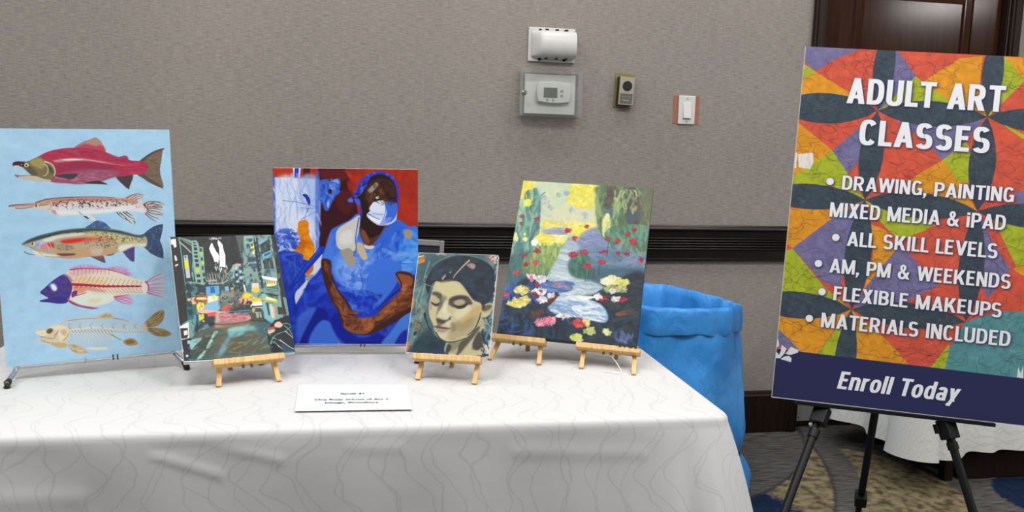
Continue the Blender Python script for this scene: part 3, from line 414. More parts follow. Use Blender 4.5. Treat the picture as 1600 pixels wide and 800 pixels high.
'28,259,1230]],["P","6d543c",1,0,1,[259,1242,259,1247,256,1252,251,1256,245,1258,239,1257,236,1254,236,1249,239,1244,245,1240,251,1238,256,1238]],["S","9c8258",0.9,5.0,2.9,[236,1287,261,1296,284,1273,293,1246]],["S","9c8258",0.9,5.0,2.9,[195,1277,215,1282,235,1296]],["S","9c8258",0.9,5.0,2.9,[313,1313,329,1302,347,1273]],["S","9c8258",0.9,5.0,2.9,[268,1278,285,1261,294,1243]],["S","9c8258",0.9,5.0,2.9,[199,1301,244,1321,265,1320]],["S","d8c9a0",1,10.7,4.3,[304,1208,353,1185,433,1183,519,1187,596,1195,661,1215,721,1246]],["S","8f8468",1,3.6,2.1,[352,1191,433,1186,508,1189]],["S","a49a80",1,7.9,3.6,[596,1195,650,1208,694,1227]],["P","cdbd95",0.9,0,1,[508,1188,537,1164,576,1161,602,1172,612,1198,574,1195]],["D","8e7a52 a89468",22,17.8,3.6,-1.1,0.3,0.7,41,[525,1187,575,1164,607,1191]],["S","e9e0c0",1,9.3,5.7,[354,1249,429,1247,515,1249,591,1268,679,1283,787,1293]],["S","a3947a",0.9,4.3,1.8,[359,1245,352,1224,364,1207]],["S","e2d8b8",0.9,4.3,1.8,[380,1246,372,1226,385,1208]],["S","e2d8b8",0.9,4.3,1.8,[400,1248,393,1227,405,1209]],["S","a3947a",0.9,4.3,1.8,[420,1249,413,1229,426,1211]],["S","e2d8b8",0.9,4.3,1.8,[440,1251,433,1230,447,1212]],["S","e2d8b8",0.9,4.3,1.8,[461,1253,453,1231,468,1213]],["S","a3947a",0.9,4.3,1.8,[481,1254,474,1233,489,1214]],["S","e2d8b8",0.9,4.3,1.8,[502,1256,494,1234,510,1215]],["S","e2d8b8",0.9,4.3,1.8,[522,1257,515,1235,531,1223]],["S","a3947a",0.9,4.3,1.8,[543,1259,536,1237,552,1226]],["S","e2d8b8",0.9,4.3,1.8,[564,1261,557,1238,574,1229]],["S","e2d8b8",0.9,4.3,1.8,[585,1262,577,1240,595,1232]],["S","a3947a",0.9,4.3,1.8,[606,1264,598,1241,616,1235]],["S","e2d8b8",0.9,4.3,1.8,[627,1266,619,1242,638,1238]],["S","e2d8b8",0.9,4.3,1.8,[648,1267,640,1244,660,1241]],["S","a3947a",0.9,4.3,1.8,[669,1269,661,1245,681,1244]],["S","e2d8b8",0.9,4.3,1.8,[690,1271,683,1247,703,1246]],["S","e2d8b8",0.9,4.3,1.8,[712,1272,704,1248,725,1249]],["S","a3947a",0.9,4.3,1.8,[733,1274,725,1250,747,1252]],["S","e2d8b8",0.9,4.3,1.8,[755,1276,747,1251,769,1255]],["S","e6dcba",1,5.4,2.1,[362,1250,378,1282,388,1332]],["S","6d6552",0.8,3.6,1.8,[366,1251,376,1270]],["S","e6dcba",1,5.4,2.1,[380,1252,396,1284,406,1334]],["S","6d6552",0.8,3.6,1.8,[384,1253,394,1271]],["S","e6dcba",1,5.4,2.1,[398,1253,414,1286,425,1336]],["S","6d6552",0.8,3.6,1.8,[402,1255,413,1273]],["S","e6dcba",1,5.4,2.1,[416,1255,432,1287,443,1338]],["S","6d6552",0.8,3.6,1.8,[420,1257,431,1275]],["S","e6dcba",1,5.4,2.1,[434,1257,450,1289,461,1340]],["S","6d6552",0.8,3.6,1.8,[438,1258,449,1277]],["S","e6dcba",1,5.4,2.1,[452,1258,469,1291,480,1338]],["S","6d6552",0.8,3.6,1.8,[456,1260,467,1278]],["S","e6dcba",1,5.4,2.1,[471,1260,487,1293,498,1336]],["S","6d6552",0.8,3.6,1.8,[475,1262,486,1280]],["S","e6dcba",1,5.4,2.1,[489,1262,505,1294,517,1334]],["S","6d6552",0.8,3.6,1.8,[493,1263,504,1282]],["S","e6dcba",1,5.4,2.1,[507,1263,524,1296,536,1332]],["S","6d6552",0.8,3.6,1.8,[512,1265,522,1284]],["S","e6dcba",1,5.4,2.1,[526,1265,542,1298,555,1330]],["S","6d6552",0.8,3.6,1.8,[530,1267,541,1285]'
'],["S","e6dcba",1,5.4,2.1,[544,1267,561,1300,574,1329]],["S","6d6552",0.8,3.6,1.8,[549,1269,560,1287]],["S","e6dcba",1,5.4,2.1,[563,1269,580,1302,592,1327]],["S","6d6552",0.8,3.6,1.8,[567,1270,578,1289]],["S","e6dcba",1,5.4,2.1,[582,1270,598,1303,611,1325]],["S","6d6552",0.8,3.6,1.8,[586,1272,597,1291]],["S","a99c84",0.8,3.6,1.8,[591,1273,597,1291]],["S","a99c84",0.8,3.6,1.8,[607,1274,614,1292]],["S","a99c84",0.8,3.6,1.8,[624,1276,631,1294]],["S","a99c84",0.8,3.6,1.8,[641,1277,647,1296]],["S","a99c84",0.8,3.6,1.8,[657,1279,664,1297]],["S","a99c84",0.8,3.6,1.8,[674,1280,681,1299]],["S","a99c84",0.8,3.6,1.8,[691,1282,698,1300]],["S","a99c84",0.8,3.6,1.8,[708,1284,714,1302]],["S","a99c84",0.8,3.6,1.8,[724,1285,731,1304]],["S","a99c84",0.8,3.6,1.8,[741,1287,748,1305]],["S","a99c84",0.8,3.6,1.8,[758,1288,765,1307]],["S","a99c84",0.8,3.6,1.8,[775,1290,782,1308]],["S","d2c29a",1,8.6,4.3,[557,1287,605,1317,648,1345]],["S","86754e",1,5.7,2.9,[589,1302,642,1344]],["P","b4986a",1,0,1,[653,1350,676,1339,710,1339,737,1364,733,1383,690,1387,663,1373]],["P","8c6a42",1,2.0,1,[670,1351,704,1347,725,1366,691,1376,669,1367]],["S","d9c9a4",1,5.0,2.9,[666,1326,683,1318,699,1326]],["P","cbb98e",1,0,1,[337,1346,380,1344,421,1367,446,1400,451,1410,386,1406,356,1378]],["D","8c7850 ab986e e2d6b4",26,32.1,3.6,0.5,0.25,0.8,42,[342,1346,400,1358,446,1406,376,1396]],["P","e6e0c4",1,0,1,[442,1372,507,1376,562,1384,550,1396,484,1393]],["P","a89160",0.95,0,1,[783,1251,814,1216,856,1181,898,1169,908,1186,894,1242,857,1271,805,1275]],["P","a89160",0.95,0,1,[799,1278,851,1283,908,1301,944,1334,905,1349,847,1337,809,1305]],["D","6d5634 8e7648 c9b888 574428",40,32.1,4.6,-0.75,0.25,0.8,43,[794,1262,850,1193,903,1175,894,1236,816,1273]],["D","6d5634 8e7648 c4b282 574428",40,32.1,4.6,0.3,0.25,0.8,44,[805,1282,873,1291,938,1333,871,1339,815,1305]],["P","d6cdb8",0.8,3.9,1,[772,1247,795,1252,798,1297,775,1304]],["S","6ea6cc",0.8,2.5,1.8,[33,1410,23,1411,20,1423,30,1430,45,1428,48,1414]]]},"city":{"a":1272.1,"o":[["B","2f3d40"],["P","2b2c2e",1,0,0,[-2,0,378,-6,593,2,608,330,492,399,299,389,297,126,100,13]],["D","26282a 34383a 2a2a2c 3c3f40",160,53.0,23.6,0.2,1.2,0.5,1,[100,13,610,3,622,349,490,418,283,388]],["P","6f968c",1,0,0,[77,3,105,9,201,46,167,492,167,638,187,942,261,974,33,1078,20,842,72,578]],["P","29292b",1,0,0,[4,5,77,8,84,164,85,488,87,651,76,863,22,894,-17,905,-16,751,-1,300]],["D","33302e 3d332e 242629",40,58.9,23.6,1.4,0.5,0.5,2,[10,114,71,210,87,651,74,846,-21,874,-4,483]],["P","2c3c3e",1,0,0,[91,22,190,74,194,178,154,400,168,483,90,479,93,304]],["S","b3a58f",1,13.0,11.8,[87,60,130,109,175,172]],["S","5d7a72",1,17.7,17.7,[104,18,151,63,188,93]],["P","a9bcb8",1,0,0,[104,202,143,195,142,436,106,439]],["P","e3d432",1,0,0,[106,254,137,251,135,339,103,342]],["P","4d5f84",1,0,0,[113,207,129,203,129,224,114,226]],["P","cdb9c8",0.8,0,0,[110,351,140,348,139,431,109,434]],["S","3a4a58",1,14.1,11.8,[157,242,165,373]],["P","86aa9c",1,0,0,[193,45,238,42,253,76,256,114,290,116,270,498,251,'
'520,183,493,180,309,184,168]],["P","2d3c40",1,0,0,[204,89,233,90,234,107,205,106]],["P","2d3c40",1,0,0,[205,117,236,118,235,150,204,149]],["P","2d3c40",1,0,0,[202,164,233,166,233,188,202,187]],["P","2d3c40",1,0,0,[201,202,233,203,233,228,201,226]],["P","2d3c40",1,0,0,[200,244,233,246,232,276,199,274]],["P","2d3c40",1,0,0,[202,289,232,291,231,326,201,324]],["P","2d3c40",1,0,0,[197,402,231,404,230,434,196,432]],["P","2d3c40",1,0,0,[199,458,231,459,229,491,198,489]],["P","2d3c40",1,0,0,[256,129,277,130,276,166,255,165]],["P","2d3c40",1,0,0,[257,228,275,229,273,263,256,262]],["P","2d3c40",1,0,0,[255,317,271,318,268,361,252,360]],["P","2d3c40",1,0,0,[254,391,274,392,272,429,253,428]],["P","2d3c40",1,0,0,[254,447,274,448,272,490,251,489]],["P","2d3c40",1,0,0,[204,60,229,61,229,74,205,73]],["P","b2c63c",1,0,0,[194,339,234,337,232,384,195,388]],["P","b2c63c",1,0,0,[258,173,283,169,282,205,256,207]],["P","b2c63c",1,0,0,[258,267,284,269,282,302,256,303]],["P","f3f3f3",1,0,0,[345,132,368,81,379,71,388,115,406,168,423,198,427,236,406,306,387,328,379,295,367,224,352,175]],["P","f3f3f3",1,0,0,[436,45,453,60,473,94,477,162,485,210,471,342,451,336,431,335,419,330,430,226,437,122,429,83]],["D","202224 2a2c2e",24,41.2,7.1,1.5,0.3,0.9,3,[367,290,417,283,418,339,385,347]],["D","e8e8e8",40,35.3,5.3,1.5,0.3,0.8,4,[374,299,480,305,477,389,381,375]],["D","f0f0f0",16,23.6,7.1,0.3,0.8,0.9,5,[359,18,466,17,455,41,372,42]],["S","f3f3f3",1,9.4,5.9,[433,349,409,414]],["P","4a504e",0.8,0,0,[299,389,485,390,492,530,361,541,286,499]],["D","8aa59a 6f827e 2c3032 9c968a c2b8ac",60,53.0,8.2,1.4,0.4,0.8,6,[299,389,485,390,494,511,293,509]],["S","b9aca4",1,9.4,9.4,[296,477,369,476]],["S","8fb8b0",1,9.4,9.4,[301,509,414,507,473,482]],["P","33656e",1,0,0,[93,488,160,492,167,638,151,851,72,863]],["D","2c4248 8ab0a6 24343a 4d7f88",40,47.1,29.5,0.2,1.3,0.8,7,[93,488,183,493,175,638,95,651]],["P","57a2d6",1,0,0,[266,535,386,533,383,624,263,626]],["P","1f63a8",1,0,0,[305,542,345,540,345,604,305,606]],["P","3c4c4c",1,0,0,[385,542,474,538,515,605,459,657,382,633]],["P","72b2d8",1,0,0,[437,545,474,543,471,593,439,591]],["P","e9d8b8",1,4.9,1,[109,630,239,629,373,637,375,688,364,714,214,704,106,697]],["P","e0b488",1,3.2,1,[109,634,160,633,156,700,109,697]],["P","a8671f",1,3.2,1,[165,620,270,631,257,707,219,731,210,776,162,781,162,719]],["P","f0dcc0",1,3.2,1,[178,643,253,648,250,666,180,661]],["P","e3d447",1,0,1,[168,737,184,693,212,695,233,714,224,759,199,770,168,764]],["P","f0dc50",1,0,1,[233,737,226,756,212,769,195,773,178,767,168,752,165,732,172,713,186,700,204,696,220,702,231,717]],["P","f6eadc",1,6.5,1,[273,645,364,651,351,686,279,690]],["P","7fb6d0",1,3.2,1,[245,715,367,687,364,777,282,799,229,786]],["P","cfdc8a",1,6.5,1,[310,629,351,627,344,677,313,675]],["P","d8d22c",1,0,0,[174,813,218,812,216,892,173,897]],["P","4d93b0",1,0,0,[131,814,174,818,169,897,137,903,133,1008,109,1015]],["P","eab0a0",1,3.2,1,[172,768,238,769,300,782,362,795,352,812,218,807,173,795]],["P","d8505e",1,0,0,[246,805,3'
'30,797,333,834,253,841]],["D","2b353a 33444a",22,70.7,29.5,0.6,1.3,0.9,8,[137,903,261,842,360,813,346,919,251,930,224,1024,132,1016]],["P","5d88a4",0.8,4.9,1,[204,926,251,925,256,1018,201,1022]],["S","24343a",1,14.1,14.1,[159,816,140,1017]],["P","20282c",1,0,0,[247,894,301,907,350,893,339,919,250,938]],["P","5a6a66",1,9.7,1,[382,633,515,605,595,554,616,704,445,765,368,742]],["D","3c4a4a 7d8f88 b0684a 2f3a3c",40,47.1,23.6,0.3,1.2,0.6,9,[390,634,544,625,593,748,398,762]],["P","6d7c78",1,0,1,[479,667,469,690,447,705,420,710,395,702,378,684,374,660,384,638,405,622,432,618,457,625,474,644]],["S","1e2426",1,10.6,7.1,[402,662,429,641,451,661,409,676]],["P","8e9c92",0.6,6.5,1,[403,589,469,584,478,640,411,654]],["P","b8633e",1,6.5,1,[374,760,464,748,493,768,459,788,379,787]],["P","8ab0a4",1,0,0,[492,399,544,317,586,310,630,350,624,519,522,550,499,474]],["P","e39aa0",1,0,0,[566,304,623,310,617,335,563,332]],["P","3a4f5e",1,0,0,[548,346,632,340,622,537,538,551]],["D","7da8a4 2a3840 93b4b0 41596a",36,35.3,23.6,0.2,1.3,0.85,10,[500,400,548,346,647,351,622,537,522,550]],["P","9c7a5e",1,0,0,[488,594,517,587,511,660,483,658]],["P","d6c23a",1,3.2,1,[492,562,516,559,514,577,493,581]],["P","c6a89c",1,6.5,1,[313,872,328,811,394,793,487,813,613,840,623,886,586,919,424,934,315,917]],["P","c07c80",1,3.9,1,[358,826,471,816,620,850,630,896,547,912,380,904,354,857]],["S","a84a54",1,9.4,7.1,[370,854,481,862,590,888]],["P","c8545a",1,3.2,1,[416,745,449,738,450,792,431,814,409,799]],["P","5d7788",1,3.2,1,[440,805,635,801,647,829,532,839,446,824]],["S","2a3f58",1,11.8,11.8,[447,817,649,820]],["P","7f9f94",1,0,0,[610,3,955,0,957,250,950,632,941,910,830,929,749,804,693,736,636,557,638,293]],["P","27292c",1,0,0,[955,5,996,4,999,311,1009,636,1006,868,958,911,950,744,952,395]],["D","3c4f58 5a7c80 93b2aa 2f3d46 4a6d84",120,53.0,29.5,0.3,1.4,0.6,11,[626,3,950,5,959,633,771,769,660,558]],["P","8fb4a6",1,0,0,[694,5,778,8,774,97,689,103]],["P","3b5648",1,0,0,[728,36,753,37,747,76,726,75]],["P","303c44",1,0,0,[778,38,818,30,813,244,811,378,769,376,769,194]],["S","86a89c",1,9.4,9.4,[795,9,797,358]],["S","7c9f9c",1,11.8,11.8,[825,99,923,14]],["P","2a3338",1,0,0,[834,99,936,44,926,171,835,235]],["P","2a3338",1,0,0,[833,283,931,249,930,375,836,379]],["D","6d7f74 3f4a4a 565a50",26,64.8,5.9,1.5,0.3,0.8,12,[841,109,929,63,923,161,845,226]],["D","6d8a84 3f5a5a",20,64.8,5.9,1.5,0.3,0.8,13,[840,293,926,259,923,365,845,370]],["P","68b0c8",1,0,0,[834,216,930,171,927,220,843,269]],["P","1d527e",1,0,0,[855,219,919,190,918,212,856,242]],["P","7fb4c0",0.8,0,0,[818,88,913,23,917,53,832,109]],["P","e2d456",1,0,0,[736,100,774,98,773,145,737,150]],["P","d9dc84",1,0,0,[740,161,774,160,767,208,741,212]],["P","46698c",1,0,0,[696,113,735,105,734,144,695,147]],["P","3d5668",1,0,0,[687,238,771,242,772,290,696,296]],["P","3c566e",1,0,0,[710,316,777,314,770,366,711,373]],["P","7e988c",0.8,0,0,[684,381,776,386,769,490,685,494]],["P","f6f4ea",1,0,1,[804,454,841,461,939,485,930,513,877,503,805,477]],["P","dce08a",1,0'
',0,[835,503,925,517,923,560,833,569]],["P","9c4a2c",1,0,0,[843,503,853,506,851,538,842,537]],["P","9c4a2c",1,0,0,[864,504,874,507,872,539,863,538]],["P","9c4a2c",1,0,0,[885,506,894,508,893,540,884,540]],["P","9c4a2c",1,0,0,[906,507,915,509,914,541,905,541]],["S","2f3d40",1,23.6,17.7,[794,491,786,575]],["S","24405a",1,14.1,11.8,[821,596,918,621]],["P","6f998c",0.7,0,0,[800,567,924,583,922,649,799,632]],["P","e7c8b0",1,0,0,[694,523,760,525,752,601,686,606]],["P","dfc038",1,3.2,1,[690,583,755,578,747,619,697,621]],["P","b4c62c",1,0,0,[774,658,906,704,903,750,772,705]],["P","e6eac8",1,1.9,1,[786,664,896,713,894,727,790,692]],["S","26333a",1,17.7,17.7,[774,635,919,672]],["P","88b4a6",1,3.2,1,[773,640,814,647,798,697,770,686]],["P","3d6a7c",1,0,0,[636,557,683,513,674,634,693,736,626,630]],["P","dfe4d8",1,0,0,[612,537,626,536,628,612,615,616]],["P","2b3438",1,0,0,[565,534,606,532,604,611,570,618]],["P","e6c33a",1,6.5,1,[602,624,659,623,702,672,764,704,722,766,659,743,640,705,586,683]],["P","e8a27a",1,6.5,1,[555,672,635,682,664,707,642,751,578,738]],["P","f0d028",1,0,1,[611,620,651,627,654,660,613,662]],["P","3b302c",1,0,1,[618,713,668,712,661,762,630,778,608,758]],["S","3a2c24",1,17.7,11.8,[580,729,593,693]],["P","f4eee2",1,3.2,1,[659,743,745,721,760,759,744,786,662,780]],["S","26343c",1,15.3,15.3,[663,773,763,769]],["P","4a4a36",1,3.2,1,[653,816,684,800,741,804,762,833,755,905,646,897]],["P","8fa8a2",1,0,0,[680,827,737,831,738,886,680,890]],["S","2b3638",1,7.1,7.1,[687,841,684,891]],["S","2b3638",1,7.1,7.1,[720,834,716,893]],["P","d8c084",0.8,3.2,1,[661,789,687,782,682,818,659,834]],["P","78aebc",1,0,0,[763,741,798,753,807,863,847,930,825,965,761,896]],["S","26343a",1,17.7,14.1,[808,744,811,864]],["P","e0a894",1,0,0,[852,784,872,785,863,904,845,912]],["P","d8dcc8",0.8,3.2,1,[830,764,853,775,847,903,829,883]],["P","3f2f28",1,0,0,[901,787,950,800,947,873,897,870]],["P","93b4a4",0.7,0,0,[967,689,1007,701,1022,879,979,885]],["P","4b554c",1,0,0,[47,1096,127,990,314,926,587,911,826,956,780,1042,767,1246,384,1246,40,1223,1,1169]],["D","56604e 3d4c48 6a6a54 4a5550 5a513e 7d7258",170,94.3,29.5,-0.3,0.5,0.45,14,[63,1089,313,934,785,953,760,1236,49,1216]],["P","c98d78",0.8,9.7,1,[315,917,426,916,587,911,551,944,422,952,310,961]],["P","b98a5a",0.6,9.7,1,[454,945,584,937,629,959,546,979,459,972]],["P","6fb0b4",0.85,6.5,1,[418,978,548,961,693,973,704,1009,573,1017,537,1049,424,1058]],["P","8fc0b8",0.8,6.5,1,[418,978,515,968,578,982,527,1004,431,1005]],["P","2f5a68",0.8,13.0,1,[662,961,828,947,786,1061,719,1073,685,1026]],["P","5c5038",0.6,19.4,1,[403,1100,565,1078,672,1114,672,1228,386,1229]],["P","6aa4c4",0.7,6.5,1,[444,1024,401,1117,359,1201,306,1248,283,1246,314,1179,364,1097]],["P","35403c",0.8,6.5,1,[17,1162,118,1076,305,1004,280,1081,188,1203,33,1223]],["P","9cc8b4",1,1.9,1,[290,994,320,997,275,1054,251,1061]],["P","9cc8b4",1,1.9,1,[242,1073,269,1076,229,1146,202,1148]],["P","8fc8b8",1,1.9,1,[175,1176,194,1177,145,1242,106,1246]],["P","dfe3e2",1,0,0,[-41,920,1'
'3,911,78,881,65,1063,2,1228,-42,1216]],["P","3b2a28",1,0,0,[-1,936,64,937,64,1002,49,1036,-1,1040]],["P","e6dcd8",1,0,0,[26,965,58,958,61,1002,26,1008]],["P","1e2a34",1,0,0,[-2,1049,84,1034,80,1107,43,1130,63,1157,35,1206,3,1144]],["P","a0c4c8",1,0,0,[47,1061,73,1059,69,1089,47,1096]],["P","8fb8bc",1,3.2,1,[73,1064,175,1046,114,1110,71,1149]],["P","2c3438",1,0,0,[11,1144,53,1174,63,1226,0,1245,-19,1210]],["P","c8d4d4",1,0,1,[42,1207,40,1213,35,1217,30,1218,24,1216,21,1211,20,1205,22,1199,27,1195,32,1193,37,1196,41,1200]],["P","16242a",1,0,0,[763,996,824,974,907,916,1004,887,1031,926,1027,1053,1013,1250,799,1249,762,1166]],["P","0f1e24",1,3.2,1,[807,972,916,908,1027,898,1024,971,905,980]],["S","6f9c90",1,8.8,4.1,[866,913,937,882,1021,883]],["S","6f9c90",1,8.8,4.1,[780,1158,823,1091,885,1060,945,1047,1003,997,1024,971]],["S","6f9c90",1,8.8,4.1,[805,1098,873,1139,953,1209,1003,1258]],["S","6f9c90",1,8.8,4.1,[778,1167,815,1144,890,1239]],["S","6f9c90",1,8.8,4.1,[937,991,979,1040,1006,1133]],["S","6f9c90",1,8.8,4.1,[896,988,958,966,1018,1007]],["S","6f9c90",1,8.8,4.1,[776,1015,791,1079,771,1051]],["S","d2c4b0",1,8.2,4.1,[820,1162,870,1211,892,1230]],["S","d2c4b0",1,8.2,4.1,[874,1131,953,1209,1006,1240]],["S","d2c4b0",1,8.2,4.1,[937,1046,993,1114,1012,1151]],["P","e0b8a6",1,3.2,1,[851,958,894,943,922,981,893,1006,845,993]],["P","b84a4a",1,2.6,1,[771,997,837,993,842,1016,784,1016]],["P","d6bca8",1,3.2,1,[775,1024,841,1020,829,1046,778,1060]],["P","2a4c70",0.8,4.9,1,[877,1167,951,1218,1003,1258,896,1253]],["P","0a1418",1,0,1,[786,1168,828,1162,857,1245,783,1247]],["P","2f2220",1,3.2,1,[840,1083,882,1078,884,1123,843,1119]],["S","5a8c98",0.6,11.8,11.8,[46,1241,306,1248,621,1250,993,1266]],["S","93b0aa",1,7.1,7.1,[1,5,-3,318,-16,751,-35,1225]],["P","e9e3df",1,0,0,[11,24,55,21,52,106,32,117,25,81,7,81]],["P","c9cfd2",1,0,1,[23,203,37,199,45,246,27,253]],["P","d8d2bc",1,0,1,[18,305,31,290,49,288,45,300,28,312]],["P","48687c",0.75,0,1,[706,37,727,36,725,63,706,67]],["P","2c3d48",0.75,0,1,[745,39,766,37,764,65,744,68]],["P","2c3d48",0.75,0,1,[704,94,724,93,723,120,703,123]],["P","2c3d48",0.75,0,1,[742,95,763,94,761,121,742,124]],["P","48687c",0.75,0,1,[781,97,802,96,800,123,780,126]],["P","48687c",0.75,0,1,[740,152,760,150,759,178,739,181]],["P","2c3d48",0.75,0,1,[778,153,799,152,797,179,778,182]],["P","48687c",0.75,0,1,[698,206,719,205,717,232,698,235]],["P","2c3d48",0.75,0,1,[775,209,796,208,795,235,775,238]],["P","2c3d48",0.75,0,1,[696,262,716,261,715,287,695,290]],["P","2c3d48",0.75,0,1,[734,263,754,262,753,289,734,292]],["P","2c3d48",0.75,0,1,[693,317,713,316,712,343,693,345]],["P","48687c",0.75,0,1,[731,319,752,318,751,344,731,347]],["P","2c3d48",0.75,0,1,[770,321,790,320,789,346,769,349]],["P","2c3d48",0.75,0,1,[729,374,749,373,748,400,728,402]],["P","2c3d48",0.75,0,1,[767,376,787,375,786,402,766,404]],["P","2c3d48",0.75,0,1,[688,427,708,426,707,452,688,455]],["P","48687c",0.75,0,1,[764,431,785,430,783,456,764,459]],["P","2c3d48",0.75,0,1,[686,481,706,4'
'80,704,507,685,509]],["P","48687c",0.75,0,1,[724,483,744,483,742,509,723,511]],["P","27343c",0.85,0,1,[773,77,799,74,799,107,775,112]],["P","27343c",0.85,0,1,[773,126,799,123,799,156,775,161]],["P","27343c",0.85,0,1,[773,174,799,172,799,204,775,209]],["P","27343c",0.85,0,1,[773,223,798,220,799,253,775,257]],["P","27343c",0.85,0,1,[773,271,798,268,799,301,775,305]],["P","27343c",0.85,0,1,[773,319,798,316,799,349,774,353]],["P","27343c",0.85,0,1,[773,367,798,364,799,397,774,401]],["P","27343c",0.85,0,1,[773,414,798,412,799,444,774,448]],["P","27343c",0.85,0,1,[773,462,798,459,798,491,774,496]],["P","c2d4d8",0.85,0,1,[561,346,581,345,579,366,560,367]],["P","24323c",0.85,0,1,[598,348,618,347,617,368,598,369]],["P","24323c",0.85,0,1,[558,382,578,381,577,402,558,403]],["P","c2d4d8",0.85,0,1,[596,384,616,383,615,404,596,405]],["P","c2d4d8",0.85,0,1,[556,418,576,417,575,438,556,438]],["P","24323c",0.85,0,1,[594,420,614,419,613,440,594,440]],["P","24323c",0.85,0,1,[554,453,574,452,573,473,554,474]],["P","c2d4d8",0.85,0,1,[592,455,611,455,610,475,591,476]],["P","c2d4d8",0.85,0,1,[552,489,572,488,571,508,552,509]],["P","24323c",0.85,0,1,[589,491,609,490,608,511,589,511]],["P","22313a",0.8,0,1,[91,506,131,503,130,552,103,560]],["P","22313a",0.8,0,1,[88,592,128,589,127,638,100,645]],["P","22313a",0.8,0,1,[85,678,124,675,124,723,96,730]],["P","22313a",0.8,0,1,[82,762,121,759,121,807,93,814]],["P","23282a",1,0,0,[305,408,317,409,316,464,304,464]],["S","b5aea4",1,5.9,5.9,[319,409,318,468]],["P","23282a",1,0,0,[329,407,342,408,340,464,329,463]],["S","b5aea4",1,5.9,5.9,[343,408,343,468]],["P","23282a",1,0,0,[353,407,366,408,364,463,353,463]],["S","b5aea4",1,5.9,5.9,[368,408,367,467]],["S","1f2a2e",1,8.2,5.9,[109,630,168,629,239,629]],["S","b23c3c",1,5.9,4.7,[117,662,156,664]],["S","8f4a20",1,8.2,5.9,[163,674,257,680]],["S","26343a",1,7.1,5.9,[784,566,931,593]],["S","26343a",1,7.1,5.9,[951,462,933,631]],["S","dfe6e4",1,8.2,8.2,[2,10,-18,839,-38,1233]],["S","e4e8e6",1,9.4,9.4,[-39,1258,381,1273,992,1275]],["D","22343c 2c3c44 1c2a30",60,29.5,7.1,0.3,1.3,0.7,60,[384,743,628,612,693,736,757,805,636,796,440,810]],["D","8fb4ac d8d0b0 6f9aa4 c0a078",50,23.6,7.1,0.2,1.2,0.8,61,[106,625,385,542,619,556,740,693,638,778,384,743,220,794]],["D","20302f 2a3a3c",50,29.5,5.9,1.4,0.5,0.7,62,[93,488,181,512,223,767,125,1007,81,855]],["S","1f2a30",1,7.1,5.9,[358,822,486,822,619,854]],["S","1f2a30",1,7.1,4.7,[315,921,424,934,586,924]],["P","26282a",0.55,0,0,[558,10,685,5,636,312,619,311,587,305,544,317,510,391]],["D","5c7268 78603c 4a5c58 88a49a",70,58.9,14.1,-0.35,0.35,0.5,63,[120,1059,312,943,783,971,752,1236,80,1210]],["D","b86e72 cf9a96 a8585e 8c6058 c4b0a0",60,41.2,9.4,0.05,0.4,0.75,64,[359,817,472,812,621,845,629,900,506,918,364,903]],["P","5a5448",0.5,9.7,1,[350,893,475,911,604,907,616,940,422,952,330,927]]]},"mask":{"a":1261.8,"o":[["B","a3301f"],["P","1c3cc0",1,0,0,[-11,496,142,657,336,620,442,656,839,672,986,690,981,1266,75,1254]],["P","b03020",1,0,0,[-5,-6,489,-7,487,56,-6,'
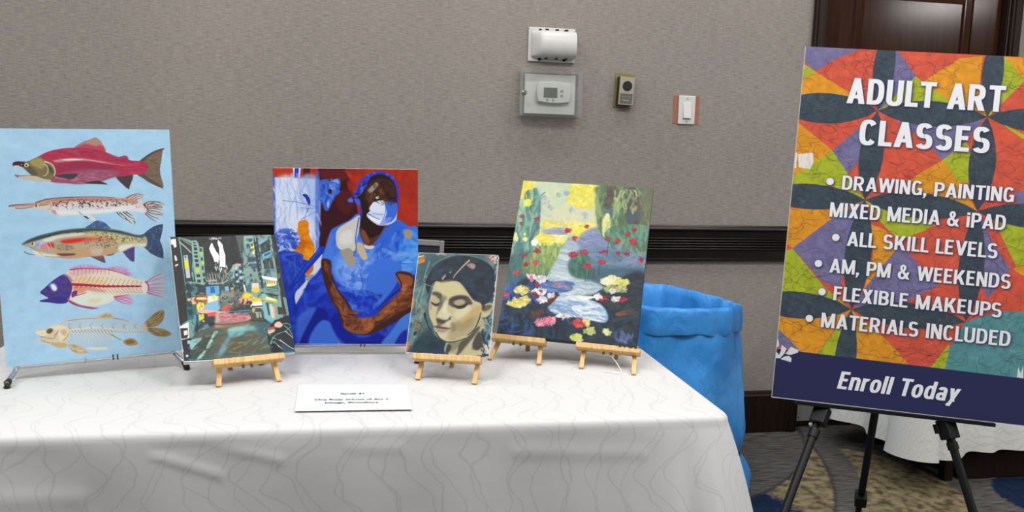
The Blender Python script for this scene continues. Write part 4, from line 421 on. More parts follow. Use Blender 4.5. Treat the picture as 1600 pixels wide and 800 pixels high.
'69]],["P","c43a22",0.7,0,0,[2,-2,143,-3,138,54,1,58]],["P","4a1c22",1,0,0,[209,-8,252,-6,256,66,204,63]],["P","d7dcf0",1,0,0,[136,-9,192,-11,183,67,141,68]],["P","2a3ccc",1,0,0,[150,-10,179,-11,172,68,145,68]],["P","3a161e",1,2.5,1,[309,7,533,5,540,73,513,128,556,217,572,335,446,400,365,492,335,656,291,657]],["P","5e1f22",1,4.9,1,[322,7,524,5,532,55,452,93,346,78]],["P","571d20",0.8,7.4,1,[450,165,530,145,556,235,501,327,431,255]],["P","8c2a22",0.8,4.9,1,[480,6,666,5,557,127,521,145,505,92,532,55]],["D","a82e1e b8341f 93281e 9c2c22",120,134.1,40.2,0.8,0.9,0.5,1,[810,3,1002,3,998,485,914,412,862,211]],["D","a82e1e c03a20 8c2a20",30,89.4,35.8,0.8,0.9,0.5,2,[506,9,702,7,630,53,566,108]],["P","c3d2f2",1,0,0,[4,65,311,75,305,547,264,657,125,621,-11,496]],["P","a9c0f0",0.7,9.8,1,[190,67,315,78,306,348,200,368]],["P","dfe8fa",0.8,12.3,1,[17,86,172,82,149,332,26,424]],["P","e2eafa",0.8,9.8,1,[97,351,237,313,250,493,111,477]],["P","4a70dc",0.8,3.7,1,[290,79,318,78,308,584,284,584]],["P","4062d0",0.9,2.0,1,[-4,86,14,86,7,496,-14,496]],["D","9fb8ee d9e4fa b9ccf4 8aa6e8",70,116.2,13.4,1.5,0.3,0.5,3,[17,86,302,88,293,529,24,496]],["S","3a5cc0",0.8,4.5,2.7,[65,227,169,239,255,259,307,276]],["S","5a78c8",1,4.5,2.7,[185,278,272,280]],["S","3354c4",1,5.4,2.7,[237,281,223,310]],["S","8aa4d8",1,4.5,2.7,[209,367,238,259,300,186]],["S","6d8cd4",1,4.5,2.7,[183,359,272,312,311,290]],["P","2236a4",1,0,1,[198,185,226,181,249,214,250,252,238,252,218,209]],["P","3f6fd8",1,1.2,1,[320,87,364,77,385,95,399,85,445,68,462,102,451,147,457,165,414,205,400,238,374,293,349,289,339,257,329,239,312,222,306,186,324,132]],["P","7ea6f0",1,0,1,[384,104,434,75,451,107,419,148,391,145]],["P","c3d6f8",1,0,1,[388,121,416,108,426,129,398,144]],["P","2a48b8",1,0,1,[332,114,356,122,341,185,319,204]],["P","2a48b8",1,0,1,[354,203,383,193,385,265,363,286,350,239]],["P","8fb4f4",1,0,1,[365,221,382,211,381,265,367,275]],["P","3a1820",1,0,1,[377,145,401,148,394,184,373,177]],["D","2d4fc0 6a98ec 4a7ade",30,62.6,17.9,0.9,0.8,0.6,4,[325,92,452,75,443,165,374,284,319,213]],["P","e58a10",1,0.7,1,[169,375,232,371,237,457,260,511,277,557,276,620,285,693,270,748,227,763,206,741,247,657,194,639,143,603,123,560,165,530,180,494,164,458]],["P","c8620a",0.9,0,1,[180,494,232,521,214,557,144,570,130,558,171,530]],["P","f0a020",1,3.7,1,[196,584,267,548,274,611,230,621]],["P","cf6a0c",0.8,0,1,[221,693,271,675,277,730,238,756,217,741]],["D","d6720c f09a18 c85e08",30,53.6,22.3,1.2,0.9,0.5,5,[174,386,226,385,275,566,272,693,227,748,247,639,144,567]],["P","dfe6f6",0.9,0,0,[275,584,328,583,331,693,263,730]],["P","2f50c4",0.85,1.2,1,[8,451,60,423,112,434,146,458,180,494,127,522,180,521,153,549,109,571,39,586,5,550,23,514]],["D","2544b8 5a7ce0 c6d4f4 3a5cd0",60,53.6,17.9,0.3,0.9,0.8,6,[4,442,112,423,180,494,126,585,13,586]],["P","2746c0",1,1.5,1,[21,595,108,582,187,603,194,639,174,767,155,840,83,913,78,767,44,712]],["P","3a5cd6",1,2.5,1,[47,607,160,594,186,624,159,648,72,643]],["P","16309c",0.7,0,1,[73,622,160,607,181,632,1'
'42,650,81,643]],["D","2240b8 4a6ce0 1a36a4",50,98.3,22.3,1.4,0.5,0.5,7,[37,640,186,639,164,803,93,876]],["P","1a36b0",1,1.0,1,[302,565,341,556,336,592,156,803,119,858,94,840,157,748]],["S","3e62dc",0.6,13.4,8.9,[310,574,229,675,138,803]],["P","d5dcee",1,1.2,1,[136,885,172,840,244,766,262,785,171,913,134,968]],["P","cfd9ee",1,1.2,1,[209,785,290,693,328,656,320,711,244,803]],["P","9aa0b0",1,0,1,[209,767,263,748,253,785,217,794]],["P","1730b0",1,0,0,[119,858,143,986,226,803,320,711,351,766,370,877,436,988,488,1081,514,1175,613,1214,742,1159,909,1028,965,991,907,1265,131,1254]],["P","1c3cc4",1,2.5,1,[134,986,243,840,327,693,370,877,329,987,182,1209,131,1254]],["D","2848cc 1428a0 3c62dc 1a34b4",160,116.2,35.8,-0.8,0.6,0.5,8,[134,986,334,711,506,1063,909,1066,907,1265,137,1254]],["P","4a74de",0.7,7.4,1,[150,1060,275,987,254,1135,163,1246,142,1236]],["P","101f90",1,4.9,1,[256,1043,302,987,363,1062,199,1255,154,1255]],["P","3f70e0",1,3.7,1,[318,1080,433,1156,467,1259,225,1256]],["P","0c1c98",1,7.4,1,[435,1025,523,1175,613,1214,723,1178,759,1263,485,1259,380,1099]],["P","4680e4",1,4.9,1,[937,991,965,991,907,1265,740,1263,797,1178]],["P","162cac",1,3.7,1,[880,1179,923,1161,907,1265,833,1264]],["P","3a70e0",1,1.2,1,[593,325,518,363,446,400,389,437,364,528,321,647,388,656,395,748,439,821,510,877,617,907,727,896,838,747,847,728,985,746,999,429,933,403,842,354,768,432,659,548]],["P","5a90ee",0.8,14.7,1,[397,656,445,491,587,508,730,580,839,691,819,784,709,877,581,896,457,821]],["P","8fb4f2",0.85,22.1,1,[423,693,585,618,675,691,618,859,475,803]],["P","2f62d4",0.7,9.8,1,[677,525,805,377,914,412,885,616,839,654,730,617]],["P","3e9af0",1,9.8,1,[859,487,987,448,997,690,911,746,857,691]],["P","1f4cc8",1,3.7,1,[840,542,869,431,857,653,842,709]],["P","4a7ce4",1,3.7,1,[364,528,392,455,413,492,398,619,335,642]],["D","6a9af0 3a6cdc 2a58cc 88b0f4",120,107.3,31.3,-0.6,0.8,0.45,9,[409,492,658,562,841,431,987,467,985,728,838,728,690,877,475,821]],["P","cfccc4",1,2.9,1,[527,366,593,329,585,435,566,508,550,582,443,564,424,473,446,418]],["P","dcdcd8",1,7.4,1,[463,455,535,435,533,527,453,528]],["P","a39a8c",1,2.9,1,[452,582,524,564,563,646,539,692,504,683,469,619]],["P","c9b596",1,2.0,1,[569,526,608,530,643,627,612,646,572,581]],["P","d8d0c4",1,0,1,[623,535,691,547,676,566,631,563]],["P","a8947c",1,1.5,1,[905,434,942,430,962,471,936,497,906,482]],["S","2a56c8",1,8.0,5.4,[586,344,561,490,565,567,546,618]],["S","2c58c8",0.8,8.9,3.6,[637,784,729,710,766,654]],["S","2c58c8",0.8,8.9,3.6,[655,803,747,747,802,691]],["S","2c58c8",0.8,8.9,3.6,[641,766,746,784,792,803]],["S","2c58c8",0.8,8.9,3.6,[693,673,748,636,803,617]],["S","2c58c8",0.8,8.9,3.6,[673,840,728,803,782,840]],["S","2c58c8",0.8,8.9,3.6,[748,654,765,747,782,821]],["S","2c58c8",0.8,8.9,3.6,[712,599,720,654,747,710]],["S","2c58c8",0.8,8.9,3.6,[857,672,931,625]],["S","2c58c8",0.8,8.9,3.6,[857,672,986,675]],["S","2c58c8",0.8,8.9,3.6,[593,747,609,840,581,886]],["P","2e5ccc",0.8,3.7,1,[656,766,747,710,802,691,787,747,801,803,746,812'
',710,793]],["P","3f74e0",1,2.5,1,[693,654,875,672,856,803,744,952,671,989,617,914]],["P","1a38bc",1,3.7,1,[421,803,510,877,617,907,745,896,689,971,652,1045,579,1063,490,988,437,914]],["D","2c54d4 142c9c 4a80e8",40,80.4,26.8,0.8,0.7,0.6,10,[438,840,726,905,652,1036,525,1026]],["P","2a3cd0",1,1.2,1,[589,126,629,62,665,37,728,21,791,34,836,75,859,138,861,247,843,275,600,252,559,226,553,181,520,232,513,218,560,163]],["P","2b1d1a",1,1.5,1,[578,162,611,107,665,61,728,36,791,52,836,102,853,193,843,266,807,248,663,233,627,261,588,234,574,198]],["P","44291f",1,2.5,1,[627,234,637,143,683,87,737,68,809,84,844,156,847,257,770,313,662,324,630,279]],["P","2b1915",1,2.0,1,[600,225,645,233,662,324,715,400,769,386,750,433,713,488,659,529,597,471,597,325]],["P","5c3826",1,3.7,1,[672,251,717,241,753,213,807,212,825,230,771,249,698,278]],["P","9b8a84",1,2.5,1,[655,142,701,96,722,105,711,141,664,171,649,161]],["P","6b4430",0.9,4.9,1,[649,179,700,169,708,205,663,233]],["P","6d4026",0.9,3.7,1,[727,141,757,140,768,173,732,181]],["P","5a2f20",1,2.5,1,[588,416,624,434,659,489,714,470,750,442,695,516,659,544,614,517]],["P","7c4a30",1,2.0,1,[597,453,624,434,659,516,632,526]],["S","1a1010",1,6.3,4.5,[692,196,717,188,742,199]],["P","e6d4cc",1,0,1,[706,196,724,190,728,206,710,210]],["S","1a1010",1,7.2,4.5,[690,214,726,221,753,209]],["S","140c0c",1,10.7,7.2,[807,203,847,207]],["S","141080",1,8.9,5.4,[804,212,843,222]],["P","cfdaf6",1,1.0,1,[684,236,749,220,767,231,843,240,853,303,842,362,787,395,724,396,670,364,640,324,671,287]],["P","dfe6fb",1,2.5,1,[684,242,762,224,756,304,662,291]],["P","3c6cde",1,2.5,1,[771,235,850,240,850,321,805,377,766,363,781,304]],["P","f0f3fd",1,2.0,1,[658,328,751,359,733,387,670,357]],["P","7a9cf0",0.8,2.5,1,[751,359,815,340,787,386,733,400]],["S","2b4cc0",1,6.3,4.5,[651,317,697,342,733,356]],["S","5a7ede",1,4.5,3.6,[680,315,752,323]],["S","4a6cd8",1,5.4,3.6,[767,231,774,295,751,363]],["S","2a3cd0",1,10.7,8.9,[591,234,604,307,596,362]],["P","3a62e0",1,0,1,[556,217,588,213,598,252,580,253]],["P","4a74e4",1,0,1,[513,214,542,210,545,235,516,232]],["D","33221c 503224 221614",26,44.7,17.9,1.1,0.6,0.5,11,[629,107,827,93,834,248,663,233]],["P","3a58e0",1,0,1,[582,162,581,167,577,171,571,172,565,171,561,168,559,163,561,158,565,154,571,152,577,154,581,157]],["P","2a40d8",1,0,1,[596,111,594,116,590,120,584,121,578,120,574,117,573,112,574,107,578,103,584,102,590,103,594,106]],["P","2a40d8",1,0,1,[623,74,621,79,617,83,611,85,605,83,601,80,600,75,601,70,606,66,612,65,617,66,622,69]],["P","3a58e0",1,0,1,[663,45,661,50,657,53,651,55,645,54,641,50,639,45,641,40,645,36,651,35,657,36,661,40]],["P","3a58e0",1,0,1,[706,27,704,32,700,36,694,37,688,36,684,33,683,28,684,23,689,19,694,18,700,19,704,22]],["P","2a40d8",1,0,1,[753,22,751,27,747,31,741,33,735,31,731,28,729,23,731,18,735,14,741,13,747,14,751,17]],["P","3a58e0",1,0,1,[799,37,798,43,793,46,787,48,782,47,777,43,776,38,777,33,782,29,788,28,793,29,798,33]],["P","3a58e0",1,0,1,[835,62,833,67,829,71,823,72,817,71,813,6'
'8,812,63,813,58,818,54,823,52,829,53,834,57]],["P","2a40d8",1,0,1,[860,101,858,106,854,110,848,112,842,110,838,107,836,102,838,97,842,93,848,92,854,93,858,96]],["P","2a40d8",1,0,1,[874,156,872,161,868,165,862,166,856,165,852,161,850,156,852,151,856,147,862,146,868,147,872,151]],["P","2a40d8",1,0,1,[875,211,874,216,869,219,863,221,857,220,853,216,852,211,853,206,858,202,864,201,869,202,874,206]],["D","2a40d8 4a68e8 1a2cb0",26,40.2,17.9,-0.8,0.5,0.8,14,[560,181,593,117,665,55,628,143,577,198]],["P","40221a",1,1.2,1,[321,647,385,652,387,748,421,840,491,933,543,1026,579,1063,615,1073,688,1064,744,990,836,915,883,840,842,737,967,761,969,991,909,1047,797,1122,686,1177,613,1195,523,1175,469,1137,435,1025,383,932,333,785]],["P","8c4c2c",1,2.5,1,[381,840,438,877,516,1007,576,1022,565,1041,507,1035,470,1081,436,988,401,914]],["P","a05c36",0.9,2.5,1,[394,803,420,858,490,988,468,1016,419,932]],["P","8a4e2e",1,2.5,1,[488,1063,543,1054,615,1073,670,1064,687,1102,668,1158,613,1186,523,1172,469,1128]],["P","4e2a1e",1,3.7,1,[488,1081,579,1082,614,1139,541,1157,487,1123]],["P","b06a3e",0.9,3.7,1,[606,1082,673,1074,678,1139,623,1158]],["P","9a5630",1,3.7,1,[706,1046,799,952,873,878,910,887,882,972,798,1046,706,1093]],["P","a86238",0.8,3.7,1,[688,1064,762,1008,855,915,891,915,798,1018,706,1083]],["P","9a5434",1,3.7,1,[847,747,948,765,962,821,910,859,856,803]],["P","b46c42",1,2.0,1,[883,831,920,821,933,859,901,878,874,859]],["P","5a3020",0.9,3.7,1,[910,878,966,840,965,972,872,1028,742,1102,835,990]],["S","2a1412",1,8.9,4.5,[845,747,883,840,800,915,707,1008]],["S","2a1412",1,7.2,4.5,[435,1034,506,1063,570,1063]],["S","1a0f14",1,7.2,3.6,[387,748,438,877,526,988]],["D","7c4228 94562f 5e3322 b2703f",70,62.6,22.3,-0.6,0.5,0.5,12,[488,1063,706,1046,883,859,957,840,956,972,761,1084,614,1176,505,1156]],["D","6c3a26 8c4e2e 4c281c",40,62.6,22.3,1.1,0.4,0.5,13,[335,666,379,665,438,877,543,1026,470,1081,383,914]],["S","e9eef4",0.9,3.6,3.6,[131,1253,907,1265]]]},"port":{"a":1270.1,"o":[["B","4d686c"],["D","5f8084 4a666c 6f9492 3f5a60 557a7c 86aaa2",260,204.3,70.7,1.9,0.8,0.5,1,[-1,1,1000,0,1001,1270,0,1269]],["P","3c5560",0.6,25.9,1,[19,20,211,14,360,59,189,238,41,390]],["S","8fb6aa",0.6,20.4,7.9,[151,115,121,265,109,363]],["S","8fb6aa",0.6,20.4,7.9,[127,314,180,361,154,435]],["S","8fb6aa",0.6,20.4,7.9,[204,163,291,86,405,32]],["S","8fb6aa",0.6,20.4,7.9,[139,411,112,582,104,703]],["S","8fb6aa",0.6,20.4,7.9,[77,486,56,608,66,776]],["S","8fb6aa",0.6,20.4,7.9,[45,609,160,773,227,937]],["S","8fb6aa",0.6,20.4,7.9,[139,797,110,941,101,1060]],["P","c47a24",1,0,1,[17,65,81,38,81,73,29,100]],["P","d98a34",1,0,1,[14,100,87,83,87,122,17,145]],["S","e8e0d0",1,15.7,7.9,[13,55,69,38]],["P","d08c28",0.9,0,1,[-3,610,23,590,28,706,2,719]],["P","d87858",1,0,1,[-12,1158,31,1133,31,1238,-5,1251]],["P","9a6a38",0.6,0,1,[100,708,129,714,124,786,99,775]],["D","7c5a34 9c8a60 2a3a38",16,94.3,23.6,1.4,0.6,0.6,2,[54,872,148,869,186,986,119,1012]],["P","2f4854",1,21.6,1,[148,1058,276,959,386,1096,507,1138,5'
'90,1256,58,1267,73,1201]],["D","283f4c 35505c 20343e",60,204.3,70.7,0.4,0.7,0.5,3,[151,1081,357,1050,544,1258,104,1261]],["P","2c4474",0.7,17.3,1,[307,1216,491,1197,590,1256,313,1267]],["S","1a2430",1,18.9,11.0,[168,784,206,866,238,936,279,982]],["P","1c2838",1,0,1,[160,773,183,767,194,819,176,832]],["P","22303a",1,4.3,1,[72,1014,106,1000,100,1048,72,1049]],["P","b9b08c",1,4.3,1,[485,1104,577,1135,822,820,892,817,974,933,981,1120,905,1169,915,1262,503,1259]],["P","8a866c",0.9,8.6,1,[484,1139,642,1098,752,1035,649,1156,518,1231]],["P","5b584c",1,6.5,1,[613,1255,681,1131,832,914,860,960,718,1153,648,1254]],["P","c9c29c",1,8.6,1,[678,1252,750,1129,879,913,909,982,810,1150,775,1249]],["P","716a58",1,8.6,1,[804,1197,803,1080,860,960,916,1052,882,1170]],["P","c8c298",1,8.6,1,[772,1221,858,1160,906,1181,909,1253,753,1259]],["P","3c4444",1,6.5,1,[503,1138,546,1172,503,1259,483,1232]],["P","26384a",1,6.5,1,[893,936,974,933,1002,742,1041,907,1016,1119,997,1212,935,1122,891,1030]],["D","4d7c90 2a5068 8fb4a8 22364a",60,110.0,31.4,1.9,0.7,0.6,4,[897,865,1020,741,1023,1072,972,1144]],["D","e0dcc8 1c2030 38354a c8b8a0",30,70.7,23.6,1.2,0.7,0.85,5,[877,1124,958,1121,1018,1258,915,1262]],["S","c8cdb8",0.8,12.6,6.3,[920,816,956,874,983,909]],["P","252e3b",1,3.5,1,[139,411,142,338,228,162,361,71,500,24,644,29,792,69,918,139,990,259,1016,405,983,551,896,626,859,723,753,607,673,514,591,420,489,350,351,392,253,371,213,433,198,506,170,507]],["P","2e4658",0.8,17.3,1,[183,189,315,85,455,51,377,207,290,283,237,236]],["P","2b4860",0.9,13.0,1,[478,252,566,188,620,248,557,323,487,338]],["P","2e5068",0.8,13.0,1,[891,578,976,479,997,575,943,625]],["D","2c3848 1e2630 34485a 262e3c",120,235.8,62.9,-0.6,0.8,0.5,6,[177,336,363,83,645,37,947,187,997,454,852,652,670,490,370,354]],["S","b9aa90",1,23.6,11.0,[646,86,565,176,492,276,475,314]],["P","c09c98",0.9,3.5,1,[623,144,666,118,702,122,734,150,710,195,660,172]],["P","b07a80",1,0,1,[638,148,664,128,662,153,645,168]],["P","b08c8c",1,2.6,1,[330,319,372,268,376,300,345,345]],["P","9a8c8c",0.8,0,1,[411,250,441,224,440,254]],["S","8ab0a8",0.8,9.4,6.3,[134,411,212,428,286,450]],["S","3c5058",0.9,15.7,11.0,[210,506,204,651,236,818]],["P","cdc39c",1,3.5,1,[254,383,288,364,363,394,466,356,562,372,670,490,751,583,849,628,873,747,853,843,812,939,749,1012,641,1086,551,1113,457,1105,370,1061,326,980,294,911,233,794,214,675,225,530]],["P","d8cf9c",1,17.3,1,[268,394,490,362,646,491,607,564,442,570,316,502]],["P","d2c69c",1,13.0,1,[242,674,333,647,371,765,288,863,235,770]],["P","c0b08c",1,6.5,1,[213,627,245,602,257,697,229,722]],["P","c88c86",0.6,6.5,1,[208,627,235,614,252,722,229,722]],["P","b8aa82",1,17.3,1,[527,902,639,851,768,751,838,748,809,915,748,1000,640,1074,527,1102,494,1021]],["P","a69468",0.8,17.3,1,[518,926,592,852,773,798,739,918,628,969]],["P","ceb076",1,13.0,1,[610,804,761,679,852,652,838,748,727,800,641,874]],["P","e2d8b0",1,17.3,1,[535,759,641,660,737,680,677,778,589,829]],["P","5b5650",1,5.2,1,[236,505,292,498,354,525,373,585,376'
',645,342,622,286,552,245,541]],["P","c2b890",1,5.2,1,[242,573,313,575,355,634,273,637]],["P","3c3a3a",1,4.3,1,[236,626,298,648,366,621,354,665,302,681,254,659]],["P","56504a",1,5.2,1,[451,642,456,582,510,544,603,528,688,550,744,632,687,646,618,660,526,683,477,665]],["P","3a3634",0.8,6.5,1,[457,594,558,547,677,557,609,576,516,592]],["P","b8ae88",1,5.2,1,[518,611,597,579,655,611,617,656,535,654]],["P","33302f",1,4.3,1,[498,645,571,667,685,634,644,688,563,698]],["P","8d8468",0.8,8.6,1,[364,549,424,571,383,669,363,741,344,694]],["P","ddd4b0",1,6.5,1,[417,595,443,619,431,715,488,766,493,804,454,834,365,813,330,779,374,693]],["P","ece4c4",0.9,8.6,1,[389,717,418,644,443,739,406,764]],["P","e0d8bc",1,5.2,1,[419,775,483,761,493,804,452,822]],["P","6c6558",0.7,6.5,1,[339,598,380,645,336,766,319,827,340,862,320,815,323,719]],["P","4d4640",1,5.2,1,[326,826,391,841,455,845,492,796,500,827,457,862,409,895,343,885]],["P","7a6a5c",1,6.5,1,[350,885,409,895,377,922,346,913]],["P","6a5450",1,3.5,1,[303,929,353,918,413,930,489,939,518,945,469,961,370,955,321,943]],["P","a88c80",1,5.2,1,[335,957,418,968,487,956,444,990,379,997,349,980]],["P","dcd2b0",1,8.6,1,[443,881,510,855,529,914,483,927]],["P","8c8060",0.7,8.6,1,[501,879,548,878,579,947,538,996]],["P","d8d0b4",1,10.8,1,[329,1004,424,1024,473,999,453,1070,369,1050]],["S","3b3a36",0.85,18.9,11.0,[340,1004,395,1072,481,1111,596,1100,708,1056]],["S","d4ccac",1,9.4,6.3,[593,1069,671,1038,705,1027]],["P","5b584a",1,4.3,1,[644,1114,733,1036,801,951,844,914,837,961,716,1130,633,1226]],["P","4a4a44",1,5.2,1,[796,1127,851,984,902,1029,904,1158,838,1195]],["S","4c4a42",1,20.4,11.0,[860,735,837,843,800,939,727,1017]],["P","c4b78c",1,3.5,1,[858,712,875,651,942,613,990,623,1000,682,957,763,902,793,860,776]],["P","6c6456",1,4.3,1,[889,675,921,637,980,642,972,676,928,709,887,718]],["P","4a4844",1,4.3,1,[864,651,885,632,904,655,881,711,864,699]],["S","e0d8b4",1,11.0,6.3,[864,771,881,794]],["P","d4c698",1,4.3,1,[885,746,954,732,975,707,952,763,903,789]],["S","dfe6e6",1,11.0,11.0,[2,6,0,1269]],["S","dfe6e2",1,9.4,7.9,[0,3,497,-1,1000,2]],["D","e6eae4 cfe0da 3a4a50",40,62.9,15.7,1.7,0.2,0.9,7,[930,15,1005,7,1012,1270,984,1259,982,260]],["D","e8ece6 d86a54 f0eee0",14,55.0,23.6,0.4,1,0.9,8,[858,12,996,13,987,112,887,61]],["D","c8b0a8 9a5a50 d8d8d0",8,47.2,15.7,0.2,0.4,0.8,9,[233,3,378,3,357,29,248,28]],["S","d6dcd8",1,11.0,9.4,[-1,1265,360,1265,661,1267]],["D","2c3448 dfe4dc 405a80",22,70.7,15.7,0.2,0.3,0.8,10,[32,1249,1006,1249,1003,1268,35,1268]]]},"pond":{"a":1259.4,"o":[["B","5f7a86"],["P","c9d8a4",1,15.7,1,[0,-1,592,2,638,389,361,457,116,477,23,417]],["P","b7cfb0",1,20.9,1,[86,4,361,-4,389,204,168,268]],["P","e6dc6a",1,13.0,1,[0,3,108,5,85,134,8,187]],["P","d8d49a",1,20.9,1,[244,215,568,144,610,323,345,345]],["D","dfe08a b9d2b4 cfdcae e8e2a0 c2d6c4 d9d27c",170,66.4,33.2,0.3,1.2,0.6,1,[12,10,593,6,625,367,68,436]],["P","e2d65a",1,7.8,1,[374,14,572,8,599,95,594,188,513,206,427,178,359,137]],["D","f0e233 e2cf2c f5ec6a d8cc3a",110,38'
'.0,23.7,0.4,1.2,0.8,2,[363,10,589,7,611,163,555,209,429,196,361,125]],["D","e9d840 f2e878 dccf58",40,42.7,23.7,0.5,1,0.8,3,[2,10,108,10,113,179,12,210]],["P","8d9cc0",0.55,0,1,[236,158,233,181,219,199,197,207,173,203,154,187,144,165,147,141,161,123,183,115,207,120,226,135]],["D","8a9cc4 a4b4c8 7a8cb8",10,42.7,23.7,0.5,1,0.6,238,[144,165,183,110,236,158,197,212]],["P","8d9cc0",0.55,0,1,[315,105,313,117,306,126,295,130,283,128,273,120,269,109,270,97,277,88,288,84,300,86,310,94]],["D","8a9cc4 a4b4c8 7a8cb8",10,42.7,23.7,0.5,1,0.6,290,[269,109,288,81,315,105,295,132]],["P","8d9cc0",0.55,0,1,[377,84,375,97,367,107,355,111,342,109,332,100,327,88,328,75,336,65,348,61,361,63,372,72]],["D","8a9cc4 a4b4c8 7a8cb8",10,42.7,23.7,0.5,1,0.6,320,[327,88,348,58,377,84,356,114]],["P","8d9cc0",0.55,0,1,[548,272,546,290,534,305,516,311,497,308,482,295,475,277,477,259,489,244,507,238,526,241,541,254]],["D","8a9cc4 a4b4c8 7a8cb8",10,42.7,23.7,0.5,1,0.6,385,[475,277,506,234,548,272,517,315]],["P","8d9cc0",0.55,0,1,[206,253,204,268,195,279,181,284,166,282,153,272,147,258,149,243,158,231,172,226,187,229,200,239]],["D","8a9cc4 a4b4c8 7a8cb8",10,42.7,23.7,0.5,1,0.6,225,[147,258,172,223,205,253,181,287]],["P","6fa6b8",0.5,0,1,[238,262,236,276,227,286,213,291,198,289,186,280,180,267,182,253,191,242,205,237,220,240,233,249]],["D","ecd94a f2e67a e2c838 f7f0a0",120,52.2,23.7,0.1,0.6,0.85,4,[209,333,317,290,424,316,590,325,621,379,478,413,353,401,227,389]],["D","d8dcb4 c4d4b8 e0dca8 b8ccb8",90,42.7,19.0,0.4,1.2,0.55,77,[155,35,593,6,610,323,355,412,198,334]],["D","8fa890 a8b898 d0d0a0",50,42.7,19.0,0.4,1.2,0.45,78,[219,332,588,314,626,457,425,474,167,540]],["P","cfd0b4",0.75,13.0,1,[151,223,389,204,588,223,609,312,424,316,238,319,180,347]],["P","bcd2bc",0.6,10.4,1,[120,14,341,6,358,160,327,209,151,223]],["D","8a98b8 a6b0bc 9aa4b4",9,38.0,19.0,0.5,1,0.6,241,[148,165,183,115,232,158,197,207]],["D","8a98b8 a6b0bc 9aa4b4",9,38.0,19.0,0.5,1,0.6,293,[271,108,288,84,312,105,295,130]],["D","8a98b8 a6b0bc 9aa4b4",9,38.0,19.0,0.5,1,0.6,323,[329,88,348,60,375,84,355,111]],["D","8a98b8 a6b0bc 9aa4b4",9,38.0,19.0,0.5,1,0.6,388,[474,271,506,227,547,265,516,308]],["D","8a98b8 a6b0bc 9aa4b4",9,38.0,19.0,0.5,1,0.6,343,[387,227,409,198,437,223,416,252]],["D","8a98b8 a6b0bc 9aa4b4",9,38.0,19.0,0.5,1,0.6,265,[223,217,244,187,273,213,252,242]],["D","dcd8b0 c4cfae d8d4a0 c8d4c0 b4c8b0",110,38.0,19.0,0.4,1.2,0.6,79,[120,18,352,10,386,181,598,222,609,312,198,334]],["P","4d7d78",0.7,7.8,1,[99,86,130,84,171,221,164,450,170,629,223,777,92,854,27,574,54,346,99,227]],["S","4f8884",0.7,38.0,19.0,[103,74,133,247,158,451,163,651]],["S","5b9490",1,11.4,6.6,[184,92,139,142,123,178]],["S","6aa49c",0.5,23.7,14.2,[40,255,99,433,109,634]],["D","5c948c 7fb0a0 44706c 98c0a4 3e6466",160,104.4,23.7,1.5,0.2,0.6,5,[4,164,130,84,198,470,203,779,32,859,-23,645]],["P","3b5d60",0.7,13.0,1,[-3,644,156,608,223,777,176,867,-5,884]],["P","7f9a4c",0.8,10.4,1,[160,629,329,526,382,610,317,725,203,779,119,765]],["D","8aa452 6d8c58 a8'
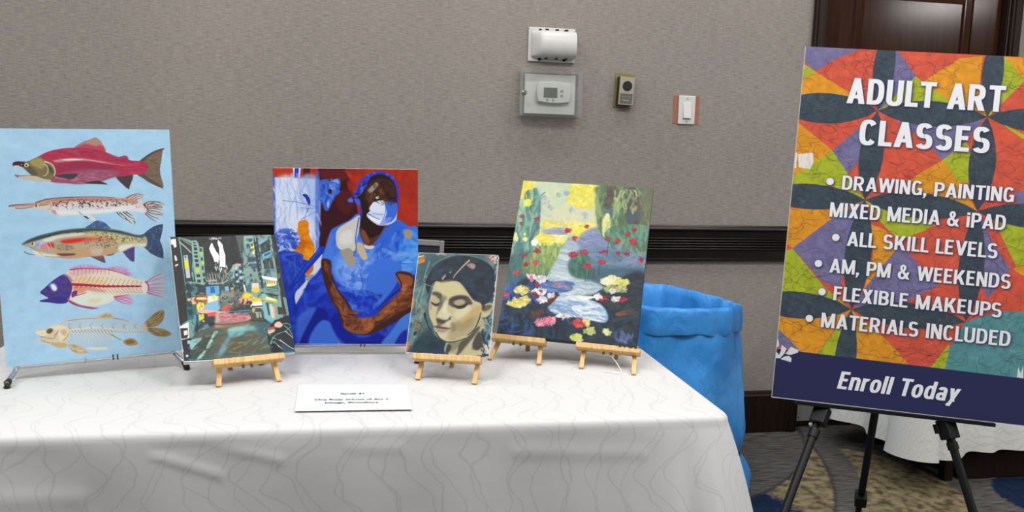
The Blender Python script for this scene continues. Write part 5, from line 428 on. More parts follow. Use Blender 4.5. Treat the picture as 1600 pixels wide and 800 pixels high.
'b060 54786a",90,85.4,19.0,1.4,0.35,0.6,6,[136,609,367,501,399,587,337,723,286,793,102,788]],["P","e6e14a",1,0,1,[88,186,87,197,80,206,69,210,57,208,47,200,43,189,44,178,51,169,62,165,73,167,83,175]],["D","e8e45a f0ec8a",12,23.7,19.0,0.5,1,0.9,7,[36,166,85,163,93,216,49,219]],["D","e6e070 f0ecb0",10,28.5,19.0,1.2,0.5,0.9,393,[-5,492,8,441,37,488,24,539]],["D","e6e070 f0ecb0",10,28.5,19.0,1.2,0.5,0.9,435,[71,499,89,477,112,495,95,517]],["D","e6e070 f0ecb0",10,28.5,19.0,1.2,0.5,0.9,415,[75,458,80,446,88,457,83,468]],["D","eee27a f6f0c0 e6d23c f0e65a ded88a",150,52.2,28.5,0.2,0.7,0.9,8,[150,497,213,435,353,401,406,457,370,523,228,535,167,540]],["D","f4f4e8 f8f6d8",14,38.0,28.5,0.3,1,0.9,9,[141,509,180,490,197,537,157,545]],["D","8c8ca0 9aa0b4 b0b4c0",60,66.4,23.7,0.1,0.3,0.6,10,[210,413,411,374,398,431,256,443]],["D","e8da42 f0e264",60,56.9,23.7,0.05,0.3,0.9,11,[411,374,615,368,617,468,487,479,458,415]],["D","9db55a 7a9c5c b8c272",60,75.9,14.2,1.45,0.2,0.7,12,[167,540,368,512,362,612,210,691]],["P","a9b9c4",1,10.4,1,[404,475,531,509,462,603,456,713,670,822,697,883,607,954,327,939,315,855,334,702,382,610]],["P","b7c6cc",1,10.4,1,[382,610,459,581,462,755,669,812,677,885,423,909,332,832,334,702]],["D","c4d2d6 9fb4c4 d6e0de 8aa4bc b4c8cc",190,123.4,19.0,0.08,0.12,0.6,13,[390,521,471,514,456,713,687,799,698,894,365,924,292,835,348,657]],["P","7f8cae",1,13.0,1,[518,410,634,355,764,423,833,505,662,586,491,512]],["D","8c98ba 6c7ca6 a0acc4 7686b0",90,104.4,19.0,0.1,0.2,0.7,14,[502,445,654,354,888,457,978,558,681,584,534,531]],["P","5c7890",1,13.0,1,[499,578,1011,490,999,771,880,761,665,780,482,754]],["D","6c86a0 4c6a84 7c90a8 587a8c 8898a8",170,85.4,23.7,0.1,0.35,0.6,15,[577,549,1003,513,999,771,666,791,499,731]],["P","3f6b5e",1,7.8,1,[448,648,519,576,582,593,615,699,664,769,524,771,459,734]],["D","4a7a64 2f5a54 5c8c6c",40,66.4,23.7,1.4,0.4,0.7,16,[452,648,539,575,640,739,503,763]],["P","3c5866",0.7,13.0,1,[615,699,988,665,989,772,688,810]],["P","56704c",1,10.4,1,[593,6,1004,-1,1015,490,892,500,706,450,623,345,589,119]],["D","5c7a50 7d9868 435a48 8fa878 64684a 4a7458 9ab080",330,113.9,23.7,1.45,0.22,0.65,17,[589,7,1004,-1,1013,512,833,505,651,410]],["D","5f5648 4a4640 6a6250",34,104.4,33.2,1.3,0.5,0.7,18,[657,20,717,6,696,180,645,184]],["D","5a5048 4a4844 43545c",40,104.4,38.0,1.1,0.6,0.7,19,[803,33,884,27,934,319,829,283]],["P","4c5c68",0.7,0,1,[941,233,935,258,914,277,884,286,853,282,829,266,818,243,824,219,844,199,874,190,906,194,930,210]],["D","3f5a7a 4c6480",10,66.4,28.5,1.2,0.4,0.6,20,[655,183,716,178,716,269,665,274]],["D","d8d890 e4e0a0 b8c47c",46,85.4,19.0,1.6,0.25,0.8,21,[654,263,699,248,714,427,661,409]],["D","a8b47c b8bc8c 88a070",34,66.4,19.0,1.4,0.4,0.7,22,[711,40,761,24,927,46,865,235,739,199]],["P","6a6650",0.6,13.0,1,[903,11,1005,3,1015,490,947,452]],["D","5d8c78 7aa490 48705c",90,94.9,23.7,1.4,0.25,0.65,23,[696,361,984,315,997,513,734,514]],["P","222c3a",1,10.4,1,[-3,1258,17,1136,46,943,146,806,309,812,344,916,465,1072,523,1210,529,1260]],["'
'P","242f3c",1,13.0,1,[529,1260,507,1089,582,915,697,883,802,768,1002,707,1003,1258]],["P","2a3a5c",0.8,15.7,1,[6,947,132,850,272,837,341,895,331,1106,214,1117,30,1093]],["D","263a4c 1c2430 2f4c5c 1e3048 34586c 232630",260,85.4,28.5,1.4,0.5,0.65,24,[5,1245,42,922,309,812,507,1089,528,1250]],["D","2a3848 1e2834 3a4c5c 30424a 20303a 3f4038",260,85.4,28.5,0.3,0.7,0.55,25,[528,1250,545,1085,622,911,994,729,1002,1247]],["D","2c50a0 3a62b0 4a74bc",50,56.9,23.7,1.3,0.5,0.7,26,[-25,886,129,829,315,855,313,982,36,1008]],["D","2c4c90 3a60a8",26,47.4,19.0,0.8,1,0.6,27,[-20,1098,89,1087,265,1194,252,1237,5,1245]],["P","4a6ca8",0.8,7.8,1,[262,838,469,809,476,861,382,902,298,878]],["D","5a7cb4 86a4cc 48649c",50,85.4,19.0,0.1,0.2,0.7,28,[252,839,489,807,479,882,303,909]],["P","7c9cc4",1,5.2,1,[330,959,465,926,685,947,772,1022,761,1095,603,1079,425,1066,339,1022]],["D","8cacd0 c8d8e4 6c90bc a4bcd4 e4ecee",130,113.9,19.0,0.1,0.2,0.75,29,[330,959,484,920,706,956,769,1084,603,1079,384,1059]],["D","e8eef0 cfdce4 f2f2ee",44,113.9,16.1,0.1,0.15,0.9,30,[484,920,680,906,626,944,468,947]],["D","eef2f2 d8e2ea",26,104.4,14.2,0.12,0.15,0.9,31,[514,995,690,988,759,1077,603,1079]],["D","1f2a38 283444",30,94.9,23.7,-0.1,0.3,0.8,32,[326,928,392,901,363,977,329,1023]],["D","6a4636 3c2a2c 583428",24,61.7,23.7,-0.9,0.3,0.8,33,[320,960,383,912,397,936,338,1011]],["D","2c3a44 203038",26,104.4,19.0,0.05,0.15,0.8,34,[624,932,736,880,949,860,936,924,724,943]],["F","b42840 9c2038 c84058 8a2238",16,16.6,10.0,0.1,1.1,0.9,100,[136,323,152,302,173,320,158,341]],["F","b42840 9c2038 c84058 8a2238",19,16.6,10.0,0.1,1.1,0.9,101,[387,403,406,382,430,399,411,420]],["F","b42840 9c2038 c84058 8a2238",16,16.6,10.0,0.1,1.1,0.9,102,[442,461,461,444,485,457,466,475]],["F","b42840 9c2038 c84058 8a2238",37,16.6,10.0,0.1,1.1,0.9,103,[428,595,464,574,506,588,469,610]],["F","b42840 9c2038 c84058 8a2238",31,16.6,10.0,0.1,1.1,0.9,104,[515,570,546,549,581,564,551,585]],["F","b42840 9c2038 c84058 8a2238",33,16.6,10.0,0.1,1.1,0.9,105,[552,674,585,653,623,668,590,689]],["F","b42840 9c2038 c84058 8a2238",26,16.6,10.0,0.1,1.1,0.9,106,[662,636,683,613,709,632,688,655]],["F","b42840 9c2038 c84058 8a2238",12,16.6,10.0,0.1,1.1,0.9,107,[695,446,708,430,725,444,711,461]],["F","b42840 9c2038 c84058 8a2238",21,16.6,10.0,0.1,1.1,0.9,108,[759,461,780,441,804,457,784,477]],["F","b42840 9c2038 c84058 8a2238",30,16.6,10.0,0.1,1.1,0.9,109,[872,454,897,430,926,449,901,473]],["F","b42840 9c2038 c84058 8a2238",19,16.6,10.0,0.1,1.1,0.9,110,[665,555,690,539,719,550,693,566]],["F","b42840 9c2038 c84058 8a2238",12,16.6,10.0,0.1,1.1,0.9,111,[777,556,791,543,807,554,794,567]],["F","b42840 9c2038 c84058 8a2238",12,16.6,10.0,0.1,1.1,0.9,112,[840,551,856,536,875,548,859,563]],["F","b42840 9c2038 c84058 8a2238",16,16.6,10.0,0.1,1.1,0.9,113,[951,596,963,573,980,593,967,615]],["F","b42840 9c2038 c84058 8a2238",22,16.6,10.0,0.1,1.1,0.9,114,[170,591,192,570,219,587,197,607]],["F","b42840 9c2038 c84058 8a2238",12,16.6,10.0,0.1,1.1,0.9,115,[89,629,'
'102,614,119,626,106,641]],["F","c04058 a83048 d86070",24,16.6,10.0,0.1,1.1,0.9,116,[174,683,195,661,223,679,201,701]],["F","b42840 9c2038 c84058 8a2238",13,16.6,10.0,0.1,1.1,0.9,117,[118,699,131,681,148,696,136,714]],["F","c04058 a83048 d86070",19,16.6,10.0,0.1,1.1,0.9,118,[45,775,67,758,94,771,72,788]],["F","b42840 9c2038 c84058 8a2238",12,16.6,10.0,0.1,1.1,0.9,119,[25,309,36,300,50,307,39,316]],["F","b42840 9c2038 c84058 8a2238",12,16.6,10.0,0.1,1.1,0.9,120,[31,368,39,358,50,367,42,377]],["F","c04058 a83048 d86070",22,16.6,10.0,0.1,1.1,0.9,121,[-4,952,13,930,38,949,20,971]],["F","b42840 9c2038 c84058 8a2238",12,16.6,10.0,0.1,1.1,0.9,122,[839,394,850,381,863,392,852,406]],["F","b42840 9c2038 c84058 8a2238",14,16.6,10.0,0.1,1.1,0.9,123,[880,357,896,340,915,354,899,371]],["F","b42840 9c2038 c84058 8a2238",12,16.6,10.0,0.1,1.1,0.9,124,[524,357,541,343,561,355,544,369]],["F","b42840 9c2038 c84058 8a2238",12,16.6,10.0,0.1,1.1,0.9,125,[217,859,233,846,253,856,237,870]],["F","b42840 9c2038 c84058 8a2238",26,16.6,10.0,0.1,1.1,0.9,126,[835,912,865,895,898,906,868,924]],["F","b42840 9c2038 c84058 8a2238",28,16.6,10.0,0.1,1.1,0.9,127,[696,921,729,903,765,915,732,932]],["F","b42840 9c2038 c84058 8a2238",19,16.6,10.0,0.1,1.1,0.9,128,[843,821,865,804,890,817,868,834]],["F","b42840 9c2038 c84058 8a2238",13,16.6,10.0,0.1,1.1,0.9,129,[786,812,805,798,827,808,808,821]],["S","2c4440",1,4.7,3.3,[597,711,603,796]],["S","2c4440",1,4.7,3.3,[577,713,584,798]],["S","2c4440",1,4.7,3.3,[671,661,677,747]],["S","2c4440",1,4.7,3.3,[714,482,720,570]],["S","2c4440",1,4.7,3.3,[634,686,640,772]],["D","b46a78 c88c98",16,28.5,14.2,0.1,0.4,0.7,150,[360,818,473,840,456,863,355,851]],["F","ece8e2 d4ccd0 f4f2ee b8b0b8",44,21.6,16.6,0.1,1.1,0.9,130,[219,810,254,782,296,803,261,830]],["F","e0b0b8 f0e0e0 c86c80",25,21.6,16.6,0.1,1.1,0.9,131,[155,800,183,780,215,795,188,816]],["F","ece8e2 d4ccd0 f4f2ee b8b0b8",60,21.6,16.6,0.1,1.1,0.9,132,[218,917,255,884,301,909,264,942]],["F","ece8e2 d4ccd0 f4f2ee b8b0b8",33,21.6,16.6,0.1,1.1,0.9,133,[263,970,292,946,328,964,298,987]],["F","e8da84 d8c85c efe8b0 b8a850",66,21.6,16.6,0.1,1.1,0.9,134,[81,915,128,883,182,905,136,936]],["F","e8da84 d8c85c efe8b0 b8a850",104,21.6,16.6,0.1,1.1,0.9,135,[45,1014,112,978,188,1000,121,1036]],["F","e8da84 d8c85c efe8b0 b8a850",39,21.6,16.6,0.1,1.1,0.9,136,[124,983,159,959,201,976,166,1000]],["F","ece8e2 d4ccd0 f4f2ee b8b0b8",16,21.6,16.6,0.1,1.1,0.9,137,[326,928,348,914,373,924,351,938]],["F","f0e6a8 f4eed8 d8d47a eee6c0",78,21.6,16.6,0.1,1.1,0.9,138,[724,775,779,743,841,764,785,796]],["F","f8f4e4 ece4b0",44,21.6,16.6,0.1,1.1,0.9,139,[706,787,742,760,783,780,747,807]],["F","d8d870 e8e48c b4bc5c",58,21.6,16.6,0.1,1.1,0.9,140,[803,785,850,756,902,776,855,804]],["F","a4b06a 8c9c5c c8cc90",81,21.6,16.6,0.1,1.1,0.9,141,[731,842,807,814,888,828,812,855]],["F","e48aa0 d86880 f0b0bc c04c68",45,21.6,16.6,0.1,1.1,0.9,142,[263,1143,304,1119,350,1135,309,1159]],["F","e890a4 d4607c f4bcc4",40,21.6,16.6,0.1,1.1,0.9,143,[342,1121'
',373,1095,412,1114,380,1141]],["F","ece8e2 d4ccd0 f4f2ee b8b0b8",32,21.6,16.6,0.1,1.1,0.9,144,[421,1076,463,1058,509,1068,467,1086]],["F","c8cc60 e0dc90 a0b050 eeeab8",66,21.6,16.6,0.1,1.1,0.9,145,[535,1233,580,1203,632,1223,587,1253]],["F","b8c470 d4d898 98ac60",40,21.6,16.6,0.1,1.1,0.9,146,[628,1169,660,1143,697,1162,666,1188]],["F","c8d080 dce0a4",18,21.6,16.6,0.1,1.1,0.9,147,[761,1162,780,1145,804,1158,784,1175]],["F","d8d870 e8e0a0 e08840",40,21.6,16.6,0.1,1.1,0.9,148,[588,1112,620,1086,657,1105,625,1131]],["F","c04450 a03040 d86058",50,21.6,16.6,0.1,1.1,0.9,149,[541,1122,576,1093,617,1115,582,1144]],["F","ece8e2 d4ccd0 f4f2ee b8b0b8",16,21.6,16.6,0.1,1.1,0.9,150,[774,851,790,837,809,847,793,861]],["F","ece8e2 d4ccd0 f4f2ee b8b0b8",16,21.6,16.6,0.1,1.1,0.9,151,[669,907,688,890,710,903,691,919]],["F","ece8e2 d4ccd0 f4f2ee b8b0b8",16,21.6,16.6,0.1,1.1,0.9,152,[795,912,816,897,841,907,819,923]],["D","5c4030 48382c",20,47.4,23.7,0.2,0.5,0.8,170,[226,1064,301,1036,319,1086,252,1103]],["D","8a3038 6c2830",14,38.0,19.0,0.2,0.5,0.8,171,[185,931,280,890,268,944,209,954]],["P","3c4a3c",0,0,1,[386,1345,380,1305,408,1363]],["D","7a4a3c 9c5c48 5c4038",20,56.9,19.0,0.1,0.4,0.6,172,[830,1016,922,977,945,1005,851,1035]],["D","5c6ca4 8090bc 46588c",20,42.7,19.0,1,1,0.6,173,[844,1148,959,1147,949,1228,852,1218]],["S","10161e",1,14.2,14.2,[-7,1256,529,1260,1003,1258]],["S","161c24",1,7.6,7.6,[1005,3,1001,1255]]]},"sign":{"a":1480.0,"o":[["B","e0604a"],["P","7d78a4",1,0,0,[0,-1,218,0,110,54,50,103,4,68]],["P","b2c032",1,0,0,[-1,74,50,103,3,138]],["P","eba02e",1,0,0,[3,138,50,103,197,182,304,250,-4,208]],["P","e0604a",1,0,0,[50,103,218,0,343,1,314,249]],["P","7d78a4",1,0,0,[346,1,366,0,479,125,442,101,314,249,341,107]],["P","e0604a",1,0,0,[366,0,627,7,467,126]],["P","eba02e",1,0,0,[467,126,604,18,690,3,688,139,727,246,571,193,442,101]],["P","b2c032",1,0,0,[442,101,571,185,727,246,478,244,314,249]],["P","b2c032",1,0,0,[747,0,777,3,853,98,735,248,750,135]],["P","eba02e",1,0,0,[777,3,1000,1,1000,145,853,98]],["P","e0604a",1,0,0,[735,248,855,123,999,17,1007,222]],["P","e0604a",1,0,0,[4,293,209,301,309,249,262,337,147,426,1,310]],["P","eba02e",1,0,0,[2,320,147,426,70,504,11,583,-10,531]],["P","7d78a4",1,0,0,[147,426,237,331,306,268,261,457,216,519]],["P","b2c032",1,0,0,[147,426,225,527,294,620,158,572,-4,590,2,544]],["P","e0604a",1,0,0,[314,249,407,283,558,317,577,434,294,620,353,451]],["P","7d78a4",1,0,0,[432,286,628,273,727,246,659,350,579,434,488,348,383,290]],["P","eba02e",1,0,0,[579,434,650,513,730,632,586,612,410,579,478,507]],["P","b2c032",1,0,0,[579,434,660,355,676,375,694,517,651,521]],["P","e0604a",1,0,0,[735,248,874,322,1010,377,1013,531,734,632,787,419]],["P","b2c032",1,0,0,[772,264,873,309,1018,337,1017,376,874,329]],["P","7d78a4",1,0,0,[859,544,1015,505,1019,596,875,589]],["P","eba02e",1,0,0,[-1,679,167,673,294,620,244,685,159,719,25,846,-2,832]],["P","e0604a",1,0,0,[0,827,25,846,-2,859]],["P","7d78a4",1,0,0,[25,846,159,719,294,620,256,805,230,994,157,9'
'74]],["P","b2c032",1,0,0,[-2,859,25,846,102,926,172,1000,227,1035,268,1071,127,1063,-11,1066]],["P","b2c032",1,0,0,[294,620,366,641,570,698,596,717,526,755,441,775,359,702]],["P","eba02e",1,0,0,[328,718,388,740,432,816,446,828,412,871,352,969,324,999,348,850]],["P","7d78a4",1,0,0,[443,801,483,824,617,944,478,1037,281,1075,345,957]],["P","e0604a",1,0,0,[441,775,524,734,664,664,734,632,702,805,691,950,619,957,483,824]],["P","eba02e",1,0,0,[2,678,3,670,15,680]],["P","e0604a",1,0,0,[542,719,730,635,692,701,551,758]],["P","7d78a4",1,0,0,[748,644,793,745,876,855,805,992,759,892]],["P","b2c032",1,0,0,[790,653,907,675,1027,685,1016,816,952,900,899,847]],["P","eba02e",1,0,0,[885,849,1012,777,1016,920,929,902]],["P","e0604a",1,0,0,[783,1020,804,979,881,854,1014,920,1012,1024,846,1040]],["P","eba02e",1,0,0,[-4,1092,105,1101,284,1078,215,1184,163,1286,86,1283,-9,1179]],["P","7d78a4",1,0,0,[-5,1185,92,1267,-8,1266]],["P","b2c032",1,0,0,[161,1289,216,1189,284,1083,255,1180,243,1288]],["P","eba02e",1,0,0,[284,1083,290,1176,296,1293,539,1294,471,1224,389,1153]],["P","e0604a",1,0,0,[284,1078,461,1126,728,1084,688,1175,614,1275,533,1276,430,1188]],["P","b2c032",1,0,0,[606,1297,676,1176,675,1300]],["P","5f9ba0",1,0,0,[728,1084,844,1028,1020,1015,1029,1308,664,1304,680,1189]],["P","e0604a",1,0,0,[550,1017,733,1078,868,1020,804,979,689,924]],["P","e0604a",1,0,0,[284,1078,297,1063,506,1074,728,1084,459,1105]],["P","44525e",1,0,0,[326,-103,305,-66,292,-28,282,10,277,49,275,88,277,128,283,168,292,208,309,249,330,212,343,174,353,135,359,97,360,57,358,18,353,-22,343,-62]],["P","44525e",1,0,0,[738,-98,719,-61,707,-24,698,14,694,52,693,91,696,130,702,169,712,208,730,248,749,211,761,173,769,135,774,97,775,59,772,20,766,-19,755,-58]],["P","44525e",1,0,0,[-115,255,-66,283,-17,300,31,311,78,316,125,315,172,309,218,296,264,278,309,249,261,222,214,205,167,194,119,189,72,189,25,196,-22,208,-69,226]],["P","44525e",1,0,0,[309,249,358,273,405,287,453,296,500,301,547,300,593,295,639,286,685,272,730,248,683,225,636,211,589,202,543,197,496,197,449,202,402,211,356,226]],["P","44525e",1,0,0,[730,248,776,271,821,284,867,294,912,299,956,299,1001,295,1045,286,1089,274,1132,252,1087,230,1043,217,998,207,953,202,909,202,864,206,819,214,774,227]],["P","44525e",1,0,0,[309,249,286,289,272,329,261,369,255,410,254,451,256,493,263,535,274,577,294,620,317,580,331,540,342,499,348,459,349,418,347,376,340,334,329,292]],["P","44525e",1,0,0,[730,248,707,290,693,332,684,374,679,417,679,460,684,503,693,546,707,589,730,632,752,590,766,548,775,506,780,463,780,421,775,378,766,335,752,292]],["P","44525e",1,0,0,[-145,628,-95,651,-45,665,4,673,54,677,102,676,151,670,199,660,247,645,294,620,245,597,196,583,147,575,98,571,50,571,1,577,-48,588,-97,603]],["P","44525e",1,0,0,[294,620,343,645,392,661,441,671,489,677,538,679,586,675,634,667,682,654,730,632,682,608,634,592,586,581,538,575,490,573,441,577,392,585,343,598]],["P","44525e",1,0,0,[730,632,776,655,823,669,869,678,915,683,960,683,1006,679,1051,671,1096,658,1140'
',637,1095,615,1050,601,1004,592,959,587,913,586,867,590,822,598,776,611]],["P","44525e",1,0,0,[294,620,269,670,254,720,243,770,237,821,236,872,240,923,248,974,261,1026,284,1078,308,1027,324,977,334,926,340,876,341,825,338,774,329,723,316,672]],["P","44525e",1,0,0,[730,632,708,682,695,731,686,781,681,832,681,882,685,932,694,983,707,1033,728,1084,750,1034,763,984,772,934,777,884,777,834,773,784,764,733,751,683]],["P","44525e",1,0,0,[-160,1086,-110,1110,-59,1125,-10,1134,40,1138,89,1137,139,1131,187,1120,236,1104,284,1078,235,1053,185,1039,136,1030,87,1025,38,1026,-12,1032,-61,1043,-111,1059]],["P","44525e",1,0,0,[284,1078,334,1102,384,1117,433,1127,483,1133,532,1133,582,1129,631,1120,680,1106,728,1084,680,1060,631,1045,582,1034,533,1029,484,1028,434,1032,384,1041,334,1054]],["P","44525e",1,0,0,[284,1078,264,1124,251,1170,242,1217,237,1264,237,1311,239,1358,246,1405,257,1453,275,1500,295,1453,308,1406,316,1360,321,1313,322,1266,319,1219,312,1172,302,1125]],["Q",480,5,"3a2c40",0.27],["Q",110,6,"f0d0a0",0.14],["D","34424e 56646c 4a5862 2e3a48 5f6a6c",34,39.6,5.4,0.2,1.3,0.5,91,[326,-103,292,-28,277,49,277,128,292,208,330,212,353,135,360,57,353,-22]],["D","34424e 56646c 4a5862 2e3a48 5f6a6c",34,39.6,5.4,0.2,1.3,0.5,91,[738,-98,707,-24,694,52,696,130,712,208,749,211,769,135,775,59,766,-19]],["D","34424e 56646c 4a5862 2e3a48 5f6a6c",34,39.6,5.4,0.2,1.3,0.5,91,[-115,255,-17,300,78,316,172,309,264,278,261,222,167,194,72,189,-22,208]],["D","34424e 56646c 4a5862 2e3a48 5f6a6c",34,39.6,5.4,0.2,1.3,0.5,91,[309,249,405,287,500,301,593,295,685,272,683,225,589,202,496,197,402,211]],["D","34424e 56646c 4a5862 2e3a48 5f6a6c",34,39.6,5.4,0.2,1.3,0.5,91,[730,248,821,284,912,299,1001,295,1089,274,1087,230,998,207,909,202,819,214]],["D","34424e 56646c 4a5862 2e3a48 5f6a6c",34,39.6,5.4,0.2,1.3,0.5,91,[309,249,272,329,255,410,256,493,274,577,317,580,342,499,349,418,340,334]],["D","34424e 56646c 4a5862 2e3a48 5f6a6c",34,39.6,5.4,0.2,1.3,0.5,91,[730,248,693,332,679,417,684,503,707,589,752,590,775,506,780,421,766,335]],["D","34424e 56646c 4a5862 2e3a48 5f6a6c",34,39.6,5.4,0.2,1.3,0.5,91,[-145,628,-45,665,54,677,151,670,247,645,245,597,147,575,50,571,-48,588]],["D","34424e 56646c 4a5862 2e3a48 5f6a6c",34,39.6,5.4,0.2,1.3,0.5,91,[294,620,392,661,489,677,586,675,682,654,682,608,586,581,490,573,392,585]],["D","34424e 56646c 4a5862 2e3a48 5f6a6c",34,39.6,5.4,0.2,1.3,0.5,91,[730,632,823,669,915,683,1006,679,1096,658,1095,615,1004,592,913,586,822,598]],["D","34424e 56646c 4a5862 2e3a48 5f6a6c",34,39.6,5.4,0.2,1.3,0.5,91,[294,620,254,720,237,821,240,923,261,1026,308,1027,334,926,341,825,329,723]],["D","34424e 56646c 4a5862 2e3a48 5f6a6c",34,39.6,5.4,0.2,1.3,0.5,91,[730,632,695,731,681,832,685,932,707,1033,750,1034,772,934,777,834,764,733]],["D","34424e 56646c 4a5862 2e3a48 5f6a6c",34,39.6,5.4,0.2,1.3,0.5,91,[-160,1086,-59,1125,40,1138,139,1131,236,1104,235,1053,136,1030,38,1026,-61,1043]],["D","34424e 56646c 4a5862 2e3a48 5f6a6c",34,39.6,5.4,0.2,1.3,0.5,91,[284,1078,384,1117,483,11'
'33,582,1129,680,1106,680,1060,582,1034,484,1028,384,1041]],["D","34424e 56646c 4a5862 2e3a48 5f6a6c",34,39.6,5.4,0.2,1.3,0.5,91,[284,1078,251,1170,237,1264,239,1358,257,1453,295,1453,316,1360,322,1266,312,1172]],["D","2c3038 40384c",160,22.3,3.0,0.2,1.4,0.28,45,[-9,10,987,12,1035,1269,-9,1261]],["D","ffe0b0 ffffff",160,17.3,4.9,0.2,1.4,0.1,46,[-9,10,987,12,1035,1269,-9,1261]],["M",0.1,22.3,7,[0,-1,1000,-1,1013,1289,-13,1275]],["P","32355f",1,0,0,[-2,1274,1027,1290,1000,1481,0,1480]],["P","f4f1ee",1,0,0,[-4,447,8,444,9,508,-1,509]],["P","f4f1ee",1,0,0,[11,451,64,440,72,444,76,482,65,509,19,505]],["D","e8b070 d8a8a0",14,22.3,1.7,1.5,0.1,0.6,47,[14,451,70,445,67,504,21,502]],["P","eef0f4",1,0,1,[-3,1236,4,1235,9,1259,-1,1265]],["P","eef0f4",1,0,0,[19,1255,41,1269,35,1289,19,1312,-1,1314,-2,1282,13,1299,19,1280]],["P","eef0f4",1,0,0,[38,1291,58,1259,88,1270,89,1280,59,1294]],["P","eef0f4",1,0,0,[20,1315,37,1302,52,1298,65,1307,64,1324]],["P","e8f0ee",1,0,0,[941,1287,942,1245,954,1270,960,1238,965,1289]],["S","e6e7ea",1,4.0,4.0,[-1,1480,1000,1481]],["S","d8d8dc",1,2.5,2.5,[0,1,0,1480]]],"split":81}}')
# ------------------------------------------------------------------ room
DX0, DX1, DH = 1.892, 2.765, 2.08
mb = MB(); mb.box(-3.6, DX0, 0, .14, 0, CEIL); mb.box(DX1, 4.4, 0, .14, 0, CEIL); mb.box(DX0, DX1, 0, .14, DH, CEIL)
struct(mb.build('wall_back', M['wall']))
struct(MB().box(-3.6, 4.4, -3.9, .14, -.06, 0).build('floor', M['carpet']))
# chair rail: cap, flat, five reeds, flat, bead
z0 = .7545; prof = [(0, z0), (-.012, z0), (-.020, z0+.003), (-.020, z0+.009), (-.015, z0+.012), (-.015, z0+.043)]
for k in range(5):
    b0 = z0+.046+k*.0112; prof += [(-.015, b0), (-.021, b0+.0025), (-.0225, b0+.005), (-.021, b0+.0075), (-.015, b0+.010)]
prof += [(-.015, z0+.126), (-.022, z0+.128), (-.030, z0+.131), (-.030, z0+.1375), (-.020, z0+.1495), (0, z0+.1495)]
rail = MB().extrude_x(prof, -3.6, 1.842).build('trim_1', M['dark_wood'], smooth=True, angle=40); struct(rail)
bp = [(0, 0), (-.018, 0), (-.018, .165), (-.014, .172), (-.012, .181), (-.006, .185), (0, .185)]
struct(MB().extrude_x(bp, -3.6, 1.842).build('baseboard_back', M['base_wood'])); struct(MB().extrude_x(bp, 2.815, 4.4).build('baseboard_right', M['base_wood']))
# door casing
mb = MB()
for x0, x1 in ((1.842, DX0), (DX1, 2.815)):
    mb.box(x0, x1, -.022, .0, 0, DH+.05, bev=.004); mb.box(x0+.012, x1-.012, -.028, -.02, 0, DH+.05, bev=.003)
mb.box(1.842, 2.815, -.022, 0, DH, DH+.05, bev=.004)
mb.box(DX0, DX0+.012, 0, .14, 0, DH); mb.box(DX1-.012, DX1, 0, .14, 0, DH); mb.box(DX0, DX1, 0, .14, DH-.012, DH)
struct(mb.build('trim_2', M['base_wood']))
# door leaf
door = struct(MB().box(DX0+.014, DX1-.014, .045, .075, .012, DH-.015).build('door_1', M['door_wood']))
mb = MB(); sx0, sx1 = DX0+.014, DX1-.014
for a, b, c, d in ((sx0, 2.041, .012, DH-.015), (2.611, sx1, .012, DH-.015), (2.041, 2.611, .012, .24), (2.041, 2.611, .80, .98), (2.041, 2.611, 1.92, DH-.015)):
    mb.box(a, b, .03, .05, c, d, bev=.003)
o = mb.build('stiles_and_rails', M['door_wood'], door)
for c, d in ((.24, .80), (.98, 1.92)):
    mb = MB(); i = .026
    mb.add([(2.041, .038, c), (2.611, .038, c), (2.611, .038, d), (2.041, .038, d), (2.041+i, .046, c+i), (2.611-i, .046, c+i), (2.611-i, .046, d-i), (2.041+i, .046, d-i), (2.041+2*i, .034, c+2*i), (2.611-2*i, .034, c+2*i), (2.611-2*i, .034, d-2*i), (2.041+2*i, .034, d-2*i)],
           [(k, (k+1) % 4, 4+(k+1) % 4, 4+k) for k in range(4)]+[(4+k, 4+(k+1) % 4, 8+(k+1) % 4, 8+k) for k in range(4)]+[(8, 9, 10, 11)])
    mb.build('raised_panel', M['door_wood'], door)
kp = MB().box(sx0+.006, sx1-.006, .026, .031, .03, .235, bev=.001).build('kick_plate', M['kick'], door)
mb = MB()
for x in (sx0+.02, sx1-.02): mb.lathe([(.004, 0), (.004, .001), (.002, .002)], 10, Matrix.Translation((x, .0262, .05)) @ Matrix.Rotation(R(90), 4, 'X'))
mb.build('screw', M['steel'], kp)

# ------------------------------------------------------------------ wall fittings
def on_wall(x, z, y=0): return Matrix.Translation((x, y, z))
# vented cover, upper
t = thing('sensor_guard', 'white vented half-round sensor guard, highest of the fittings on the grey wall', 'sensor guard', (.737, 0, 1.603))
MB().box(.644, .831, -.010, 0, 1.538, 1.668, bev=.003).build('back_plate', M['plastic_cream'], t)
mb = MB(); prof = []
for k in range(13):
    a = PI*k/12; prof.append((-.008-.062*abs(math.sin(a))**.42, 1.603+.0525*-math.cos(a)*(1 if abs(math.cos(a)) > .99 else .97)))
n = len(prof); xs = ((.655, .10), (.660, .22), (.680, .86), (.690, .98), (.698, 1.0), (.818, 1.0), (.824, .96), (.828, .5), (.829, .10)); vs = []; fs = []
for x, sc in xs:
    for y, z in prof: vs.append((x, -.008+(y+.008)*sc, 1.603+(z-1.603)*(.94+.06*sc)))
for i in range(len(xs)-1): fs += [(i*n+k, i*n+k+1, (i+1)*n+k+1, (i+1)*n+k) for k in range(n-1)]
fs += [tuple(range(n)), tuple((len(xs)-1)*n+k for k in range(n))[::-1]]
mb.add(vs, fs); mb.build('dome_cover', M['plastic_white'], t, True, 50)
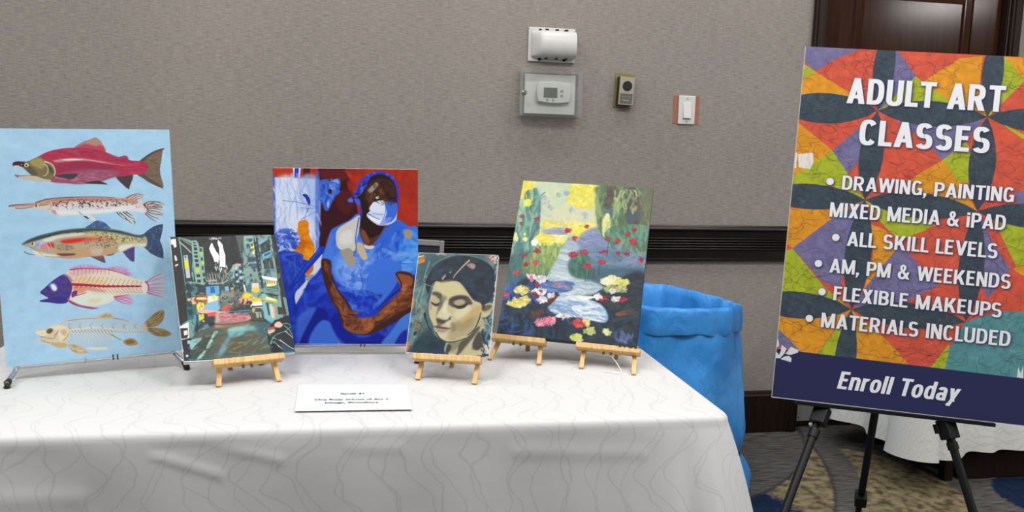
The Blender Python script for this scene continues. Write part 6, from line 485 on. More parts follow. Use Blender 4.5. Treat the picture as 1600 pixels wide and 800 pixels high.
for x, z in ((.690, 1.657), (.790, 1.657), (.690, 1.547), (.788, 1.547)):
    MB().lathe([(.0058, 0), (.0058, .003), (.004, .0045)], 12, Matrix.Translation((x, -.010, z)) @ Matrix.Rotation(R(90), 4, 'X')).build('screw', M['hole'], t)
vents = [(x-.006, x+.006, -.036, -.026, 1.6555, 1.6605) for x in (.712, .752, .79)]+[(x-.005, x+.005, -.036, -.026, 1.5455, 1.5505) for x in (.712, .752, .79)]+[(.668, .673, -.034, -.026, z-.006, z+.006) for z in (1.617, 1.582)]
for a in vents: MB().box(*a).build('vent_slot', M['hole'], t)
# thermostat and its locked clear cover
t = thing('thermostat', 'white thermostat with grey display inside the clear locked wall cover', 'thermostat', (.747, 0, 1.42))
def rounded(x0, x1, z0, z1, y0, y1, bulge=.006, n=8):
    pts = []
    for k in range(n+1): pts.append((x0+(x1-x0)*k/n, z0-bulge*math.sin(PI*k/n)))
    for k in range(1, n): pts.append((x1+bulge*math.sin(PI*k/n), z0+(z1-z0)*k/n))
    for k in range(n+1): pts.append((x1-(x1-x0)*k/n, z1+bulge*math.sin(PI*k/n)))
    for k in range(1, n): pts.append((x0-bulge*math.sin(PI*k/n), z1-(z1-z0)*k/n))
    m = len(pts); cx, cz = (x0+x1)/2, (z0+z1)/2
    vs = [(x, y1, z) for x, z in pts]+[(x, y0+.005, z) for x, z in pts]+[(cx+(x-cx)*.96, y0, cz+(z-cz)*.94) for x, z in pts]
    fs = [(k, (k+1) % m, m+(k+1) % m, m+k) for k in range(m)]+[(m+k, m+(k+1) % m, 2*m+(k+1) % m, 2*m+k) for k in range(m)]+[tuple(range(2*m, 3*m)), tuple(range(m))[::-1]]
    return MB().add(vs, fs)
rounded(.684, .811, 1.384, 1.456, -.034, -.012).build('body', M['plastic_white'], t, True)
MB().box(.706, .760, -.036, -.033, 1.400, 1.438, bev=.001).build('display', M['lcd'], t)
for x, z in ((.778, 1.427), (.778, 1.409)):
    MB().lathe([(.0052, 0), (.0052, .003), (.004, .004)], 14, Matrix.Translation((x, -.033, z)) @ Matrix.Rotation(R(90), 4, 'X')).build('button', M['button'], t)
for x in (.721, .744):
    MB().lathe([(.0040, 0), (.0040, .003), (.003, .0038)], 14, Matrix.Translation((x, -.033, 1.391)) @ Matrix.Rotation(R(90), 4, 'X')).build('button', M['button'], t)
t = thing('thermostat_cover', 'clear acrylic box with white back and small lock around the thermostat', 'thermostat cover', (.73, 0, 1.41))
MB().box(.634, .838, -.012, 0, 1.337, 1.489, bev=.002).build('back_plate', M['plastic_white'], t)
mb = MB(); mb.box(.612, .851, -.068, -.063, 1.326, 1.499)
for a in ((.612, .618, -.063, -.001, 1.326, 1.499), (.845, .851, -.063, -.001, 1.326, 1.499), (.618, .845, -.063, -.001, 1.326, 1.332), (.618, .845, -.063, -.001, 1.493, 1.499)): mb.box(*a)
mb.build('clear_box', M['clear'], t)
MB().lathe([(.010, 0), (.010, .006), (.006, .010)], 16, Matrix.Translation((.622, -.068, 1.413)) @ Matrix.Rotation(R(90), 4, 'X')).build('lock', M['steel'], t, True)
# call station
t = thing('call_station', 'brass and champagne wall call station with round black grille', 'intercom', (1.04, 0, 1.44))
tilt = Matrix.Translation((1.04, 0, 1.44)) @ Matrix.Rotation(R(2.5), 4, 'Y') @ Matrix.Translation((-1.04, 0, -1.44))
MB().box(1.000, 1.078, -.004, 0, 1.374, 1.509, tilt, .001).build('back_plate', M['brass'], t)
MB().box(1.010, 1.072, -.034, -.004, 1.382, 1.492, tilt).build('housing', M['dark_panel'], t)
face = MB().box(1.0105, 1.0715, -.038, -.034, 1.3825, 1.4915, tilt, .001).build('face_plate', M['champagne'], t)
rim = MB().lathe([(.019, 0), (.019, .003), (.016, .004)], 28, tilt @ Matrix.Translation((1.042, -.038, 1.457)) @ Matrix.Rotation(R(90), 4, 'X')).build('round_grille', M['hole'], t)
mb = MB()
for rr, nn in ((.0045, 6), (.009, 10), (.0135, 14)):
    for k in range(nn): mb.lathe([(.0011, 0), (.0008, .0012)], 6, tilt @ Matrix.Translation((1.042+rr*math.cos(2*PI*k/nn), -.042, 1.457+rr*math.sin(2*PI*k/nn))) @ Matrix.Rotation(R(90), 4, 'X'))
mb.build('grille_dots', M['grey_plate'], rim)
MB().box(1.0155, 1.0665, -.0392, -.038, 1.388, 1.427, tilt, .0004).build('engraved_plate', M['grey_plate'], t)
mb = MB()
for x in (1.026, 1.034, 1.042, 1.050, 1.057): mb.box(x-.003, x+.003, -.0396, -.0392, 1.4135, 1.4150, tilt)
mb.box(1.026, 1.053, -.0396, -.0392, 1.399, 1.4025, tilt); mb.build('engraved_lines', M['champagne'], t)
# light switch
t = thing('light_switch', 'white rocker light switch with terracotta strips of bare wall either side', 'light switch', (1.31, 0, 1.374))
MB().box(1.254, 1.364, -.0015, 0, 1.318, 1.430).build('bare_wall_patch', M['terracotta'], t)
MB().box(1.274, 1.346, -.008, -.0015, 1.316, 1.431, bev=.003).build('face_plate', M['plastic_white'], t)
mb = MB(); mb.add([(1.293, -.008, 1.339), (1.327, -.008, 1.339), (1.327, -.008, 1.405), (1.293, -.008, 1.405), (1.295, -.018, 1.341), (1.325, -.018, 1.341), (1.325, -.0095, 1.403), (1.295, -.0095, 1.403)], [(0, 1, 5, 4), (1, 2, 6, 5), (2, 3, 7, 6), (3, 0, 4, 7), (4, 5, 6, 7)])
mb.build('rocker', M['plastic_white'], t)
for z in (1.419, 1.328): MB().lathe([(.003, 0), (.003, .001), (.002, .0018)], 10, Matrix.Translation((1.310, -.008, z)) @ Matrix.Rotation(R(90), 4, 'X')).build('screw', M['button'], t)

# ------------------------------------------------------------------ display table and cloth
TH = -0.01774; ct, st_ = math.cos(TH), math.sin(TH)
TF = Matrix.Rotation(TH, 4, 'Z')                      # table frame: a across, b towards the wall
A0, A1, B0, B1, TZ = -.742, .679, -1.866, -1.235, .737
tb = thing('folding_table', 'long display table hidden under the white damask tablecloth', 'table', None, frame=TF @ Matrix.Translation(((A0+A1)/2, (B0+B1)/2, 0)))
MB().box(A0+.01, A1-.01, B0+.01, B1-.01, TZ-.034, TZ-.004, TF, .004).build('tabletop', M['tabletop'], tb)
for a in (A0+.18, A1-.18):
    for b in (B0+.08, B1-.08): MB().tube([(a, b, 0), (a, b, TZ-.034)], .014, 12, frame=TF).build('leg', M['black_metal'], tb)
def drape(name, m, a0, a1, b0, b1, z, drop, frame, flare, fold, front_crease=True, seed=0, cr=.02, rest=None, NP=900, NL=96, spread=1.0):
    # perimeter samples (counter-clockwise from the front left corner)
    per = []; seg = [((a0+cr, b0), (a1-cr, b0), (0, -1)), ((a1, b0+cr), (a1, b1-cr), (1, 0)), ((a1-cr, b1), (a0+cr, b1), (0, 1)), ((a0, b1-cr), (a0, b0+cr), (-1, 0))]
    cen = [(a1-cr, b0+cr, -PI/2), (a1-cr, b1-cr, 0), (a0+cr, b1-cr, PI/2), (a0+cr, b0+cr, PI)]
    for k in range(4):
        (p, q, nn) = seg[k]; L = math.hypot(q[0]-p[0], q[1]-p[1]); n = max(4, int(NP*L/(2*(a1-a0+b1-b0))))
        for i in range(n): per.append((p[0]+(q[0]-p[0])*i/n, p[1]+(q[1]-p[1])*i/n, nn[0], nn[1]))
        cx, cy, a = cen[k]
        for i in range(16): t = a+PI/2*i/16; per.append((cx+cr*math.cos(t), cy+cr*math.sin(t), math.cos(t), math.sin(t)))
    n = len(per); corners = ((a1, b0), (a1, b1), (a0, b1), (a0, b0)); rnd = random.Random(seed)
    levels = [(0, 0), (.0045, .0012), (.0085, .0045), (.011, .0095), (.012, .016)]+[(.012, .016+(drop-.016)*(i/NL)) for i in range(1, NL+1)]
    vs = []; uvs = []
    s = 0; S = []
    for i in range(n):
        S.append(s); j = (i+1) % n; s += math.hypot(per[j][0]-per[i][0], per[j][1]-per[i][1])
    for d, h in levels:
        t = h/drop
        for i, (x, y, nx, ny) in enumerate(per):
            dc = min((math.hypot(x-cx, y-cy) for cx, cy in corners)); cw = math.exp(-(dc/.16)**2)
            off = d
            if h > .016:
                e = (h-.016)/(drop-.016); lo = noise.noise((x*2.3+seed, y*2.3, 4.0))
                off += flare*e*(.88+.12*lo)+.16*cw*e**.9*spread
                off += fold*e**.7*(.35+.65*cw)*math.sin(S[i]*34+3*noise.noise((S[i]*3, seed, 1.0)))
                off += .004*noise.noise((x*7, y*7, h*6+seed))*min(1, h/.05)
                if front_crease and ny < -.9:
                    for (x0, h0, x1, h1, am, wd) in ((-.30, .030, -.185, .072, .0022, .006), (-.30, .030, -.20, .020, -.002, .006), (-.20, .020, -.09, .050, .0018, .007), (-.56, .095, -.40, .10, .002, .016), (.02, .030, .10, .034, .0018, .010), (.30, .05, .52, .06, .0015, .012), (.60, .02, .615, .6, -.012, .018), (.645, .03, .655, .6, .006, .012), (.50, .10, .52, .6, .004, .03)):
                        u = max(0, min(1, ((x-x0)*(x1-x0)+(h-h0)*(h1-h0))/((x1-x0)**2+(h1-h0)**2)))
                        q = math.hypot(x-x0-u*(x1-x0), h-h0-u*(h1-h0)); off += am*math.exp(-(q/wd)**2)*min(1, max(0, h-.018)/(.22 if h1 > .5 else .02))
            hh = h
            if rest is not None: hh = min(h, rest)
            vs.append((x+nx*off, y+ny*off, z-hh)); uvs.append((x+nx*(h+d), y+ny*(h+d)))
    fs = [(l*n+i, l*n+(i+1) % n, (l+1)*n+(i+1) % n, (l+1)*n+i) for l in range(len(levels)-1) for i in range(n)]
    # top: a grid ring by ring towards the middle
    k = len(vs); RN = 8; cx, cy = (a0+a1)/2, (b0+b1)/2
    for r in range(1, RN+1):
        g = 1-r/RN*.98
        for x, y, nx, ny in per: vs.append((cx+(x-cx)*g, cy+(y-cy)*g, z)); uvs.append((cx+(x-cx)*g, cy+(y-cy)*g))
    for r in range(RN):
        A = 0 if r == 0 else k+(r-1)*n; Bk = k+r*n
        fs += [(A+(i+1) % n, A+i, Bk+i, Bk+(i+1) % n) for i in range(n)]
    fs.append(tuple(k+(RN-1)*n+i for i in range(n)))
    me = bpy.data.meshes.new(name); me.from_pydata([frame @ Vector(v) for v in vs], [], fs); me.materials.append(m)
    bm = bmesh.new(); bm.from_mesh(me); bmesh.ops.recalc_face_normals(bm, faces=bm.faces); bm.to_mesh(me); bm.free()
    lay = me.uv_layers.new(name='weave'); li = np.empty(len(me.loops), np.int32); me.loops.foreach_get('vertex_index', li)
    lay.data.foreach_set('uv', np.array(uvs, np.float32)[li].ravel()); me.polygons.foreach_set('use_smooth', [True]*len(me.polygons))
    o = bpy.data.objects.new(name, me); COL.objects.link(o); return o
tag(drape('tablecloth', M['cloth'], A0, A1, B0, B1, TZ, .725, TF, .05, .012, seed=3), 'white damask tablecloth with wavy lines hanging over the display table', 'tablecloth')

# ------------------------------------------------------------------ painted pictures
ART = json.loads(ART_DATA)
def lin(a): return np.where(a <= .04045, a/12.92, ((np.clip(a, 0, 1)+.055)/1.055)**2.4)
def picture_grid(name, im, W, H, frame, z, m, parent, gain):
    ny, nx, _ = im.shape; X, Y = np.meshgrid(np.linspace(-W/2, W/2, nx), np.linspace(H, 0, ny))
    co = np.stack([X, Y, np.full_like(X, z), np.ones_like(X)], -1).reshape(-1, 4) @ np.array(frame).T
    me = bpy.data.meshes.new(name); idx = np.arange(nx*ny).reshape(ny, nx)
    q = np.stack([idx[1:, :-1], idx[1:, 1:], idx[:-1, 1:], idx[:-1, :-1]], -1).reshape(-1, 4)
    me.vertices.add(nx*ny); me.vertices.foreach_set('co', co[:, :3].astype(np.float32).ravel())
    me.loops.add(q.size); me.loops.foreach_set('vertex_index', q.ravel().astype(np.int32))
    me.polygons.add(len(q)); me.polygons.foreach_set('loop_start', (np.arange(len(q))*4).astype(np.int32))
    me.update(calc_edges=True); me.validate()
    at = me.color_attributes.new('pigment', 'FLOAT_COLOR', 'POINT')
    c = np.ones((nx*ny, 4), np.float32); c[:, :3] = np.clip(lin(im.reshape(-1, 3))*gain, 0, .95); at.data.foreach_set('color', c.ravel())
    me.materials.append(m); o = bpy.data.objects.new(name, me); COL.objects.link(o)
    o.parent = parent; o.matrix_parent_inverse = parent.matrix_world.inverted(); return o
GAIN = .95
PM = paint_material('brushed_paint', .5, .2); PP = paint_material('printed_sheet', .4, 0)
def picture(key, name, label, q, nx, th, edge, tone=1.0):
    fr = board_frame(*q); W, H = q[6], q[7]
    t = thing(name, label, 'painting', None, frame=fr)
    mb = MB(); mb.box(-W/2, W/2, 0, H, -th, -.0006, fr, min(.0015, th*.2)); mb.build('stretched_canvas', M[edge], t)
    cv = Canvas(nx, ART[key]['a']/1000).run(ART[key]['o']); picture_grid('painted_face', cv.im, W, H, fr, 0, PM, t, GAIN*tone)
    return t, fr
Q = dict(fish=(-.5049, -1.505, .766, .2579, .0247, .0264, .3087, .447), city=(-.22, -1.5966, .7856, .3656, .5884, -.0106, .208, .2646),
         mask=(-.0223, -1.398, .7596, -.0738, .0024, .0133, .3066, .3862), port=(.1729, -1.6105, .7864, -.3579, .4825, .0214, .1703, .2163),
         pond=(.4429, -1.5067, .7853, -.3983, .5343, -.0263, .3084, .3884), sign=(1.3454, -1.4013, .5624, -.3465, .1125, -.043, .6152, .9105))
picture('fish', 'fish_painting', 'light blue painting of five fish stacked one above another', Q['fish'], 560, .014, 'canvas_blue')
picture('city', 'city_street_painting', 'small dark painting of a neon-lit city street at dusk', Q['city'], 400, .010, 'canvas_white', 0.86)
picture('mask', 'masked_sitter_painting', 'blue and red painting of a seated person in a face mask', Q['mask'], 460, .014, 'canvas_white')
picture('port', 'portrait_painting', 'small painted head of a dark-haired woman looking down, teal background', Q['port'], 300, .012, 'canvas_white', 0.72)
picture('pond', 'pond_painting', 'flowering garden pond painting with red and yellow blossoms', Q['pond'], 480, .016, 'canvas_dark', 0.8)

# ------------------------------------------------------------------ small pine easels
def pine_easel(label, key, t0, t1, tl, tr, foot_l, foot_r, foot_b, th, mkey='pine', group='little pine easels holding paintings', cord=False, marks=False):
    q = Q[key]; fr = board_frame(*q); W, H = q[6], q[7]
    fl, frr, fb = Vector((*foot_l, TZ)), Vector((*foot_r, TZ)), Vector((*foot_b, TZ))
    t = thing('tabletop_easel', label, 'easel', (fl+frr)/2, group)
    m = M[mkey]; xl, xr = (t0-.5)*W, (t1-.5)*W
    MB().box(xl, xr, -.0125, -.0006, -th-.004, .010, fr, .0015).build('ledge', m, t)
    zc = -th-.0115; hs = min(H*.72, .19); xm = ((tl+tr)/2-.5)*W
    for f, tt, sgn in ((fl, tl, 1), (frr, tr, -1)):
        x = (tt-.5)*W; j = fr @ Vector((x, -.004, zc+.003)); top = fr @ Vector((x+(xm-x)*.75, hs, zc))
        d = (j-f).normalized(); sd = fr.to_3x3() @ Vector((1, 0, 0))
        MB().tube([f+Vector((0, 0, .001)), j, top], (.0045, .0042), sq=True, side=sd).build('leg', m, t)
    top = fr @ Vector((xm, hs-.008, zc-.012))
    MB().tube([fb+Vector((0, 0, .001)), top], (.0045, .0035), sq=True, side=fr.to_3x3() @ Vector((1, 0, 0))).build('rear_leg', M['pine_shade'], t)
    MB().box(xm-.022, xm+.022, hs-.016, hs, zc-.010, zc+.006, fr, .001).build('hinge_block', m, t)
    # little turned bolt heads under the ledge
    mb = MB()
    for dx in (-.010, .006): mb.lathe([(.0028, 0), (.0034, .003), (.0012, .006)], 8, fr @ Matrix.Translation((xm+dx, -.0185, -.006)) @ Matrix.Rotation(R(-90), 4, 'X'))
    mb.build('bolt', M['brass'], t)
    if cord:
        p0 = fr @ Vector((xm-.004, -.012, -.006)); pts = [p0, p0+Vector((.012, -.012, -.012)), p0+Vector((.020, -.030, -.026)), Vector((p0.x+.016, p0.y-.055, TZ+.002)), Vector((p0.x+.002, p0.y-.058, TZ+.002)), Vector((p0.x-.018, p0.y-.04, TZ+.002))]
        P2 = smooth_loop([tuple(p) for p in pts], False, 6); MB().tube([Vector(p) for p in P2], .0009, 6).build('cord', M['cord'], t)
    if marks:
        mb = MB()
        for k in range(9): a = xl+(xr-xl)*(.62+.04*k); mb.box(a, a+.004+.002*(k % 3), -.0015-.002*(k % 2), -.0002, .004+.001*(k % 3), .0104, fr)
        mb.build('paint_stains', M['canvas_dark'], t)
    return t
pine_easel('pine tabletop easel under the city street painting', 'city', .24, .88, .315, .80, (-.259, -1.626), (-.151, -1.601), (-.256, -1.504), .010)
pine_easel('pine tabletop easel under the small portrait of a woman', 'port', .10, .915, .185, .86, (.116, -1.612), (.224, -1.653), (.194, -1.522), .012)
pine_easel('pine tabletop easel under the left half of the pond painting', 'pond', -.035, .36, .01, .315, (.283, -1.471), (.382, -1.522), (.383, -1.396), .016)
pine_easel('paint-stained pine easel with white cord under the right half of the pond painting', 'pond', .58, 1.03, .63, .985, (.466, -1.56), (.563, -1.618), (.568, -1.483), .016, cord=True, marks=True)

# ------------------------------------------------------------------ chrome wire easels
def wire_easel(label, key, x0, x1, jl, jr, foot_l, foot_r, th):
    q = Q[key]; fr = board_frame(*q); W, H = q[6], q[7]
    t = thing('wire_easel', label, 'easel', (Vector((*foot_l, TZ))+Vector((*foot_r, TZ)))/2, 'chrome wire easels')
    r = .0021; rail = MB(); rail.tube([(x0, -.0025, .003), (x1, -.0025, .003)], r, 10, frame=fr); rail.tube([(x0, -.0025, -th-.006), (x1, -.0025, -th-.006)], r, 10, frame=fr); ro = rail.build('bottom_rail', M['steel'], t, True)
    for x in (-.02, .028, .036): MB().tube([(x, -.0035, -th-.008), (x, -.0035, .006), (x, .006, .006)], .0014, 8, frame=fr).build('stop_hook', M['steel'] if x < 0 else M['rubber'], ro)
    apex = fr @ Vector((0, H*.62, -th-.012))
    for f, jx in ((foot_l, jl), (foot_r, jr)):
        p = Vector((*f, TZ+.009)); j = fr @ Vector((jx, -.004, -.004)); jb = fr @ Vector((jx*.97, .004, -th-.010))
        leg = MB().tube([p, j, jb, apex], .0042, 12).build('leg', M['steel'], t, True)
        d = (j-p).normalized(); a = Vector((*f, TZ+.0008)); MB().tube([a, a+Vector((0, 0, .002)), p+d*.004, p+d*.012], [.0052, .0062, .0066, .0052], 14).build('rubber_foot', M['rubber'], leg, True)
    nb = fr.to_3x3() @ Vector((0, 0, -1)); b = Vector((apex.x+nb.x*.12, apex.y+nb.y*.12, TZ+.006))
    rl = MB().tube([apex, b], .0035, 10).build('rear_leg', M['steel'], t, True)
    MB().tube([Vector((b.x, b.y, TZ+.0008)), Vector((b.x, b.y, TZ+.012))], .006, 12).build('rubber_foot', M['rubber'], rl, True)
    return t
wire_easel('chrome wire easel with black rubber feet holding the fish painting', 'fish', -.142, .143, -.137, .139, (-.632, -1.600), (-.340, -1.497), .014)
wire_easel('chrome wire easel holding the masked sitter painting', 'mask', -.135, .140, -.13, .135, (-.199, -1.469), (.123, -1.484), .014)

# ------------------------------------------------------------------ framed panel behind, paper label
fr = board_frame(.092, -1.285, TZ+.0005, 0, .06, -.055, .19, .245)
t = thing('backed_frame', 'grey frame with navy backing propped behind the masked sitter painting', 'frame', None, frame=fr)
mb = MB(); Wf, Hf, bw = .19, .245, .0105
for a in ((-Wf/2, -Wf/2+bw, 0, Hf), (Wf/2-bw, Wf/2, 0, Hf), (-Wf/2+bw, Wf/2-bw, 0, bw), (-Wf/2+bw, Wf/2-bw, Hf-bw*1.25, Hf)): mb.box(a[0], a[1], a[2], a[3], -.008, .0, fr, .0015)
mb.build('frame_border', M['silver_frame'], t); MB().box(-Wf/2+bw, Wf/2-bw, bw, Hf-bw*1.25, -.006, -.003, fr).build('navy_backing', M['navy_panel'], t)

card = thing('paper_label', 'white printed paper sheet lying flat near the front of the table', 'label', (-.008, -1.716, TZ))
cpts = [Vector((-.107, -1.793, TZ)), Vector((.0935, -1.804, TZ)), Vector((.092, -1.645, TZ)), Vector((-.112, -1.628, TZ))]
mb = MB(); NX_, NY_ = 16, 10; vs = []
for top in (0, 1):
    for j in range(NY_+1):
        for i in range(NX_+1):
            u, v = i/NX_, j/NY_; p = (cpts[0]*(1-u)+cpts[1]*u)*(1-v)+(cpts[3]*(1-u)+cpts[2]*u)*v
            vs.append(p+Vector((0, 0, .0010+.0022*(1-v)**3+.0004*top)))
k = (NX_+1)*(NY_+1); fs = []
for j in range(NY_):
    for i in range(NX_):
        a = j*(NX_+1)+i; fs += [(a, a+NX_+1, a+NX_+2, a+1), (k+a, k+a+1, k+a+NX_+2, k+a+NX_+1)]
rim = [i for i in range(NX_+1)]+[j*(NX_+1)+NX_ for j in range(1, NY_+1)]+[NY_*(NX_+1)+i for i in range(NX_-1, -1, -1)]+[j*(NX_+1) for j in range(NY_-1, 0, -1)]
fs += [(rim[i], rim[(i+1) % len(rim)], k+rim[(i+1) % len(rim)], k+rim[i]) for i in range(len(rim))]
mb.add(vs, fs).build('sheet', M['paper'], card)
def text_mesh(body, size, off=.0, shear=0):
    c = bpy.data.curves.new('lettering', 'FONT'); c.body = body; c.size = size; c.offset = off; c.align_x = 'CENTER'; c.shear = shear; c.fill_mode = 'FRONT'
    o = bpy.data.objects.new('lettering', c); COL.objects.link(o); dg = bpy.context.evaluated_depsgraph_get(); me = bpy.data.meshes.new_from_object(o.evaluated_get(dg))
    bpy.data.objects.remove(o); return me
def quad_map(u, v): return (cpts[0]*(1-u)+cpts[1]*u)*(1-v)+(cpts[3]*(1-u)+cpts[2]*u)*v+Vector((0, 0, .0010+.0022*(1-v)**3+.0016))
wid = (cpts[1]-cpts[0]).length
for body, uc, vc, tw, hh in (('Booth 41', .49, .60, .205, .052), ('One River School of Art +', .485, .375, .655, .052), ('Design, Woodbury', .485, .255, .47, .052)):
    me = text_mesh(body, 1.0, .022); xs = [v.co.x for v in me.vertices]; x0, x1 = min(xs), max(xs)
    for v in me.vertices:
        u = uc+(v.co.x-(x0+x1)/2)/(x1-x0)*tw; vv = vc+v.co.y*hh*1.4; v.co = quad_map(u, vv)
    me.materials.clear(); me.materials.append(M['ink']); o = bpy.data.objects.new('printed_line', me); COL.objects.link(o); o.parent = card; o.matrix_parent_inverse = card.matrix_world.inverted()

# ------------------------------------------------------------------ lettering for the sign: glyphs drawn as bold condensed strokes
class Glyphs:
    def __init__(s, w): s.w = w; s.q = []; s.adv = 0
    def bar(s, x0, y0, x1, y1): s.q.append([(x0, y0), (x1, y0), (x1, y1), (x0, y1)])
    def dia(s, x0, y0, x1, y1, wx): s.q.append([(x0-wx/2, y0), (x0+wx/2, y0), (x1+wx/2, y1), (x1-wx/2, y1)])
    def arc(s, cx, cy, rx, ry, a0, a1, n=22, e=2.5, wx=None, wy=None):
        w = wx or s.w; h = wy or s.w*.86; P = []
        for k in range(n+1):
            a = R(a0+(a1-a0)*k/n); c, q = math.cos(a), math.sin(a); c1 = math.copysign(abs(c)**(2/e), c); q1 = math.copysign(abs(q)**(2/e), q)
            P.append(((cx+rx*c1, cy+ry*q1), (cx+(rx-w)*c1, cy+(ry-h)*q1)))
        for k in range(n): s.q.append([P[k][0], P[k+1][0], P[k+1][1], P[k][1]])
    def glyph(s, ch):
        w = s.w; h = w*.86
        if ch == ' ': s.adv = .24; return
        if ch == 'A': s.dia(w*.62, 0, .325, 1, w*1.06) ; s.dia(.65-w*.62, 0, .325, 1, w*1.06); s.bar(.15, .2, .5, .2+h*.9); s.adv = .65
        elif ch == 'B': s.bar(0, 0, w, 1); s.arc(.25, .735, .27, .265, -90, 90); s.arc(.25, .285, .30, .285, -90, 90); s.bar(w*.5, 1-h, .25, 1); s.bar(w*.5, .47, .25, .47+h); s.bar(w*.5, 0, .25, h); s.adv = .55
        elif ch == 'C': s.arc(.28, .5, .28, .51, 38, 322, 30, 2.7); s.adv = .54
        elif ch == 'D': s.bar(0, 0, w, 1); s.arc(.22, .5, .34, .5, -90, 90, 24, 2.7); s.bar(w*.5, 1-h, .22, 1); s.bar(w*.5, 0, .22, h); s.adv = .56
        elif ch in 'EF':
            s.bar(0, 0, w, 1); s.bar(w*.5, 1-h, .44, 1); s.bar(w*.5, .45, .40, .45+h)
            if ch == 'E': s.bar(w*.5, 0, .45, h)
            s.adv = .46 if ch == 'E' else .44
        elif ch == 'G': s.arc(.28, .5, .28, .51, 38, 318, 30, 2.7); s.bar(.56-w, .03, .56, .50); s.bar(.32, .50-h, .56, .50); s.adv = .56
        elif ch == 'I': s.bar(0, 0, w, 1); s.adv = w
        elif ch == 'K': s.bar(0, 0, w, 1); s.dia(.08+w*.5, .34, .56-w*.5, 1, w*1.2); s.dia(.60-w*.58, 0, .22+w*.3, .60, w*1.15); s.adv = .59
        elif ch == 'L': s.bar(0, 0, w, 1); s.bar(w*.5, 0, .43, h); s.adv = .43
        elif ch == 'M': s.bar(0, 0, w, 1); s.bar(.74-w, 0, .74, 1); s.dia(.37, 0.0, w*.62, 1, w*1.0); s.dia(.37, 0.0, .74-w*.62, 1, w*1.0); s.adv = .74
        elif ch == 'N': s.bar(0, 0, w, 1); s.bar(.57-w, 0, .57, 1); s.dia(.57-w*.62, 0, w*.62, 1, w*1.1); s.adv = .57
        elif ch in 'PR':
            s.bar(0, 0, w, 1); s.arc(.24, .69, .30, .31, -90, 90); s.bar(w*.5, 1-h, .24, 1); s.bar(w*.5, .38, .24, .38+h); s.adv = .54
            if ch == 'R': s.dia(.57-w*.6, 0, .30, .44, w*1.12); s.adv = .57
        elif ch == 'S':
            r = (1.02+h)/4; s.arc(.255, 1.01-r, .255, r, 28, 270, 26, 2.4); s.arc(.265, r-.01, .265, r, 90, -152, 26, 2.4); s.adv = .53
        elif ch == 'T': s.bar(0, 1-h, .53, 1); s.bar(.265-w/2, 0, .265+w/2, 1); s.adv = .53
        elif ch == 'U': s.bar(0, .28, w, 1); s.bar(.55-w, .28, .55, 1); s.arc(.275, .28, .275, .29, 180, 360); s.adv = .55
        elif ch == 'V': s.dia(.31, 0, w*.55, 1, w*1.06); s.dia(.31, 0, .62-w*.55, 1, w*1.06); s.adv = .62
        elif ch == 'W':
            for a, b in ((.24, w*.55), (.24, .44), (.64, .44), (.64, .88-w*.55)): s.dia(a, 0, b, 1, w*.98)
            s.adv = .88
        elif ch == 'X': s.dia(w*.6, 0, .56-w*.6, 1, w*1.2); s.dia(.56-w*.6, 0, w*.6, 1, w*1.2); s.adv = .56
        elif ch == '&':
            s.arc(.27, .775, .17, .235, 0, 360, 28, 2.1, w*.85, h*.85); s.arc(.25, .28, .25, .29, 65, 345, 26, 2.2); s.dia(.58, 0, .20, .68, w*1.05); s.dia(.44, .12, .56, .5, w*.9); s.adv = .64
        elif ch == ',': s.bar(0, 0, w, w); s.dia(.03, -.17, w*.62, .02, w*.6); s.adv = w
        elif ch == 'i': s.bar(0, 0, w, .74); s.bar(0, .84, w, 1.0); s.adv = w
        elif ch == 'n': s.bar(0, 0, w, .74); s.arc(.245, .47, .245, .28, 0, 150); s.bar(.49-w, 0, .49, .48); s.adv = .49
        elif ch == 'r': s.bar(0, 0, w, .74); s.arc(.25, .45, .24, .29, 70, 150); s.adv = .34
        elif ch == 'o': s.arc(.255, .37, .255, .385, 0, 360, 30, 2.4); s.adv = .51
        elif ch == 'l': s.bar(0, 0, w, 1.0); s.adv = w
        elif ch == 'd': s.arc(.25, .37, .25, .385, 0, 360, 30, 2.4); s.bar(.50-w, 0, .50, 1.0); s.adv = .50
        elif ch == 'a': s.arc(.235, .22, .235, .23, 0, 360, 26, 2.3); s.bar(.47-w, 0, .47, .50); s.arc(.24, .49, .23, .26, 0, 155); s.adv = .48
        elif ch == 'y': s.dia(.26, 0, w*.55, .74, w*1.05); s.dia(.10, -.26, .50-w*.52, .74, w*1.05); s.bar(.0, -.26, .14, -.26+h); s.adv = .5
        elif ch == '.': s.bar(0, 0, w, w); s.adv = w
def letter_line(text, w, gap=.085, italic=0):
    quads = []; x = 0; G = Glyphs(w)
    for ch in text:
        G.q = []; G.glyph(ch); g = gap*(.55 if ch in 'ALTVWPY' else 1)
        quads += [[(px+x+italic*py, py) for px, py in q] for q in G.q]; x += G.adv+g
    return quads, x-gap

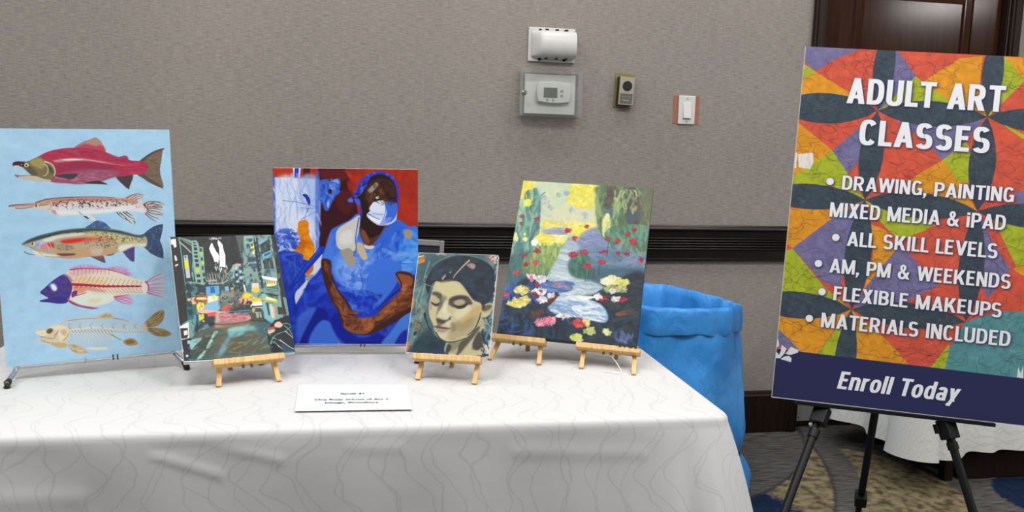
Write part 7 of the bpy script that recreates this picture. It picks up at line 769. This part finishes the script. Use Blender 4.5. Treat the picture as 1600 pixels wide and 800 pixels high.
# ------------------------------------------------------------------ sign board on its black tripod
q = Q['sign']; SF = board_frame(*q); SW, SH = q[6], q[7]; ASPS = ART['sign']['a']
sign = thing('sign_board', 'large quilt-patterned poster board advertising adult art classes', 'sign', None, frame=SF)
MB().box(-SW/2, SW/2, 0, SH, -.006, -.0008, SF).build('foam_board', M['foam_white'], sign)
LINES = [['ADULT ART', 181.3, 225.5, 785.4, 225.0, 105.3, 0.19, 0], ['CLASSES', 246.2, 393.2, 749.6, 394.2, 103.9, 0.19, 0], ['DRAWING, PAINTING', 198.1, 583.7, 860.2, 584.0, 58.3, 0.165, 0], ['MIXED MEDIA & iPAD', 159.7, 700.0, 839.6, 698.8, 60.4, 0.165, 0], ['ALL SKILL LEVELS', 238.9, 814.9, 820.7, 815.3, 59.8, 0.165, 0], ['AM, PM & WEEKENDS', 180.1, 931.9, 881.2, 933.8, 59.1, 0.165, 0], ['FLEXIBLE MAKEUPS', 207.2, 1045.3, 858.7, 1052.3, 58.5, 0.165, 0], ['MATERIALS INCLUDED', 168.5, 1162.9, 901.9, 1165.5, 60.9, 0.165, 0], ['Enroll Today', 256.7, 1411.8, 727.7, 1413.2, 73.7, 0.18, 0.16]]
BUL = [[149.7, 554.3, 14.8], [194.0, 784.5, 14.8], [135.0, 898.9, 14.8], [160.4, 1015.7, 14.8], [120.1, 1131.4, 14.8]]
cv = Canvas(820, ASPS/1000); cv.run(ART['sign']['o'][:ART['sign']['split']])
lines_q = []; glow = np.zeros((cv.ny, cv.nx), np.float32)
for text, u0, v0, u1, v1, cap, wt, it in LINES:
    qs, L = letter_line(text, wt, .085 if it == 0 else .075, it); out = []
    sx = (u1-u0)/L; sl = (v1-v0)/(u1-u0)
    for qd in qs: out.append([(u0+px*sx, v0+px*sx*sl-py*cap) for px, py in qd])
    lines_q.append((text, out))
    for qd in out:
        p = np.array(qd)*cv.k+np.array([3.0, 4.0]); b = cv.box(p, 2)
        if b[2] > b[0] and b[3] > b[1]: g = glow[b[1]:b[3], b[0]:b[2]]; np.maximum(g, cv.pmask(p, b), out=g)
for u, v, r in BUL:
    t_ = np.linspace(0, 2*PI, 20)[:-1]; p = np.stack([(u+r*np.cos(t_)), (v+r*np.sin(t_))], -1)*cv.k+np.array([3.0, 4.0]); b = cv.box(p, 2); g = glow[b[1]:b[3], b[0]:b[2]]; np.maximum(g, cv.pmask(p, b), out=g)
gl = np.clip(blur(glow, 4)*1.5+blur(glow, 9)*.5, 0, 1)[..., None]*.62            # the soft dark edging printed round the letters
cv.im += (hexc('33304e')-cv.im)*gl
cv.run(ART['sign']['o'][ART['sign']['split']:])
face = picture_grid('printed_face', cv.im, SW, SH, SF, 0, PP, sign, GAIN*.80)
def L2(u, v, z=.0006): return SF @ Vector(((u/1000-.5)*SW, SH-v/1000*SW, z))
for text, out in lines_q:
    mb = MB()
    for k, qd in enumerate(out): mb.add([L2(*p, .0006+2e-6*k) for p in qd], [(0, 1, 2, 3)])
    mb.build('lettering', M['letter'], face)
for u, v, r in BUL: MB().add([L2(u+r*math.cos(2*PI*k/24), v+r*math.sin(2*PI*k/24)) for k in range(24)], [tuple(range(24))]).build('bullet_dot', M['letter'], face)

pod = thing('tripod_easel', 'black metal tripod easel holding up the art classes sign', 'easel', (1.33, -1.4, 0))
jl = SF @ Vector((-SW/2+.135, -.014, -.022)); jr = SF @ Vector((-SW/2+.432, -.014, -.022))
bar = MB().box(-SW/2+.062, -SW/2+.540, -.010, -.0008, -.022, .006, SF, .001); bar.build('holding_bar', M['black_metal'], pod)
apex = SF @ Vector((-SW/2+.26, .82, -.060))
for j, f, tp in ((jl, Vector((.790, -1.625, 0)), -.04), (jr, Vector((1.540, -1.672, 0)), .04)):
    tpx = apex+(SF.to_3x3() @ Vector((tp, 0, 0))); d = (f-j); k1 = j+d*.10
    leg = MB().tube([tpx, j, k1], [.008, .011, .011], 14).tube([k1, j+d*.55], .0105, 14).tube([k1-d*.012, k1+d*.02], .0135, 14).tube([j+d*.53, f+Vector((0, 0, .01))], .0085, 14).build('leg', M['black_metal'], pod, True)
    MB().tube([f+Vector((0, 0, .001)), f-d*.05], [.013, .010], 14).build('rubber_foot', M['rubber'], leg, True)
    cf = Matrix.Translation(j+d*.035) @ d.to_track_quat('Z', 'Y').to_matrix().to_4x4()
    clamp = MB().box(-.019, .019, -.016, .016, -.026, .024, cf, .003).box(-.024, -.012, -.022, -.008, -.018, .006, cf, .002).build('clamp', M['black_metal'], leg)
    if f.x < 1.0: MB().box(-.021, -.012, -.016, .0, .024, .031, cf, .001).build('white_tab', M['plastic_white'], clamp)
rj = SF @ Vector((-SW/2+.285, -.012, -.10)); rf = Vector((1.52, -1.02, 0)); d = rf-rj
rear = MB().tube([apex, rj, rj+d*.62], .0105, 14).tube([rj+d*.58, rf+Vector((0, 0, .008))], .0085, 14).build('rear_leg', M['black_metal'], pod, True)
cf = Matrix.Translation(rj+d*.615) @ d.to_track_quat('Z', 'Y').to_matrix().to_4x4(); MB().box(-.016, .016, -.022, .014, -.018, .022, cf, .003).build('clamp', M['black_metal'], rear)
MB().tube([rf+Vector((0, 0, .001)), rf-d*.05], [.013, .010], 14).build('rubber_foot', M['rubber'], rear, True)
MB().box(-SW/2+.21, -SW/2+.31, .805, .85, -.090, -.035, SF, .006).build('head_block', M['black_metal'], pod)

# ------------------------------------------------------------------ blue bag
BX, BY = 1.094, -.42
bag = thing('trash_bag', 'bright blue plastic trash bag lining a tall round bin beside the table', 'trash bag', (BX, BY, 0))
def bag_r(z, a):
    base = .262+.050*max(0, min(1, (.60-z)/.4)); pin = -.028*math.exp(-((z-.125)/.035)**2)+.018*math.exp(-((z-.03)/.05)**2)
    ple = .006*math.sin(a*9+4*noise.noise((a, z*2, 2)))*(.4+.6*z/.6)
    low = math.exp(-(z/.13)**2)*(.012*math.sin(a*23+2*math.sin(z*30))+.014*noise.noise((a*4, z*14, 7)))
    return base+pin+ple+low+.012*noise.noise((math.cos(a)*2.2, math.sin(a)*2.2, z*4))+.006*noise.noise((math.cos(a)*6, math.sin(a)*6, z*9))+.0035*abs(noise.noise((math.cos(a)*11+z*6, math.sin(a)*11, z*16)))
NS = 160; vs = []; fs = []; zz = [i*.612/54 for i in range(55)]
for z in zz: vs += [(BX+bag_r(z, 2*PI*k/NS)*math.cos(2*PI*k/NS), BY+bag_r(z, 2*PI*k/NS)*math.sin(2*PI*k/NS), .002+z*(1 if z > .02 else 1)) for k in range(NS)]
for i in range(len(zz)-1): fs += [(i*NS+k, i*NS+(k+1) % NS, (i+1)*NS+(k+1) % NS, (i+1)*NS+k) for k in range(NS)]
fs.append(tuple(range(NS))[::-1]); MB().add(vs, fs).build('bag_body', M['bag'], bag, True, 80)
# cuff turned over the rim, and the inside wall seen across the mouth
pr = [(.0045, .598), (.0060, .606), (.0060, .625), (.0055, .65), (.004, .674), (.000, .687), (-.005, .689), (-.011, .682), (-.018, .655), (-.020, .60), (-.022, .50), (-.024, .35)]
vs = []; fs = []
for dr, z in pr:
    for k in range(NS):
        a = 2*PI*k/NS; dip = -.030*max(0, math.cos(a-.15))**2+.006*noise.noise((math.cos(a)*3, math.sin(a)*3, 3))
        if z < .62: dip += .004*math.sin(a*7)
        r = .268+dr+.006*math.sin(a*17+3*noise.noise((a*1.5, z*4, 5)))+.006*noise.noise((math.cos(a)*5, math.sin(a)*5, z*12))
        vs.append((BX+r*math.cos(a), BY+r*math.sin(a), z+dip))
for i in range(len(pr)-1): fs += [(i*NS+k, i*NS+(k+1) % NS, (i+1)*NS+(k+1) % NS, (i+1)*NS+k) for k in range(NS)]
cuff = MB().add(vs, fs).build('turned_over_rim', M['bag'], bag, True, 80)
vs = []; fs = []                              # gathered frill at the floor
for i, (z, dr) in enumerate(((.118, -.026), (.092, -.004), (.062, .012), (.030, .018), (.004, .008))):
    for k in range(NS*2):
        a = PI*k/NS; r = .322+dr+(.007+.004*i/4)*math.sin(a*15+5*noise.noise((a*2, 1, 1)))*(i/4)+.010*noise.noise((a*4, z*9, 9)); vs.append((BX+r*math.cos(a), BY+r*math.sin(a), z))
for i in range(4): fs += [(i*NS*2+k, i*NS*2+(k+1) % (NS*2), (i+1)*NS*2+(k+1) % (NS*2), (i+1)*NS*2+k) for k in range(NS*2)]
MB().add(vs, fs).build('gathered_hem', M['bag'], bag, True, 80)

# ------------------------------------------------------------------ side table behind the sign
st = thing('side_table', 'dark wooden side table with a boxed plinth, in front of the door', 'table', (2.45, -.38, 0))
MB().box(2.03, 3.0, -.58, -.16, .70, .728, None, .003).build('tabletop', M['base_wood'], st)
for x in (2.19, 2.96):
    for y in (-.60, -.20): MB().box(x-.018, x+.018, y, y+.036, 0, .70, None, .002).build('leg', M['base_wood'], st)
MB().box(2.24, 2.93, -.595, -.20, .0, .20, None, .004).build('plinth', M['base_wood'], st)
SFm = Matrix.Identity(4)
tag(drape('tablecloth', M['cloth_far'], 2.035, 3.015, -.60, -.145, .731, .605, SFm, .03, .034, False, 11, .02, NP=420, NL=22, spread=.35), 'white wave-patterned cloth hanging over the side table behind the sign', 'tablecloth')
